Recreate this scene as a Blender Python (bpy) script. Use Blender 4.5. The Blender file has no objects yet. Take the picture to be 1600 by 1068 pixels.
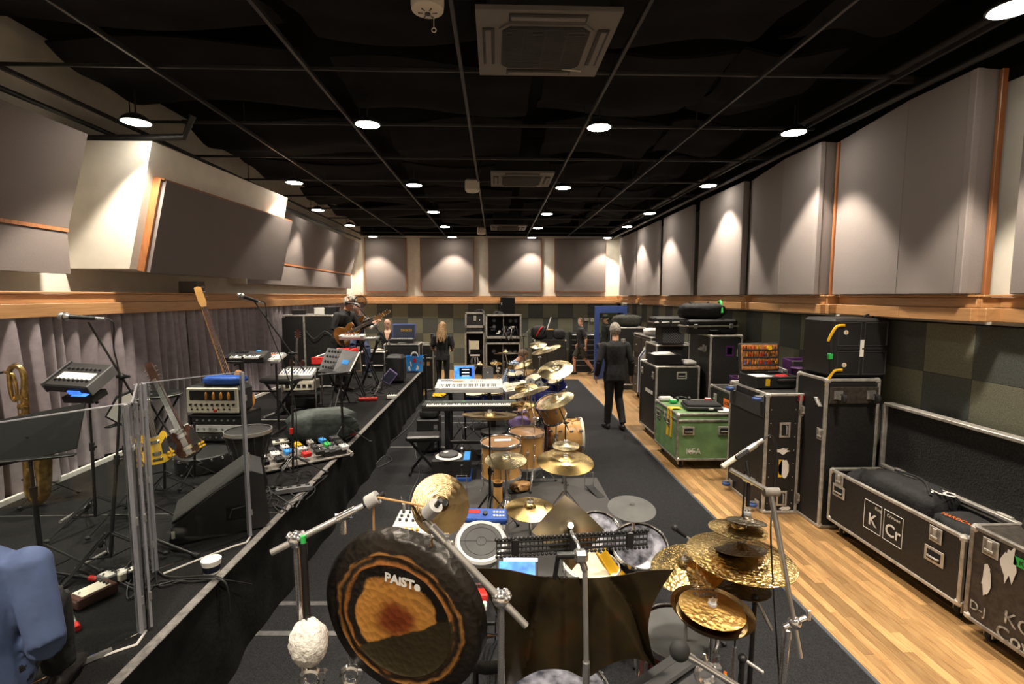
import bpy, math, random
from mathutils import Vector, Matrix, kdtree
random.seed(11)
sc = bpy.context.scene
col = sc.collection
PI = math.pi
R = math.radians
V = Vector

# ------------------------------------------------------------ camera
FPX, EYE = 780.0, 2.4
YAW = math.atan(26 / FPX)
PITCH = math.atan(72 / FPX * math.cos(YAW))
cd = bpy.data.cameras.new('camera')
cd.sensor_width = 36.0
cd.lens = FPX / 1600 * 36
cd.clip_start = 0.05
cam = bpy.data.objects.new('camera', cd)
col.objects.link(cam)
cam.location = (0, 0, EYE)
cam.rotation_euler = (PI / 2 - PITCH, 0, -YAW)
sc.camera = cam
# ------------------------------------------------------------ world, exposure
w = bpy.data.worlds.new('world')
sc.world = w
w.use_nodes = True
w.node_tree.nodes['Background'].inputs[0].default_value = (1.0, .93, .85, 1)
w.node_tree.nodes['Background'].inputs[1].default_value = 0.02
vs = sc.view_settings
vs.view_transform = 'Standard'
vs.look = 'None'
vs.gamma = 1
vs.use_curve_mapping = False
vs.exposure = 0.95
LAMP_WATT = 235
LAMP_COL = (1.0, .885, .73)
SPOT_DEG = 90

# ------------------------------------------------------------ photo pixel -> place
_f = V((math.sin(YAW) * math.cos(PITCH), math.cos(YAW) * math.cos(PITCH), -math.sin(PITCH)))
_r = V((math.cos(YAW), -math.sin(YAW), 0))
_u = _r.cross(_f)
_c = V((0, 0, EYE))
def _ray(x, y): return _f * FPX + _r * (x - 800) - _u * (y - 534)
def pz(x, y, z):
 d = _ray(x, y); return _c + d * ((z - EYE) / d.z)
def py(x, y, Y):
 d = _ray(x, y); return _c + d * (Y / d.y)
def px(x, y, X):
 d = _ray(x, y); return _c + d * (X / d.x)

# ------------------------------------------------------------ materials
MATS = {}
def _nt(name):
 m = bpy.data.materials.new(name); m.use_nodes = True
 nt = m.node_tree
 return m, nt, nt.nodes['Principled BSDF']
def _node(nt, t, **kw):
 n = nt.nodes.new(t)
 for k, v in kw.items(): setattr(n, k, v)
 return n
def c4(c): return (c[0], c[1], c[2], 1)
def mat(name, c, rough=.5, metal=0, var=.15, scale=6, bump=0, bscale=80, spec=.5, emit=0, c2=None, coat=0, detail=4, trans=0):
 if name in MATS: return MATS[name]
 m, nt, p = _nt(name)
 L = nt.links
 tc = _node(nt, 'ShaderNodeTexCoord')
 n = _node(nt, 'ShaderNodeTexNoise'); n.inputs['Scale'].default_value = scale; n.inputs['Detail'].default_value = detail
 L.new(tc.outputs['Object'], n.inputs['Vector'])
 mx = _node(nt, 'ShaderNodeMix', data_type='RGBA')
 a = tuple(x * (1 - var) for x in c); b = c2 or tuple(min(1, x * (1 + var)) for x in c)
 mx.inputs[6].default_value = c4(a); mx.inputs[7].default_value = c4(b)
 rp = _node(nt, 'ShaderNodeMapRange'); rp.inputs[1].default_value = .35; rp.inputs[2].default_value = .65
 L.new(n.outputs[0], rp.inputs[0]); L.new(rp.outputs[0], mx.inputs[0])
 L.new(mx.outputs[2], p.inputs['Base Color'])
 p.inputs['Roughness'].default_value = rough; p.inputs['Metallic'].default_value = metal
 p.inputs['Specular IOR Level'].default_value = spec
 if coat: p.inputs['Coat Weight'].default_value = coat; p.inputs['Coat Roughness'].default_value = .15
 if emit:
  L.new(mx.outputs[2], p.inputs['Emission Color']); p.inputs['Emission Strength'].default_value = emit
 if bump:
  n2 = _node(nt, 'ShaderNodeTexNoise'); n2.inputs['Scale'].default_value = bscale; n2.inputs['Detail'].default_value = 3
  L.new(tc.outputs['Object'], n2.inputs['Vector'])
  bp = _node(nt, 'ShaderNodeBump'); bp.inputs['Strength'].default_value = bump; bp.inputs['Distance'].default_value = .01
  L.new(n2.outputs[0], bp.inputs['Height']); L.new(bp.outputs[0], p.inputs['Normal'])
 MATS[name] = m
 return m
def ramp(nt, stops):
 r = _node(nt, 'ShaderNodeValToRGB')
 e = r.color_ramp.elements
 e[0].position, e[0].color = stops[0][0], c4(stops[0][1])
 e[1].position, e[1].color = stops[-1][0], c4(stops[-1][1])
 for pos, c in stops[1:-1]:
  x = e.new(pos); x.color = c4(c)
 return r
def wood(name, cs, sc_=(3, .5, 3), rough=.4, rand=False, coat=.2, grain=9):
 m, nt, p = _nt(name); L = nt.links
 tc = _node(nt, 'ShaderNodeTexCoord'); mp = _node(nt, 'ShaderNodeMapping')
 mp.inputs['Scale'].default_value = sc_
 L.new(tc.outputs['Object'], mp.inputs[0])
 n = _node(nt, 'ShaderNodeTexNoise'); n.inputs['Scale'].default_value = grain; n.inputs['Detail'].default_value = 6
 src = mp.outputs[0]
 if rand:
  oi = _node(nt, 'ShaderNodeObjectInfo'); ad = _node(nt, 'ShaderNodeVectorMath', operation='MULTIPLY_ADD')
  L.new(oi.outputs['Random'], ad.inputs[0]); ad.inputs[1].default_value = (31, 17, 9); L.new(src, ad.inputs[2]); src = ad.outputs[0]
 L.new(src, n.inputs['Vector'])
 rp = ramp(nt, [(.3, cs[0]), (.5, cs[1]), (.72, cs[2])])
 L.new(n.outputs[0], rp.inputs[0])
 out = rp.outputs[0]
 if rand:
  hs = _node(nt, 'ShaderNodeHueSaturation')
  mr = _node(nt, 'ShaderNodeMapRange'); mr.inputs[3].default_value = .56; mr.inputs[4].default_value = 1.2
  L.new(oi.outputs['Random'], mr.inputs[0]); L.new(mr.outputs[0], hs.inputs['Value']); L.new(out, hs.inputs['Color']); out = hs.outputs[0]
 L.new(out, p.inputs['Base Color'])
 p.inputs['Roughness'].default_value = rough; p.inputs['Coat Weight'].default_value = coat; p.inputs['Coat Roughness'].default_value = .25
 MATS[name] = m
 return m
def metal_disc(name, c, c2, rough=.28, aniso=.75, hammer=0, ring=60, scale=7, metal=1):
 """lathe-turned metal: grooves run round the disc's own axis"""
 m, nt, p = _nt(name); L = nt.links
 tc = _node(nt, 'ShaderNodeTexCoord')
 n = _node(nt, 'ShaderNodeTexNoise'); n.inputs['Scale'].default_value = scale; n.inputs['Detail'].default_value = 5
 L.new(tc.outputs['Object'], n.inputs['Vector'])
 rp = ramp(nt, [(.35, c), (.65, c2)]); L.new(n.outputs[0], rp.inputs[0]); L.new(rp.outputs[0], p.inputs['Base Color'])
 p.inputs['Metallic'].default_value = metal; p.inputs['Roughness'].default_value = rough
 p.inputs['Anisotropic'].default_value = aniso
 tg = _node(nt, 'ShaderNodeTangent', direction_type='RADIAL', axis='Z'); L.new(tg.outputs[0], p.inputs['Tangent'])
 wv = _node(nt, 'ShaderNodeTexWave', wave_type='RINGS', rings_direction='Z'); wv.inputs['Scale'].default_value = ring
 L.new(tc.outputs['Object'], wv.inputs['Vector'])
 bp = _node(nt, 'ShaderNodeBump'); bp.inputs['Strength'].default_value = .06; bp.inputs['Distance'].default_value = .004
 L.new(wv.outputs[0], bp.inputs['Height'])
 last = bp
 if hammer:
  vo = _node(nt, 'ShaderNodeTexVoronoi'); vo.inputs['Scale'].default_value = 55
  L.new(tc.outputs['Object'], vo.inputs['Vector'])
  b2 = _node(nt, 'ShaderNodeBump'); b2.inputs['Strength'].default_value = hammer; b2.inputs['Distance'].default_value = .01
  L.new(vo.outputs[0], b2.inputs['Height']); L.new(bp.outputs[0], b2.inputs['Normal']); last = b2
 L.new(last.outputs[0], p.inputs['Normal'])
 MATS[name] = m
 return m

mat('white_wall', (.74, .69, .60), .8, var=.04, bump=.05)
mat('panel_fabric', (.185, .158, .148), .95, var=.10, scale=240, bump=.35, bscale=420, spec=.1)
mat('panel_fabric_pale', (.27, .235, .225), .95, var=.10, scale=240, bump=.35, bscale=420, spec=.1)
wood('rail_wood', [(.42, .21, .085), (.52, .275, .115), (.58, .32, .14)], (2, .35, 7), .42)
wood('trim_wood', [(.24, .085, .03), (.32, .12, .042), (.38, .15, .055)], (5, 5, .6), .42)
wood('plank_wood', [(.33, .17, .065), (.47, .27, .11), (.56, .345, .15)], (9, .8, 1), .33, rand=True, coat=.35)
mat('black_ceiling', (.006, .006, .0065), .9, var=.2, spec=.2)
mat('cloud_fabric', (.010, .010, .011), .95, var=.25, scale=2, spec=.1)
mat('grid_black', (.02, .019, .018), .45, var=.15)
mat('carpet_black', (.019, .019, .0205), .97, var=.45, scale=150, bump=.5, bscale=260, spec=.15)
mat('stage_carpet', (.012, .0115, .0115), .97, var=.45, scale=140, bump=.5, bscale=240, spec=.15)
mat('carpet_edge', (.05, .056, .066), .8)
mat('rug_grey', (.075, .073, .072), .97, var=.45, scale=190, bump=.5, bscale=260, spec=.1)
mat('skirt_cloth', (.0075, .0072, .007), .95, var=.35, scale=9, bump=.3, bscale=30, spec=.15)
mat('curtain_cloth', (.33, .285, .305), .9, var=.10, scale=14, bump=.2, bscale=160, spec=.15)
mat('tile_green', (.20, .20, .145), .97, var=.24, scale=130, bump=.5, bscale=190, spec=.1)
mat('tile_grey', (.10, .108, .098), .97, var=.24, scale=130, bump=.5, bscale=190, spec=.1)
mat('tile_gap', (.02, .02, .018), .95)
mat('blackm', (.010, .010, .0105), .38, var=.2)
mat('blackp', (.012, .012, .0125), .5, var=.2, bump=.08, bscale=300)
mat('blackflat', (.006, .006, .006), .85, var=.2)
mat('rubber', (.014, .014, .014), .75)
mat('leather', (.012, .012, .0125), .36, var=.25, scale=20, bump=.12, bscale=120)
mat('darkgrey', (.035, .035, .037), .5)
mat('midgrey', (.12, .12, .125), .5)
mat('chrome', (.72, .71, .7), .16, metal=.92, var=.06)
mat('steel', (.52, .51, .49), .32, metal=.8, var=.15)
mat('alu', (.50, .475, .43), .42, metal=.55, var=.2, scale=16)
mat('alu_dark', (.27, .25, .225), .45, metal=.5, var=.3, scale=16)
mat('edge_grey', (.15, .14, .13), .6, var=.3, scale=30)
mat('chalk', (.36, .34, .30), .9, var=.5, scale=45)
mat('case_black', (.013, .0125, .012), .55, var=.35, scale=40, bump=.2, bscale=200)
mat('case_brown', (.038, .03, .024), .6, var=.4, scale=26, bump=.2, bscale=200)
mat('case_green', (.13, .235, .095), .6, var=.22, scale=5)
mat('foam', (.016, .015, .014), .95, var=.5, scale=60, bump=.6, bscale=70)
mat('white', (.72, .70, .66), .5, var=.05)
mat('cream', (.62, .58, .47), .5, var=.06)
mat('paper', (.75, .73, .68), .8, var=.04)
mat('red', (.5, .02, .015), .4)
mat('orange', (.75, .16, .02), .5)
mat('yellow', (.72, .42, .01), .6, var=.1)
mat('blue', (.02, .09, .42), .45)
mat('blue_tape', (.03, .25, .68), .6)
mat('green', (.03, .42, .08), .5)
mat('purple', (.07, .012, .095), .5)
mat('lilac', (.28, .2, .45), .9, var=.3)
mat('screen_blue', (.03, .12, .55), .3, emit=1.6, var=.5, scale=11)
mat('screen_dark', (.006, .008, .014), .2)
mat('screen_white', (.5, .6, .85), .3, emit=1.2)
mat('door_blue', (.045, .078, .25), .45, var=.06)
mat('skin', (.52, .27, .175), .5, var=.07, scale=14)
mat('skin_pale', (.58, .33, .23), .5, var=.06, scale=14)
mat('hair_grey', (.28, .25, .21), .7, var=.5, scale=55, bump=.8, bscale=70)
mat('hair_brown', (.09, .05, .028), .7, var=.5, scale=50, bump=.8, bscale=70)
mat('hair_blonde', (.33, .2, .09), .6, var=.5, scale=40, bump=.8, bscale=60)
mat('cloth_black', (.010, .010, .0105), .8, var=.3, scale=18, bump=.7, bscale=22)
mat('cloth_charcoal', (.017, .017, .018), .88, var=.3, scale=18, bump=.6, bscale=24)
mat('cloth_khaki', (.032, .032, .026), .9, var=.3, scale=18, bump=.25, bscale=60)
mat('denim', (.022, .035, .085), .85, var=.3, scale=20, bump=.2, bscale=120)
mat('shirt_blue', (.06, .09, .19), .85, var=.12, scale=10, bump=.3, bscale=14)
mat('waistcoat', (.012, .017, .04), .8)
mat('shoe', (.016, .014, .013), .45)
mat('coat_green', (.05, .066, .06), .55, var=.3, scale=10, bump=.9, bscale=16)
mat('maple', (.55, .30, .095), .32, var=.14, scale=9, coat=.5)
mat('shell_blue', (.008, .014, .12), .25, coat=.6, var=.4)
mat('shell_dark', (.05, .046, .055), .25, var=.6, scale=9, coat=.6)
mat('shell_red', (.16, .035, .018), .3, coat=.5)
mat('head_coated', (.62, .55, .40), .6, var=.05)
mat('head_clear', (.30, .17, .085), .25, var=.2, coat=.4)
mat('head_dark', (.10, .10, .125), .22, var=.6, scale=13, coat=.5, c2=(.34, .34, .40))
mat('head_grey', (.06, .06, .06), .7)
mat('pad_grey', (.085, .085, .082), .75)
mat('key_white', (.78, .77, .72), .3, var=.03)
mat('silver_plastic', (.56, .56, .55), .4, var=.05)
mat('sunburst', (.42, .17, .03), .25, var=.5, scale=5, coat=.6)
mat('neck_wood', (.42, .23, .09), .4, var=.2, scale=20)
mat('dark_wood', (.05, .018, .012), .35, var=.4, scale=14, coat=.3)
mat('sax_brass', (.50, .34, .12), .3, metal=1, var=.4, scale=18)
mat('bronze_dark', (.15, .105, .055), .38, metal=1, var=.45, scale=14, bump=.12, bscale=50)
mat('fluff', (.72, .69, .63), .98, var=.15, scale=40, bump=1, bscale=60)
mat('felt', (.36, .35, .34), .95)
mat('cable', (.011, .011, .011), .5)
mat('cable_grey', (.06, .06, .06), .5)
mat('tape_white', (.55, .53, .5), .6, var=.12)
mat('tape_grey', (.085, .082, .08), .7, var=.25, scale=20)
mat('lampglow', (1.0, .93, .80), .5, emit=26, var=0)
mat('lamp_case', (.02, .02, .02), .4)
mat('ac_grey', (.13, .118, .11), .5, var=.06)
mat('ac_dark', (.02, .02, .02), .6)
mat('ivory', (.58, .53, .44), .5, var=.05)
metal_disc('cym', (.60, .40, .14), (.76, .56, .25), .24, .88, .05)
metal_disc('cym_pale', (.64, .50, .26), (.80, .68, .42), .25, .88, .05)
metal_disc('cym_hammer', (.62, .42, .14), (.80, .60, .28), .24, .75, .3)
metal_disc('cym_dark', (.20, .14, .075), (.33, .24, .12), .3, .85, .1)
metal_disc('cym_raw', (.085, .07, .05), (.16, .135, .10), .42, .4, .5)
metal_disc('cym_gold', (.60, .33, .09), (.72, .45, .15), .28, .5, .18)

# ------------------------------------------------------------ mesh builder
def frame(d, up=V((0, 0, 1))):
 d = d.normalized()
 if abs(d.dot(up)) > .98: up = V((0, 1, 0)) if abs(d.y) < .9 else V((1, 0, 0))
 x = up.cross(d).normalized(); y = d.cross(x)
 return x, y, d
class MB:
 def __init__(s): s.v, s.f, s.m, s.mi, s.M = [], [], [], 0, None
 def add(s, vs_, fs):
  b = len(s.v)
  if s.M is not None: vs_ = [s.M @ V(p) for p in vs_]
  s.v += [tuple(p) for p in vs_]
  s.f += [tuple(i + b for i in f) for f in fs]
  s.m += [s.mi] * len(fs)
  return s
 def box(s, c, d, ch=0, rz=0, Mx=None):
  hx, hy, hz = d[0] / 2, d[1] / 2, d[2] / 2
  c = V(c)
  M = Mx if Mx is not None else (Matrix.Rotation(rz, 3, 'Z') if rz else None)
  def T(l): return [(c + (M @ V(p))) if M is not None else (c[0] + p[0], c[1] + p[1], c[2] + p[2]) for p in l]
  if ch <= 0:
   vs_ = [(x, y, z) for x in (-hx, hx) for y in (-hy, hy) for z in (-hz, hz)]
   return s.add(T(vs_), [(0, 1, 3, 2), (4, 6, 7, 5), (0, 4, 5, 1), (2, 3, 7, 6), (0, 2, 6, 4), (1, 5, 7, 3)])
  ch = min(ch, hx * .98, hy * .98, hz * .98)
  vs_, ix = [], {}
  for a in (-1, 1):
   for b in (-1, 1):
    for g in (-1, 1):
     for k in range(3):
      q = [a * (hx - ch), b * (hy - ch), g * (hz - ch)]
      q[k] = (a * hx, b * hy, g * hz)[k]
      ix[(a, b, g, k)] = len(vs_); vs_.append(q)
  fs = []
  for a in (-1, 1):
   fs.append([ix[(a, b, g, 0)] for b, g in ((-1, -1), (-1, 1), (1, 1), (1, -1))][::-a])
   fs.append([ix[(b, a, g, 1)] for b, g in ((-1, -1), (-1, 1), (1, 1), (1, -1))][::a])
   fs.append([ix[(b, g, a, 2)] for b, g in ((-1, -1), (-1, 1), (1, 1), (1, -1))][::-a])
   for b in (-1, 1):
    fs.append([ix[(a, b, -1, 0)], ix[(a, b, 1, 0)], ix[(a, b, 1, 1)], ix[(a, b, -1, 1)]][::a * b])
    fs.append([ix[(a, -1, b, 0)], ix[(a, 1, b, 0)], ix[(a, 1, b, 2)], ix[(a, -1, b, 2)]][::-a * b])
    fs.append([ix[(-1, a, b, 1)], ix[(1, a, b, 1)], ix[(1, a, b, 2)], ix[(-1, a, b, 2)]][::a * b])
    for g in (-1, 1):
     fs.append([ix[(a, b, g, 0)], ix[(a, b, g, 1)], ix[(a, b, g, 2)]][::a * b * g])
  return s.add(T(vs_), fs)
 def loft(s, rings, cap=True, closed=False):
  n = len(rings[0]); vs_ = [p for r in rings for p in r]; fs = []
  m = len(rings)
  for k in range(m if closed else m - 1):
   a, b = k * n, ((k + 1) % m) * n
   for i in range(n):
    j = (i + 1) % n
    fs.append((a + i, a + j, b + j, b + i))
  if cap and not closed:
   fs.append(tuple(range(n))[::-1]); fs.append(tuple((m - 1) * n + i for i in range(n)))
  return s.add(vs_, fs)
 def cyl(s, p0, p1, r0, r1=None, n=12, cap=True):
  p0, p1 = V(p0), V(p1); r1 = r0 if r1 is None else r1
  if (p1 - p0).length < 1e-6: return s
  x, y, d = frame(p1 - p0)
  return s.loft([[p + (x * math.cos(t) + y * math.sin(t)) * r for t in [2 * PI * i / n for i in range(n)]] for p, r in ((p0, r0), (p1, r1))], cap)
 def tube(s, pts, r, n=8, closed=False, cap=True):
  pts = [V(p) for p in pts]; m = len(pts); rings = []
  x = None
  for k in range(m):
   if closed: d = pts[(k + 1) % m] - pts[k - 1]
   else: d = pts[min(k + 1, m - 1)] - pts[max(k - 1, 0)]
   if d.length < 1e-9: d = V((0, 0, 1))
   d.normalize()
   if x is None: x = frame(d)[0]
   else:
    x = x - d * x.dot(d)
    x = x.normalized() if x.length > 1e-6 else frame(d)[0]
   y = d.cross(x); rr = r[k] if isinstance(r, (list, tuple)) else r
   rings.append([pts[k] + (x * math.cos(t) + y * math.sin(t)) * rr for t in [2 * PI * i / n for i in range(n)]])
  return s.loft(rings, cap, closed)
 def lathe(s, prof, o=(0, 0, 0), ax=(0, 0, 1), n=24, sx=1, sy=1, cap=True):
  o = V(o); x, y, d = frame(V(ax))
  rings = [[o + d * z + (x * (sx * math.cos(t)) + y * (sy * math.sin(t))) * max(r, 1e-4) for t in [2 * PI * i / n for i in range(n)]] for r, z in prof]
  return s.loft(rings, cap)
 def sph(s, c, r, n=14, m=9, Mx=None):
  if not isinstance(r, (tuple, list)): r = (r, r, r)
  c = V(c); rings = []
  for k in range(m + 1):
   a = -PI / 2 + PI * k / m
   ca, sa = max(math.cos(a), .02), math.sin(a)
   ring = []
   for i in range(n):
    t = 2 * PI * i / n
    q = V((r[0] * ca * math.cos(t), r[1] * ca * math.sin(t), r[2] * sa))
    ring.append(c + ((Mx @ q) if Mx is not None else q))
   rings.append(ring)
  return s.loft(rings, True)
 def prism(s, pts, t, o=(0, 0, 0), X=(1, 0, 0), Y=(0, 1, 0)):
  """flat outline (list of 2-D points) given thickness t along X x Y, centred"""
  o, X, Y = V(o), V(X), V(Y); N = X.cross(Y).normalized()
  n = len(pts)
  a = [o + X * p[0] + Y * p[1] - N * t / 2 for p in pts]; b = [q + N * t for q in a]
  fs = [tuple(range(n))[::-1], tuple(range(n, 2 * n))] + [(i, (i + 1) % n, n + (i + 1) % n, n + i) for i in range(n)]
  return s.add(a + b, fs)
 def sheet(s, fn, nu, nv, t=.01):
  """a surface fn(u, v) with thickness t"""
  P = [[V(fn(i / nu, j / nv)) for j in range(nv + 1)] for i in range(nu + 1)]
  top, bot = [], []
  for i in range(nu + 1):
   for j in range(nv + 1):
    a = P[min(i + 1, nu)][j] - P[max(i - 1, 0)][j]; b = P[i][min(j + 1, nv)] - P[i][max(j - 1, 0)]
    n = a.cross(b); n = n.normalized() if n.length > 1e-9 else V((0, 0, 1))
    top.append(P[i][j] + n * t / 2); bot.append(P[i][j] - n * t / 2)
  W = nv + 1; N = len(top); fs = []
  for i in range(nu):
   for j in range(nv):
    a = i * W + j
    fs.append((a, a + W, a + W + 1, a + 1)); fs.append((N + a, N + a + 1, N + a + W + 1, N + a + W))
  rim = [i * W for i in range(nu + 1)] + [nu * W + j for j in range(1, W)] + [i * W + nv for i in range(nu - 1, -1, -1)] + [j for j in range(nv - 1, 0, -1)]
  for k in range(len(rim)):
   a, b = rim[k], rim[(k + 1) % len(rim)]
   fs.append((b, a, N + a, N + b))
  return s.add(top + bot, fs)
 def build(s, name, m, parent=None, world=False, smooth=True, ang=38):
  me = bpy.data.meshes.new(name)
  vs_ = s.v
  if world and parent is not None:
   Mi = wmat(parent).inverted()
   vs_ = [tuple(Mi @ V(p)) for p in vs_]
  me.from_pydata(vs_, [], s.f)
  ms = m if isinstance(m, (list, tuple)) else [m]
  for k in ms: me.materials.append(MATS[k] if isinstance(k, str) else k)
  if len(ms) > 1: me.polygons.foreach_set('material_index', s.m)
  if smooth:
   me.shade_smooth(); me.set_sharp_from_angle(angle=R(ang))
  me.update()
  return link(name, me, parent)
def wmat(o):
 M = o.matrix_basis.copy()
 return wmat(o.parent) @ M if o.parent else M
def link(name, me, parent=None, loc=None, rot=None):
 o = bpy.data.objects.new(name, me); col.objects.link(o)
 if parent is not None: o.parent = parent
 if loc is not None: o.location = loc
 if rot is not None: o.rotation_euler = rot
 return o
def tag(o, label, cat, group=None, kind=None):
 o['label'] = label; o['category'] = cat
 if group: o['group'] = group
 if kind: o['kind'] = kind
 return o
def thing(name, label, cat, loc=(0, 0, 0), rz=0, group=None, rot=None):
 o = bpy.data.objects.new(name, None); col.objects.link(o)
 o.empty_display_size = .1
 o.location = loc; o.rotation_euler = rot if rot else (0, 0, rz)
 return tag(o, label, cat, group)
def aim(o, z, x=(1, 0, 0)):
 """turn o so that its local z points along z, local x roughly along x"""
 z = V(z).normalized(); x = V(x); x = (x - z * x.dot(z)).normalized(); y = z.cross(x)
 o.rotation_euler = Matrix((x, y, z)).transposed().to_euler()
 return o
def struct(o):
 o['kind'] = 'structure'; return o
def stuff(o):
 o['kind'] = 'stuff'; return o
def copy_tree(o, parent=None):
 c = o.copy(); col.objects.link(c); c.parent = parent
 for ch in list(o.children): copy_tree(ch, c)
 return c
def bez(p, n=16):
 """smooth path through points (Catmull-Rom)"""
 p = [V(q) for q in p]; out = []
 for i in range(len(p) - 1):
  a, b, c, d = p[max(i - 1, 0)], p[i], p[i + 1], p[min(i + 2, len(p) - 1)]
  for k in range(n):
   t = k / n
   out.append(.5 * ((2 * b) + (c - a) * t + (2 * a - 5 * b + 4 * c - d) * t * t + (3 * b - a - 3 * c + d) * t ** 3))
 out.append(p[-1]); return out
def text(body, size, name, m, parent, loc, X, Y, depth=.001, align='CENTER', bold=0, sx=1):
 cu = bpy.data.curves.new('t', 'FONT'); cu.body = body; cu.size = size; cu.align_x = align; cu.align_y = 'CENTER'
 cu.extrude = depth; cu.offset = bold; cu.resolution_u = 3
 t = bpy.data.objects.new('t', cu); col.objects.link(t)
 dg = bpy.context.evaluated_depsgraph_get()
 me = bpy.data.meshes.new_from_object(t.evaluated_get(dg))
 bpy.data.objects.remove(t); bpy.data.curves.remove(cu)
 X, Y = V(X).normalized(), V(Y).normalized(); N = X.cross(Y); loc = V(loc)
 for v in me.vertices: v.co = loc + X * (v.co.x * sx) + Y * v.co.y + N * v.co.z
 me.materials.clear(); me.materials.append(MATS[m])
 return link(name, me, parent)
def cable(pts, r=.004, label='black cable', m='cable', name='cable', group=None, n=6, k=10):
 mb = MB(); mb.tube(bez(pts, k), r, n)
 return tag(mb.build(name, m), label, 'cable', group)

# ============================================================ THE SETTING
YB, XL, XR = 16.2, -4.55, 4.1          # back wall, left wall, right wall
GZ = 4.3                               # ceiling grid height
YN = -3.2                              # wall behind the camera
def mat_far_planks():
 m, nt, p = _nt('far_planks'); L = nt.links
 tc = _node(nt, 'ShaderNodeTexCoord'); mp = _node(nt, 'ShaderNodeMapping'); mp.inputs['Rotation'].default_value = (0, 0, PI / 2)
 L.new(tc.outputs['Object'], mp.inputs[0])
 b = _node(nt, 'ShaderNodeTexBrick'); b.inputs['Scale'].default_value = 1
 b.inputs['Brick Width'].default_value = .9; b.inputs['Row Height'].default_value = .07; b.inputs['Mortar Size'].default_value = .0012
 b.inputs['Color1'].default_value = (.52, .33, .16, 1); b.inputs['Color2'].default_value = (.34, .19, .08, 1); b.inputs['Mortar'].default_value = (.16, .08, .03, 1)
 L.new(mp.outputs[0], b.inputs['Vector'])
 n = _node(nt, 'ShaderNodeTexNoise'); n.inputs['Scale'].default_value = 3; L.new(tc.outputs['Object'], n.inputs['Vector'])
 mx = _node(nt, 'ShaderNodeMix', data_type='RGBA', blend_type='MULTIPLY'); mx.inputs[0].default_value = .25
 L.new(b.outputs[0], mx.inputs[6]); L.new(n.outputs[0], mx.inputs[7]); L.new(mx.outputs[2], p.inputs['Base Color'])
 p.inputs['Roughness'].default_value = .33; p.inputs['Coat Weight'].default_value = .35; p.inputs['Coat Roughness'].default_value = .25
 MATS['far_planks'] = m
mat_far_planks()
floor = struct(MB().box(((XL + XR) / 2, (YB + YN) / 2, -.054), (XR - XL + .6, YB - YN + .6, .1)).build('floor', 'far_planks', smooth=False))
pm = {}
for L_ in (.5, .7, .9, 1.1):
 pm[L_] = MB().box((0, 0, -.002), (.0685, L_ - .0015, .004), .0008).build('plank', 'plank_wood', floor)
first = dict.fromkeys(pm, True)
for i in range(24):
 y = 2.3 + random.random() * .5; x = 2.33 + i * .07 + .035
 while y < 7.0:
  L_ = random.choice(list(pm)); o = pm[L_]
  if first[L_]: first[L_] = False
  else: o = link('plank', pm[L_].data, floor)
  o.location = (x, y + L_ / 2, 0); y += L_

ceiling = struct(MB().box(((XL + XR) / 2, (YB + YN) / 2, 5.05), (XR - XL + .6, YB - YN + .6, .1)).build('ceiling', 'black_ceiling', smooth=False))
def cloud(x0, x1, y0, y1, z, sag, ph):
 mb = MB()
 mb.sheet(lambda u, v: (x0 + (x1 - x0) * u, y0 + (y1 - y0) * v, z - sag * math.sin(PI * v) - .05 * math.sin(u * 5 + ph) + .03 * math.sin(v * 11 + ph)), 14, 12, .03)
 mb.build('ceiling_cloud', 'cloud_fabric', ceiling)
k = 0
for y0 in (1.2, 3.0, 4.75, 6.6, 8.5, 10.4, 12.3, 14.2):
 for x0, x1 in ((-4.0, -1.75), (-1.45, .35), (.6, 2.2), (2.35, 3.3)):
  k += 1
  cloud(x0 + .1 * math.sin(k), x1, y0 + .1 * math.sin(k * 2.1), y0 + 1.45, 4.62 + .05 * math.sin(k * 1.7), .11, k)

# ---- walls
wall_back = struct(MB().box((0, YB + .1, 2.5), (9.4, .2, 5.2)).build('wall_back', 'white_wall', smooth=False))
wall_front = struct(MB().box((0, YN - .1, 2.5), (9.4, .2, 5.2)).build('wall_front', 'white_wall', smooth=False))
wall_left = struct(MB().box((XL - .1, (YB + YN) / 2, 2.5), (.2, YB - YN, 5.2)).build('wall_left', 'white_wall', smooth=False))
wall_right = struct(MB().box((XR + .1, (YB + YN) / 2, 2.5), (.2, YB - YN, 5.2)).build('wall_right', 'white_wall', smooth=False))
MB().box((XR - .012, (YB + YN) / 2, 4.55), (.02, YB - YN, .9)).build('dark_band', 'black_ceiling', wall_right, smooth=False)
MB().box((0, YB - .012, 4.66), (8.5, .02, .72)).build('dark_band', 'black_ceiling', wall_back, smooth=False)
TS = .486
rows = [(2.15, 1.686), (1.686, 1.2), (1.2, .714), (.714, .228), (.228, .0)]
MB().box((0, YB - .004, 1.08), (9.1, .008, 2.16)).build('tile_backing', 'tile_gap', wall_back, smooth=False)
MB().box((XR - .004, 6.6, 1.08), (.008, 19.2, 2.16)).build('tile_backing', 'tile_gap', wall_right, smooth=False)
tmesh = {}
def tile(wall, x, y, z0, z1, c, axis):
 h = round(z0 - z1, 3); key = (h, c, axis)
 if key not in tmesh:
  d = (TS - .003, .012, h - .003) if axis == 'x' else (.012, TS - .003, h - .003)
  o = MB().box((0, 0, 0), d, .002).build('carpet_tile', ('tile_green', 'tile_grey')[c], wall); tmesh[key] = o.data
 else: o = link('carpet_tile', tmesh[key], wall)
 o.location = (x, y, (z0 + z1) / 2)
x00 = py(660.9, 500, YB).x
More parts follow.
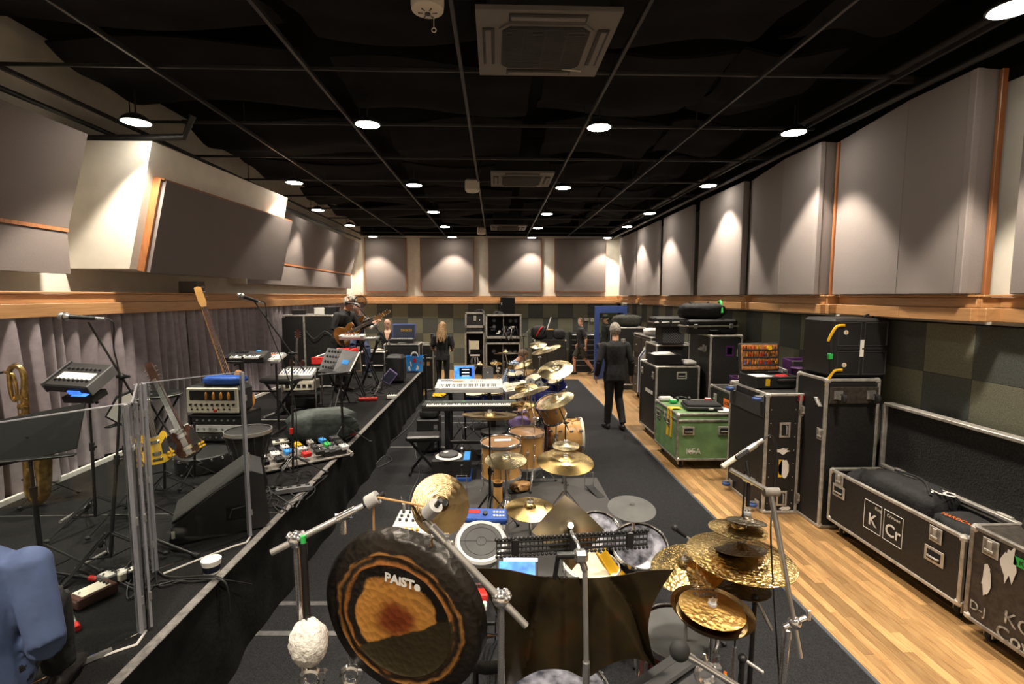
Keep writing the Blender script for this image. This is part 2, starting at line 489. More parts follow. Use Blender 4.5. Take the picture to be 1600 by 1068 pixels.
for r_, (z0, z1) in enumerate(rows):
 for i in range(-5, 14):
  x = x00 + (i + .5) * TS
  if -4.6 < x < 4.1: tile(wall_back, x, YB - .014, z0, z1, (i + r_) % 2, 'x')
 for j in range(29):
  y = 2.4 + j * TS
  if y < 16.1: tile(wall_right, XR - .014, y, z0, z1, (j + r_) % 2, 'y')

# ---- wooden rails
def board(par, pts, z0, z1, out, m='rail_wood', name='rail_board', side=-1):
 """board following a plan polyline; 'out' = how far it stands off, thickness 4 cm"""
 mb = MB()
 for (x0, y0), (x1, y1) in zip(pts[:-1], pts[1:]):
  d = V((x1 - x0, y1 - y0, 0)); L_ = d.length; d.normalize(); n = V((-d.y, d.x, 0)) * side
  c = V(((x0 + x1) / 2, (y0 + y1) / 2, (z0 + z1) / 2)) + n * out / 2
  mb.box(c, (L_ + out * .6, max(out, .004), z1 - z0), .004, rz=math.atan2(d.y, d.x))
 return mb.build(name, m, par)
def rail(name, pts, zt, side, lip=.02, mid=.09, low=.12, so=(.06, .04, .1)):
 r_ = bpy.data.objects.new(name, None); col.objects.link(r_); struct(r_)
 board(r_, pts, zt - lip, zt, so[0], side=side)
 board(r_, pts, zt - lip - mid, zt - lip - .003, so[1], side=side)
 board(r_, pts, zt - lip - mid - low, zt - lip - mid - .003, so[2], side=side)
 return r_
rail('trim_1', [(-4.15, -3), (-4.15, 16.15)], 2.44, -1, .02, .085, .125)
rail('trim_2', [(-4.5, 16.19), (4.05, 16.19)], 2.40, -1, .035, .1, .11, (.05, .08, .12))
# plan of the folded right wall, near to far: (kind, x0, y0, x1, y1)
FOLD = [('A', 3.75, 2.3, 3.94, 3.72), ('gap', 3.97, 3.74, 3.97, 3.93), ('C', 3.95, 3.95, 3.75, 3.93), ('B', 3.75, 3.93, 3.75, 4.58), ('A', 3.75, 4.58, 3.95, 5.77),
  ('C', 3.95, 5.82, 3.75, 5.80), ('B', 3.75, 5.80, 3.75, 6.54), ('A', 3.75, 6.54, 3.95, 7.76), ('C', 3.95, 7.80, 3.85, 7.79), ('B', 3.85, 7.79, 3.85, 9.45),
  ('gap', 3.97, 9.45, 3.97, 9.78), ('B', 3.85, 9.78, 3.85, 11.5), ('gap', 3.97, 11.5, 3.97, 11.8), ('B', 3.85, 11.8, 3.85, 13.6), ('gap', 3.97, 13.6, 3.97, 13.8), ('B', 3.85, 13.8, 3.85, 15.5)]
for kd, x0, y0, x1, y1 in FOLD:
 if kd == 'gap': continue
 d = V((x1 - x0, y1 - y0, 0)); L_ = d.length; d.normalize(); n = V((d.y, -d.x, 0))
 if n.x < 0: n = -n
 if kd == 'C': n = V((0, 1, 0))
 c = V(((x0 + x1) / 2, (y0 + y1) / 2, 3.29)) + n * .03
 MB().box(c, (L_ + .004, .06, 1.75), .006, rz=math.atan2(d.y, d.x)).build('acoustic_panel', 'panel_fabric_pale', wall_right)
for y in (3.94, 5.795):
 MB().box((3.945, y - .03, 3.28), (.05, .03, 1.74), .004).build('panel_edge_trim', 'trim_wood', wall_right)
pts = [(3.98, 2.0), (3.98, 3.9), (3.80, 3.9), (3.80, 4.6), (3.96, 5.75), (3.80, 5.76), (3.80, 6.56), (3.96, 7.75), (3.86, 7.77), (3.88, 9.6), (3.94, 9.62), (3.9, 16.15)]
rail('trim_3', [(x + .09, y) for x, y in pts], 2.41, 1, .02, .085, .11, (.05, .03, .09))
# ---- back wall panels
for xa, xb in ((572, 635), (658, 740), (764, 845), (867, 945)):
 a, b = py(xa, 400, YB).x, py(xb, 400, YB).x
 p = MB().box(((a + b) / 2, YB - .07, 3.38), (b - a, .1, 1.68), .01).build('acoustic_panel', 'panel_fabric', wall_back)
 f = MB(); f.box(((a + b) / 2, YB - .065, 2.53), (b - a + .03, .12, .018)); f.box((a - .01, YB - .06, 3.38), (.015, .115, 1.7)); f.box((b + .01, YB - .06, 3.38), (.015, .115, 1.7))
 f.build('panel_edge_trim', 'trim_wood', p)
# ---- left wall leaning panels
def lean_panel(y0, y1, xb0, xb1, par=wall_left, zt=3.98, zs=3.05, zb=2.62, lean=.27):
 mb = MB(); t = .07
 def quad(m, za, zb_, xa, xb_):     # slab between two heights, following both ends
  m.add([(xa + dx0, y0, za) for dx0 in (0, -t)] + [(xa + xb1 - xb0 + dx0, y1, za) for dx0 in (0, -t)] + [(xb_ + dx0, y0, zb_) for dx0 in (0, -t)] + [(xb_ + xb1 - xb0 + dx0, y1, zb_) for dx0 in (0, -t)],
              [(0, 2, 3, 1), (4, 5, 7, 6), (0, 1, 5, 4), (2, 6, 7, 3), (0, 4, 6, 2), (1, 3, 7, 5)])
 quad(mb, zs + .02, zt, xb0 + .01, xb0 + lean); p = mb.build('acoustic_panel', 'panel_fabric', par, smooth=False)
 m2 = MB(); quad(m2, zb, zs - .02, xb0, xb0); m2.build('acoustic_panel', 'panel_fabric', par, smooth=False)
 m3 = MB(); quad(m3, zs - .018, zs + .018, xb0 + .014, xb0 + .014); m3.build('panel_edge_trim', 'trim_wood', p, smooth=False)
 m4 = MB(); m4.add([(xb0, y1, zs), (xb0 + lean - t, y1, zt), (-4.6, y1, zt), (-4.6, y1, zs)], [(0, 1, 2, 3)]); m4.add([(xb0, y0, zs), (xb0 + lean - t, y0, zt), (-4.6, y0, zt), (-4.6, y0, zs)], [(3, 2, 1, 0)])
 m4.add([(xb0 + lean - t, y0, zt), (xb1 + lean - t, y1, zt), (-4.6, y1, zt), (-4.6, y0, zt)], [(0, 1, 2, 3)])
 m4.build('panel_backing', 'white_wall', p, smooth=False)
lean_panel(.6, 5.2, -4.26, -4.26)
lean_panel(8.75, 15.55, -4.3, -4.42, zt=4.02)
MB().box((-4.38, 8.7, 3.3), (.3, .05, 1.4)).build('panel_side', 'white_wall', wall_left, smooth=False)
# the bulkhead with its own leaning panel
def hexa(v, m, name, par): return MB().add(v, [(0, 1, 2, 3), (7, 6, 5, 4), (0, 4, 5, 1), (1, 5, 6, 2), (2, 6, 7, 3), (3, 7, 4, 0)]).build(name, m, par, smooth=False)
bh = hexa([(-3.88, 5.48, 2.69), (-3.70, 8.5, 2.69), (-4.6, 8.5, 2.69), (-4.6, 5.48, 2.69), (-3.56, 5.48, 4.0), (-3.40, 8.5, 4.0), (-4.6, 8.5, 4.0), (-4.6, 5.48, 4.0)][::1], 'white_wall', 'bulkhead', wall_left)
def bx_(y, s, off): # point on bulkhead face
 t = (y - 5.48) / 3.02; a = V((-3.88 + .18 * t, y, 2.69)); b = V((-3.56 + .16 * t, y, 4.0)); q = a.lerp(b, s); return q + V((off, 0, -off * .22))
def slab(par, y0, y1, s0, s1, o0, o1, m, name):
 v = [bx_(y0, s0, o0), bx_(y1, s0, o0), bx_(y1, s0, o1), bx_(y0, s0, o1), bx_(y0, s1, o0), bx_(y1, s1, o0), bx_(y1, s1, o1), bx_(y0, s1, o1)]
 return hexa([tuple(q) for q in v], m, name, par)
bp_ = slab(bh, 5.62, 8.56, -.01, .735, .0, .11, 'panel_fabric', 'acoustic_panel')
slab(bp_, 5.585, 5.618, -.01, .74, .0, .075, 'trim_wood', 'panel_edge_trim')
slab(bp_, 5.6, 8.56, .737, .748, .0, .1, 'trim_wood', 'panel_edge_trim')
MB().box((-4.2, 7.1, 2.52), (.25, .2, .16), .01).build('junction_box', 'ac_grey', wall_left)

# ---- ceiling grid
grid = bpy.data.objects.new('ceiling_grid', None); col.objects.link(grid); struct(grid)
gl = MB().box((0, 6.6, 0), (.028, 19, .04), .004).build('grid_bar', 'grid_black', grid).data
gx = [-2.86, -1.57, -.28, 1.01, 2.32, -4.12, 3.52]
grid.children[0].location = (gx[0], 0, GZ)
for x in gx[1:]: link('grid_bar', gl, grid, (x, 0, GZ))
g2 = None
for i in range(12):
 y = .36 + i * 1.375
 if g2 is None: o = MB().box((-.25, 0, 0), (7.9, .022, .03), .004).build('cross_bar', 'grid_black', grid); g2 = o.data
 else: o = link('cross_bar', g2, grid)
 o.location = (0, y, GZ + .02)
hr = None
for x in gx:
 for y in (3.1, 5.9, 8.6, 11.4, 14.1):
  if hr is None: o = MB().cyl((0, 0, 0), (0, 0, .72), .006, n=6).build('hanger_rod', 'grid_black', grid); hr = o.data
  else: o = link('hanger_rod', hr, grid)
  o.location = (x + .03, y + .05, GZ)
for x, z, r_ in ((-4.25, 4.18, .025), (3.72, 4.22, .03), (3.62, 4.42, .04)):
 MB().cyl((x, -3, z), (x, 16.1, z), r_, n=10).build('conduit_pipe', 'grid_black', grid)
MB().tube([(-4.5, 5.6, 4.05), (-3.3, 5.6, 4.08), (-3.2, 5.6, 4.3)], .035, 10).build('conduit_pipe', 'grid_black', grid)
for y in (4.5, 7.0, 9.6, 12.2):
 MB().box((3.75, y, 4.3), (.5, .04, .05), .004).build('bracket', 'grid_black', grid)

# ---- lamps
lm = None
def lamp(x, y, lab):
 global lm
 z = 4.1 if (x, y) == (-3.52, 5.2) else 4.2
 if lm is None:
  t = thing('ceiling_lamp', lab, 'lamp', (x, y, z), group='round ceiling lamps')
  MB().lathe([(.135, -.005), (.14, .0), (.13, .02), (.08, .06), (.05, .075), (.03, .08)], n=20).build('housing', 'lamp_case', t)
  MB().lathe([(.01, -.016), (.08, -.014), (.118, -.008), (.126, -.004), (.126, .0)], n=20).build('diffuser', 'lampglow', t)
  MB().cyl((0, 0, .075), (0, 0, .3), .008, n=6).build('drop_rod', 'lamp_case', t)
  lm = t
 else:
  t = copy_tree(lm); t.location = (x, y, z); t['label'] = lab
 ld = bpy.data.lights.get('lamp_spot')
 if ld is None:
  ld = bpy.data.lights.new('lamp_spot', 'SPOT'); ld.energy = LAMP_WATT; ld.color = LAMP_COL; ld.spot_size = R(SPOT_DEG); ld.spot_blend = .3; ld.shadow_soft_size = .1
 s = bpy.data.objects.new('lamp_spot', ld); col.objects.link(s); s.location = (x, y, (4.165 if (x, y) != (-3.52, 5.2) else 4.065))
LR = [('leftmost row', [(-3.73, 2.85), (-3.52, 5.2), (-3.2, 8.28), (-3.73, 10.86), (-3.73, 13.17), (-3.73, 15.6)]),
      ('second row from the left', [(-1.34, 2.85), (-1.34, 5.5), (-1.32, 8.4), (-1.33, 11.02), (-1.31, 13.32), (-1.32, 15.65)]),
      ('third row from the left', [(1.13, 2.9), (1.12, 5.51), (1.14, 8.51), (1.14, 11.19), (1.14, 13.5), (1.14, 15.7)]),
      ('rightmost row', [(3.26, 3.21), (3.31, 5.61), (3.5, 8.28), (3.38, 11.03), (3.45, 13.16), (3.5, 15.7)])]
ordn = ['nearest the camera', 'second from the camera', 'third from the camera', 'fourth from the camera', 'next to last', 'last, by the far wall']
for nm, l in LR:
 for i, (x, y) in enumerate(l): lamp(x, y, 'round glowing ceiling lamp, %s, %s' % (nm, ordn[i]))
for x in (-1.34, 1.13, 3.3, -3.7):
 for y in (.3, -2.2):
  ld = bpy.data.lights['lamp_spot']; s = bpy.data.objects.new('lamp_spot', ld); col.objects.link(s); s.location = (x, y, 4.165)

# ---- air conditioners, detectors
def aircon(x, y, lab, s=.97):
 t = thing('air_conditioner', lab, 'air conditioner', (x, y, 4.24), group='ceiling cassette air conditioners')
 h = s / 2; a = s * .32
 fr = MB(); fr.prism([(-h, -h), (h, -h), (h, h), (-h, h)], .03, (0, 0, .02)); fr.build('housing', 'ac_grey', t)
 o8 = [(-a, -a * .8), (-a * .8, -a), (a * .8, -a), (a, -a * .8), (a, a * .8), (a * .8, a), (-a * .8, a), (-a, a * .8)]
 MB().prism([(p[0] * 1.06, p[1] * 1.06) for p in o8], .012, (0, 0, .0)).build('grille_frame', 'ac_grey', t)
 g = MB().prism(o8, .008, (0, 0, -.006)).build('grille', 'ac_dark', t)
 sl = MB()
 for i in range(34):
  yy = -a * .93 + i * a * 1.86 / 33; xx = min(a * .97, a * 1.78 - abs(yy))
  sl.box((0, yy, -.014), (2 * xx, .006, .012))
 for q in (-.5, 0, .5): sl.box((q * a, 0, -.012), (.008, a * 1.8, .01))
 stuff(sl.build('grille_slats', 'darkgrey', g))
 for k in range(4):
  M = Matrix.Rotation(k * PI / 2, 4, 'Z')
  m1 = MB(); m1.M = M; m1.box((0, h * .83, .0), (a * 1.7, .085, .012), .004); v = m1.build('outlet', 'ac_dark', t)
  m2 = MB(); m2.M = M; m2.box((0, h * .835, -.008), (a * 1.6, .04, .01), .003); m2.build('louvre', 'ac_grey', v)
 MB().box((h * .55, h * .72, -.004), (.16, .02, .006), rz=R(12)).build('maker_plate', 'alu', t)
 MB().box((0, 0, .3), (s * .85, s * .85, .5), .02).build('body', 'blackflat', t)
aircon(.36, 3.9, 'large grey ceiling air conditioner closest to the camera')
aircon(.42, 8.2, 'grey ceiling air conditioner in the middle of the ceiling')
aircon(.36, 13.9, 'small looking ceiling air conditioner far back near the rear wall')
t = thing('smoke_detector', 'round cream ceiling detector with a pull ring, at the top edge', 'detector', pz(668, 8, 4.22))
MB().lathe([(.02, -.05), (.07, -.045), (.1, -.03), (.105, 0), (.105, .05)], n=20).build('body', 'ivory', t)
mb = MB()
for k in range(6): mb.box((.045 * math.cos(k * PI / 3), .045 * math.sin(k * PI / 3), -.047), (.03, .008, .006), rz=k * PI / 3)
mb.cyl((0, 0, -.045), (0, 0, -.058), .018); mb.build('vents', 'darkgrey', t)
mb = MB(); mb.cyl((.03, .07, -.03), (.03, .07, -.1), .002, n=6); mb.tube([(.03 + .014 * math.cos(a), .07, -.114 + .014 * math.sin(a)) for a in [i * PI / 6 for i in range(12)]], .003, 6, True); mb.build('pull_ring', 'ivory', t)
for (x, y), lab in (((738, 293), 'white ceiling speaker box left of the middle air conditioner'), ((752, 362), 'tiny white ceiling speaker box far back')):
 p = pz(x, y, 4.2); t = thing('ceiling_speaker', lab, 'speaker', p)
 MB().box((0, 0, .03), (.24, .18, .2), .03).build('body', 'ivory', t); MB().cyl((0, 0, -.08), (0, 0, -.07), .075, n=16).build('grille', 'cream', t); MB().cyl((0, 0, .1), (0, 0, .3), .02).build('bracket', 'grid_black', t)
MB().box((XL + .3, 16.1, 2.47), (.07, .06, .12), .01).build('junction_box', 'ivory', wall_left)

# ---- stage
stage = thing('stage_platform', 'long low black carpeted stage platform with a cloth skirt', 'stage', (-3.1, 6, 0))
SZ, SX, SE = .68, -1.67, 11.4
MB().box(((SX + XL) / 2, (SE - 2.5) / 2, .34 - .005), (SX - XL - .1, SE + 2.5, .66), .0).build('deck_frame', 'blackflat', stage, True, smooth=False)
MB().box(((SX + XL) / 2, (SE - 2.5) / 2, .67), (SX - XL - .04, SE + 2.5, .02)).build('deck', 'stage_carpet', stage, True, smooth=False)
def skirt(u, v):
 y = -2.5 + 13.9 * u; a = .006 + .012 * (1 - v)
 return (SX - .02 + a * math.sin(y * 5.2 + 1.3 * math.sin(y * 1.7)) + .012 * math.sin(y * 13 + v * 4) * (1 - v), y, .005 + .655 * v)
MB().sheet(skirt, 260, 8, .004).build('skirt', 'skirt_cloth', stage, True)
MB().sheet(lambda u, v: (SX - 1.2 * (1 - u) + .01, SE + .012 + .012 * math.sin(u * 20), .005 + .655 * v), 30, 3, .004).build('skirt', 'skirt_cloth', stage, True)
MB().box((SX - .03, (SE - 2.5) / 2, .683), (.055, SE + 2.5, .012), .004).build('edge_strip', 'edge_grey', stage, True)
for y in (1.7, 3.9, 6.42, 8.9):
 MB().box(((SX + XL) / 2, y, .681), (SX - XL, .008, .003)).build('deck_seam', 'tape_grey' if y != 6.42 else 'tape_grey', stage, True)
a, b = pz(372, 656, SZ), pz(520, 656, SZ)
MB().box(((a + b) / 2 + V((0, 0, .004))), ((b - a).length, .022, .003), rz=math.atan2(b.y - a.y, b.x - a.x)).build('white_tape', 'tape_white', stage, True)
for nm, l in (('white_tape', [(228, 985), (213, 1007), (182, 1017), (100, 1047)]), ('white_tape', [(255, 896), (315, 872), (365, 853), (385, 847), (393, 835)])):
 q = [pz(x, y, SZ + .004) for x, y in l]
 mb = MB(); mb.tube(q, .007, 6); mb.build(nm, 'tape_white', stage, True)
MB().tube([pz(100, 1048, SZ + .006), pz(175, 1016, SZ + .006)], .018, 6).build('silver_tape', 'tape_grey', stage, True)
# post at the stage's far corner
t = thing('stage_post', 'short black post at the far corner of the stage', 'post', (SX + .06, SE + .06, 0)); MB().box((0, 0, .52), (.05, .05, 1.04), .006).build('post', 'blackm', t); MB().box((0, 0, 1.045), (.06, .06, .015), .004).build('cap', 'blackp', t)
# pale skirting strip under the curtains
struct(MB().box((-4.05, 6.6, .705), (.03, 19, .05), .004).build('baseboard_left', 'white'))

# ---- curtains
def curtain(y0, y1, lab, seed):
 rnd = random.Random(seed); n = int((y1 - y0) / .19) + 1
 ws = [rnd.uniform(.6, 1.4) for _ in range(n)]; S = sum(ws); acc = [0]
 for q in ws: acc.append(acc[-1] + q / S)
 am = [rnd.uniform(.5, 1.15) for _ in range(n)]
 t = thing('curtain', lab, 'curtain', (-4.14, (y0 + y1) / 2, 2.3), group='grey curtains along the stage wall')
 def fn(u, v):
  i = 0
  while i < n - 1 and acc[i + 1] < u: i += 1
  f = (u - acc[i]) / (acc[i + 1] - acc[i]); amp = am[i] * (.05 + .025 * (1 - v))
  return (-4.16 + amp * (abs(math.sin(PI * f)) ** .8) * 2 - .02 + .012 * math.sin(v * 3 + i), y0 + (y1 - y0) * u + .012 * math.sin(v * 4 + i * 2), .72 + 1.55 * v)
 MB().sheet(fn, n * 8, 6, .006).build('drape', 'curtain_cloth', t, True, ang=70)
 MB().cyl((-4.14, y0, 2.27), (-4.14, y1, 2.27), .014).build('track', 'blackm', t, True)
curtain(.5, 4.2, 'grey pleated curtain at the left edge of the picture', 1)
curtain(4.22, 6.88, 'grey pleated curtain behind the saxophone and the clear screen', 2)
curtain(6.9, 9.6, 'grey pleated curtain behind the small keyboards', 3)
curtain(9.62, 15.9, 'far grey pleated curtain behind the guitarist', 4)

# ---- carpet on the floor
cp = thing('carpet', 'large black carpet covering the floor under the drum kits', 'carpet', (.3, 6, 0))
MB().box(((2.38 + SX) / 2 - .03, 5.6, .005), (2.38 - SX + .06, 17.1, .01)).build('sheet', 'carpet_black', cp, True, smooth=False)
MB().box((2.365, 5.6, .0065), (.03, 17.1, .013), .003).build('edge_binding', 'carpet_edge', cp, True)
for x0, x1, y, wd in ((400, 560, 942, .05), (300, 560, 989, .05)):
 a, b = pz(x0, y, .012), pz(x1, y, .012)
 MB().box((a + b) / 2, ((b - a).length, wd, .002), rz=math.atan2(b.y - a.y, b.x - a.x)).build('tape_strip', 'tape_grey', cp, True)
for y in (698, 650, 660):
 a, b = pz(610 if y == 698 else 655, y, .012), pz(700 if y == 698 else 770, y, .012)
 MB().box((a + b) / 2, ((b - a).length, .05, .002), rz=math.atan2(b.y - a.y, b.x - a.x)).build('tape_strip', 'tape_grey', cp, True)

# ---- blue door standing open
door = bpy.data.objects.new('door_1', None); col.objects.link(door); struct(door)
dA, dB = pz(928, 592, .01), V((3.86, 14.55, .01)); dA.z = 0.01
door.location = (dB.x, dB.y, 0)
dd = dA - dB; DW = dd.length; door.rotation_euler = (0, 0, math.atan2(dd.y, dd.x))
DH = 2.1
for nm, c, d in (('stile', (.07, 0, DH / 2 + .01), (.14, .05, DH)), ('stile', (DW - .07, 0, DH / 2 + .01), (.14, .05, DH)), ('top_rail', (DW / 2, 0, DH - .09), (DW - .28, .05, .2)), ('bottom_rail', (DW / 2, 0, .3), (DW - .28, .05, .58))):
 MB().box(c, d, .004).build(nm, 'door_blue', door)
def mat_clear(name, tint=(.93, .96, .95), f=.05, rough=.02):
 m, nt, p = _nt(name); L = nt.links
 nt.nodes.remove(p)
 out = [n for n in nt.nodes if n.type == 'OUTPUT_MATERIAL'][0]
 tr = _node(nt, 'ShaderNodeBsdfTransparent'); tr.inputs[0].default_value = c4(tint)
 gl_ = _node(nt, 'ShaderNodeBsdfGlossy'); gl_.inputs['Roughness'].default_value = rough; gl_.inputs[0].default_value = (.9, .9, .9, 1)
 lw = _node(nt, 'ShaderNodeFresnel'); lw.inputs[0].default_value = 1.22
 mx = _node(nt, 'ShaderNodeMixShader'); L.new(lw.outputs[0], mx.inputs[0]); L.new(tr.outputs[0], mx.inputs[1]); L.new(gl_.outputs[0], mx.inputs[2]); L.new(mx.outputs[0], out.inputs[0])
 MATS[name] = m
mat_clear('clear'); mat_clear('smoke_glass', (.85, .9, .86))
def mat_milky(name):
 m, nt, p = _nt(name); L = nt.links
 out = [n for n in nt.nodes if n.type == 'OUTPUT_MATERIAL'][0]
 p.inputs['Base Color'].default_value = (.36, .36, .40, 1); p.inputs['Roughness'].default_value = .25
 tr = _node(nt, 'ShaderNodeBsdfTransparent'); mx = _node(nt, 'ShaderNodeMixShader')
 nz = _node(nt, 'ShaderNodeTexNoise'); nz.inputs['Scale'].default_value = 5
 mr = _node(nt, 'ShaderNodeMapRange'); mr.inputs[3].default_value = .35; mr.inputs[4].default_value = .75
 L.new(nz.outputs[0], mr.inputs[0]); L.new(mr.outputs[0], mx.inputs[0]); L.new(tr.outputs[0], mx.inputs[1]); L.new(p.outputs[0], mx.inputs[2]); L.new(mx.outputs[0], out.inputs[0])
 MATS[name] = m
mat_milky('milky')
MB().box((DW / 2, 0, 1.25), (DW - .28, .012, 1.34)).build('glass', 'smoke_glass', door, smooth=False)
for s in (-1, 1):
 h = MB(); h.cyl((DW - .08, .025 * s, 1.03), (DW - .08, .06 * s, 1.03), .026); h.cyl((DW - .08, .06 * s, 1.03), (DW - .21, .06 * s, 1.03), .011); h.build('handle', 'chrome', door)
MB().cyl((DW - .08, -.03, .83), (DW - .08, .03, .83), .02).build('lock', 'chrome', door)
MB().box((DW - .2, .03, 1.28), (.03, .03, .1), .005).build('catch', 'chrome', door)
for nm, x, y, d in (('light_switch', 916, 499, (.16, .012, .08)), ('thermostat', 925.5, 499.5, (.1, .03, .12))):
 p = py(x, y, YB - .03); t = thing(nm, 'white %s plate on the tiled back wall beside the blue door' % nm.replace('_', ' '), nm.replace('_', ' '), p)
 MB().box((0, 0, 0), d, .004).build('plate', 'ivory', t)
 for q in ((-.05, 0, .05) if nm == 'light_switch' else (0,)): MB().box((q, -d[1] / 2 - .004, 0), (.022, .008, .05), .002).build('button', 'midgrey', t)

# ============================================================ KITS OF PARTS
_cache = {}
def cached(key, fn):
 """mesh data shared between alike pieces"""
 if key not in _cache:
  o = fn(); _cache[key] = o.data; bpy.data.objects.remove(o)
 return _cache[key]
FACES = {'f': ((1, 0, 0), (0, 0, 1), (0, -1, 0)), 'b': ((-1, 0, 0), (0, 0, 1), (0, 1, 0)), 'l': ((0, -1, 0), (0, 0, 1), (-1, 0, 0)), 'r': ((0, 1, 0), (0, 0, 1), (1, 0, 0)), 't': ((1, 0, 0), (0, 1, 0), (0, 0, 1))}
def onface(par, f, c, size, u, v, data, name, sub=None, turn=0):
 """hang a piece (modelled with x right, y up, z out) on face f of a box with centre c"""
 X, Y, N = [V(q) for q in FACES[f]]
 hs = V((size[0] * abs(N.x), size[1] * abs(N.y), size[2] * abs(N.z))).length / 2
 o = link(name, data, par, V(c) + N * hs + X * u + Y * v)
 Mx = Matrix((X, Y, N)).transposed()
 if turn: Mx = Mx @ Matrix.Rotation(turn, 3, 'Z')
 o.rotation_euler = Mx.to_euler()
 return o
def m_handle():
 mb = MB(); mb.box((0, 0, .003), (.17, .12, .006), .003); mb.mi = 1; mb.box((0, 0, .0065), (.12, .075, .002)); mb.mi = 0
 mb.tube([(-.045, -.012, .006), (-.045, -.012, .018), (.045, -.012, .018), (.045, -.012, .006)], .008, 8)
 return mb.build('handle', ['alu', 'blackflat'])
def m_latch():
 mb = MB(); mb.box((0, 0, .003), (.11, .12, .006), .003); mb.mi = 1; mb.box((0, 0, .0062), (.085, .095, .002)); mb.mi = 0
 mb.box((0, .01, .012), (.03, .08, .014), .004); mb.box((0, -.02, .017), (.06, .02, .01), .004)
 return mb.build('latch', ['alu', 'alu_dark'])
def m_corner(): return MB().box((0, 0, 0), (.062, .062, .062), .02).build('corner_cap', 'alu')
def m_casterb():
 mb = MB(); mb.box((0, 0, .006), (.09, .09, .012), .003); mb.box((-.028, -.012, .045), (.006, .05, .08), .002); mb.box((.028, -.012, .045), (.006, .05, .08), .002)
 return mb.build('caster', 'steel')
def m_wheel(m): return MB().lathe([(.012, -.018), (.042, -.018), (.05, -.01), (.05, .01), (.042, .018), (.012, .018)], (0, -.025, .075), (1, 0, 0), 18).build('wheel', m)
mat('wheel_blue', (.03, .07, .22), .5)
def caster(par, f, c, size, u, v, wm='rubber', turn=0):
 o = onface(par, f, c, size, u, v, cached('casterb', m_casterb), 'caster', turn=turn)
 link('wheel', cached('wheel' + wm, lambda: m_wheel(wm)), o)
 return o
def shell(t, c, size, m='case_black', edge=.03, em='alu', corners=True, open_top=False):
 """panels with aluminium edge bars and corner caps"""
 w_, d, h = size; c = V(c)
 if not open_top: MB().box(c, (w_ - .012, d - .012, h - .012)).build('body', m, t, smooth=False)
 else:
  th = .014
  for nm, cc, dd_ in (('front_panel', (0, -d / 2 + th / 2 + .006, 0), (w_ - .012, th, h - .01)), ('back_panel', (0, d / 2 - th / 2 - .006, 0), (w_ - .012, th, h - .01)), ('side_panel', (-w_ / 2 + th / 2 + .006, 0, 0), (th, d - .012, h - .01)), ('side_panel', (w_ / 2 - th / 2 - .006, 0, 0), (th, d - .012, h - .01)), ('base_panel', (0, 0, -h / 2 + th), (w_ - .012, d - .012, th))):
   MB().box(c + V(cc), dd_).build(nm, m, t, smooth=False)
 for ax, L_ in ((0, w_), (1, d), (2, h)):
  dim = [edge] * 3; dim[ax] = L_ - .05
  key = ('edge', ax, round(L_, 3), edge, em)
  me = cached(key, lambda: MB().box((0, 0, 0), dim, .005).build('edge_trim', em))
  for a in (-1, 1):
   for b in (-1, 1):
    p = [0, 0, 0]; o1, o2 = [q for q in range(3) if q != ax]
    p[o1] = a * (size[o1] / 2 - edge / 2 + .003); p[o2] = b * (size[o2] / 2 - edge / 2 + .003)
    link('edge_trim', me, t, c + V(p))
 if corners:
  me = cached('corner' + em, m_corner)
  for a in (-1, 1):
   for b in (-1, 1):
    for g in (-1, 1): link('corner_cap', me, t, c + V((a * (w_ / 2 - .022), b * (d / 2 - .022), g * (h / 2 - .022))))
def flight_case(name, label, x, y, size, rz=0, z0=.1, m='case_black', handles=(), latches=(), casters=True, seam=None, z=0, group=None, edge=.03, em='alu', cat='flight case', wm='rubber', open_top=False):
 """x, y = middle of the base; handles/latches = (face, u, v) or (face, u, v, turn)"""
 t = thing(name, label, cat, (x, y, z), rz, group)
 c = (0, 0, z0 + size[2] / 2)
 shell(t, c, size, m, edge, em, open_top=open_top)
 for q in handles: onface(t, q[0], c, size, q[1], q[2], cached('handle', m_handle), 'handle', turn=q[3] if len(q) > 3 else 0)
 for q in latches: onface(t, q[0], c, size, q[1], q[2], cached('latch', m_latch), 'latch', turn=q[3] if len(q) > 3 else 0)
 if seam is not None:
  mb = MB(); mb.box((0, 0, z0 + seam), (size[0] + .006, size[1] + .006, .03), .004); mb.build('seam_extrusion', em, t)
 if casters:
  for a in (-1, 1):
   for b in (-1, 1):
    o = link('caster', cached('casterb', m_casterb), t, (a * (size[0] / 2 - .1), b * (size[1] / 2 - .1), z0), (PI, 0, 0 if b < 0 else PI))
    s = z0 / .125; o.scale = (s, s, s)
    link('wheel', cached('wheel' + wm, lambda: m_wheel(wm)), o)
 return t, c
def decal(t, f, c, size, u, v, w_, h, m, name='sticker', outline=None, turn=0):
 pts = outline or [(-w_ / 2, -h / 2), (w_ / 2, -h / 2), (w_ / 2, h / 2), (-w_ / 2, h / 2)]
 o0 = MB().prism(pts, .002, (0, 0, .0015)).build(name, m); me = o0.data; bpy.data.objects.remove(o0)
 return onface(t, f, c, size, u, v, me, name, turn=turn)
def face_text(t, f, c, size, u, v, body, s, m, name='lettering', sx=1, bold=0, turn=0):
 X, Y, N = [V(q) for q in FACES[f]]
 if turn: X, Y = X * math.cos(turn) + Y * math.sin(turn), -X * math.sin(turn) + Y * math.cos(turn)
 hs = V((size[0] * abs(N.x), size[1] * abs(N.y), size[2] * abs(N.z))).length / 2
 U, W = V(FACES[f][0]), V(FACES[f][1])
 return text(body, s, name, m, t, V(c) + N * (hs + .004) + U * u + W * v, X, Y, .0008, sx=sx, bold=bold)
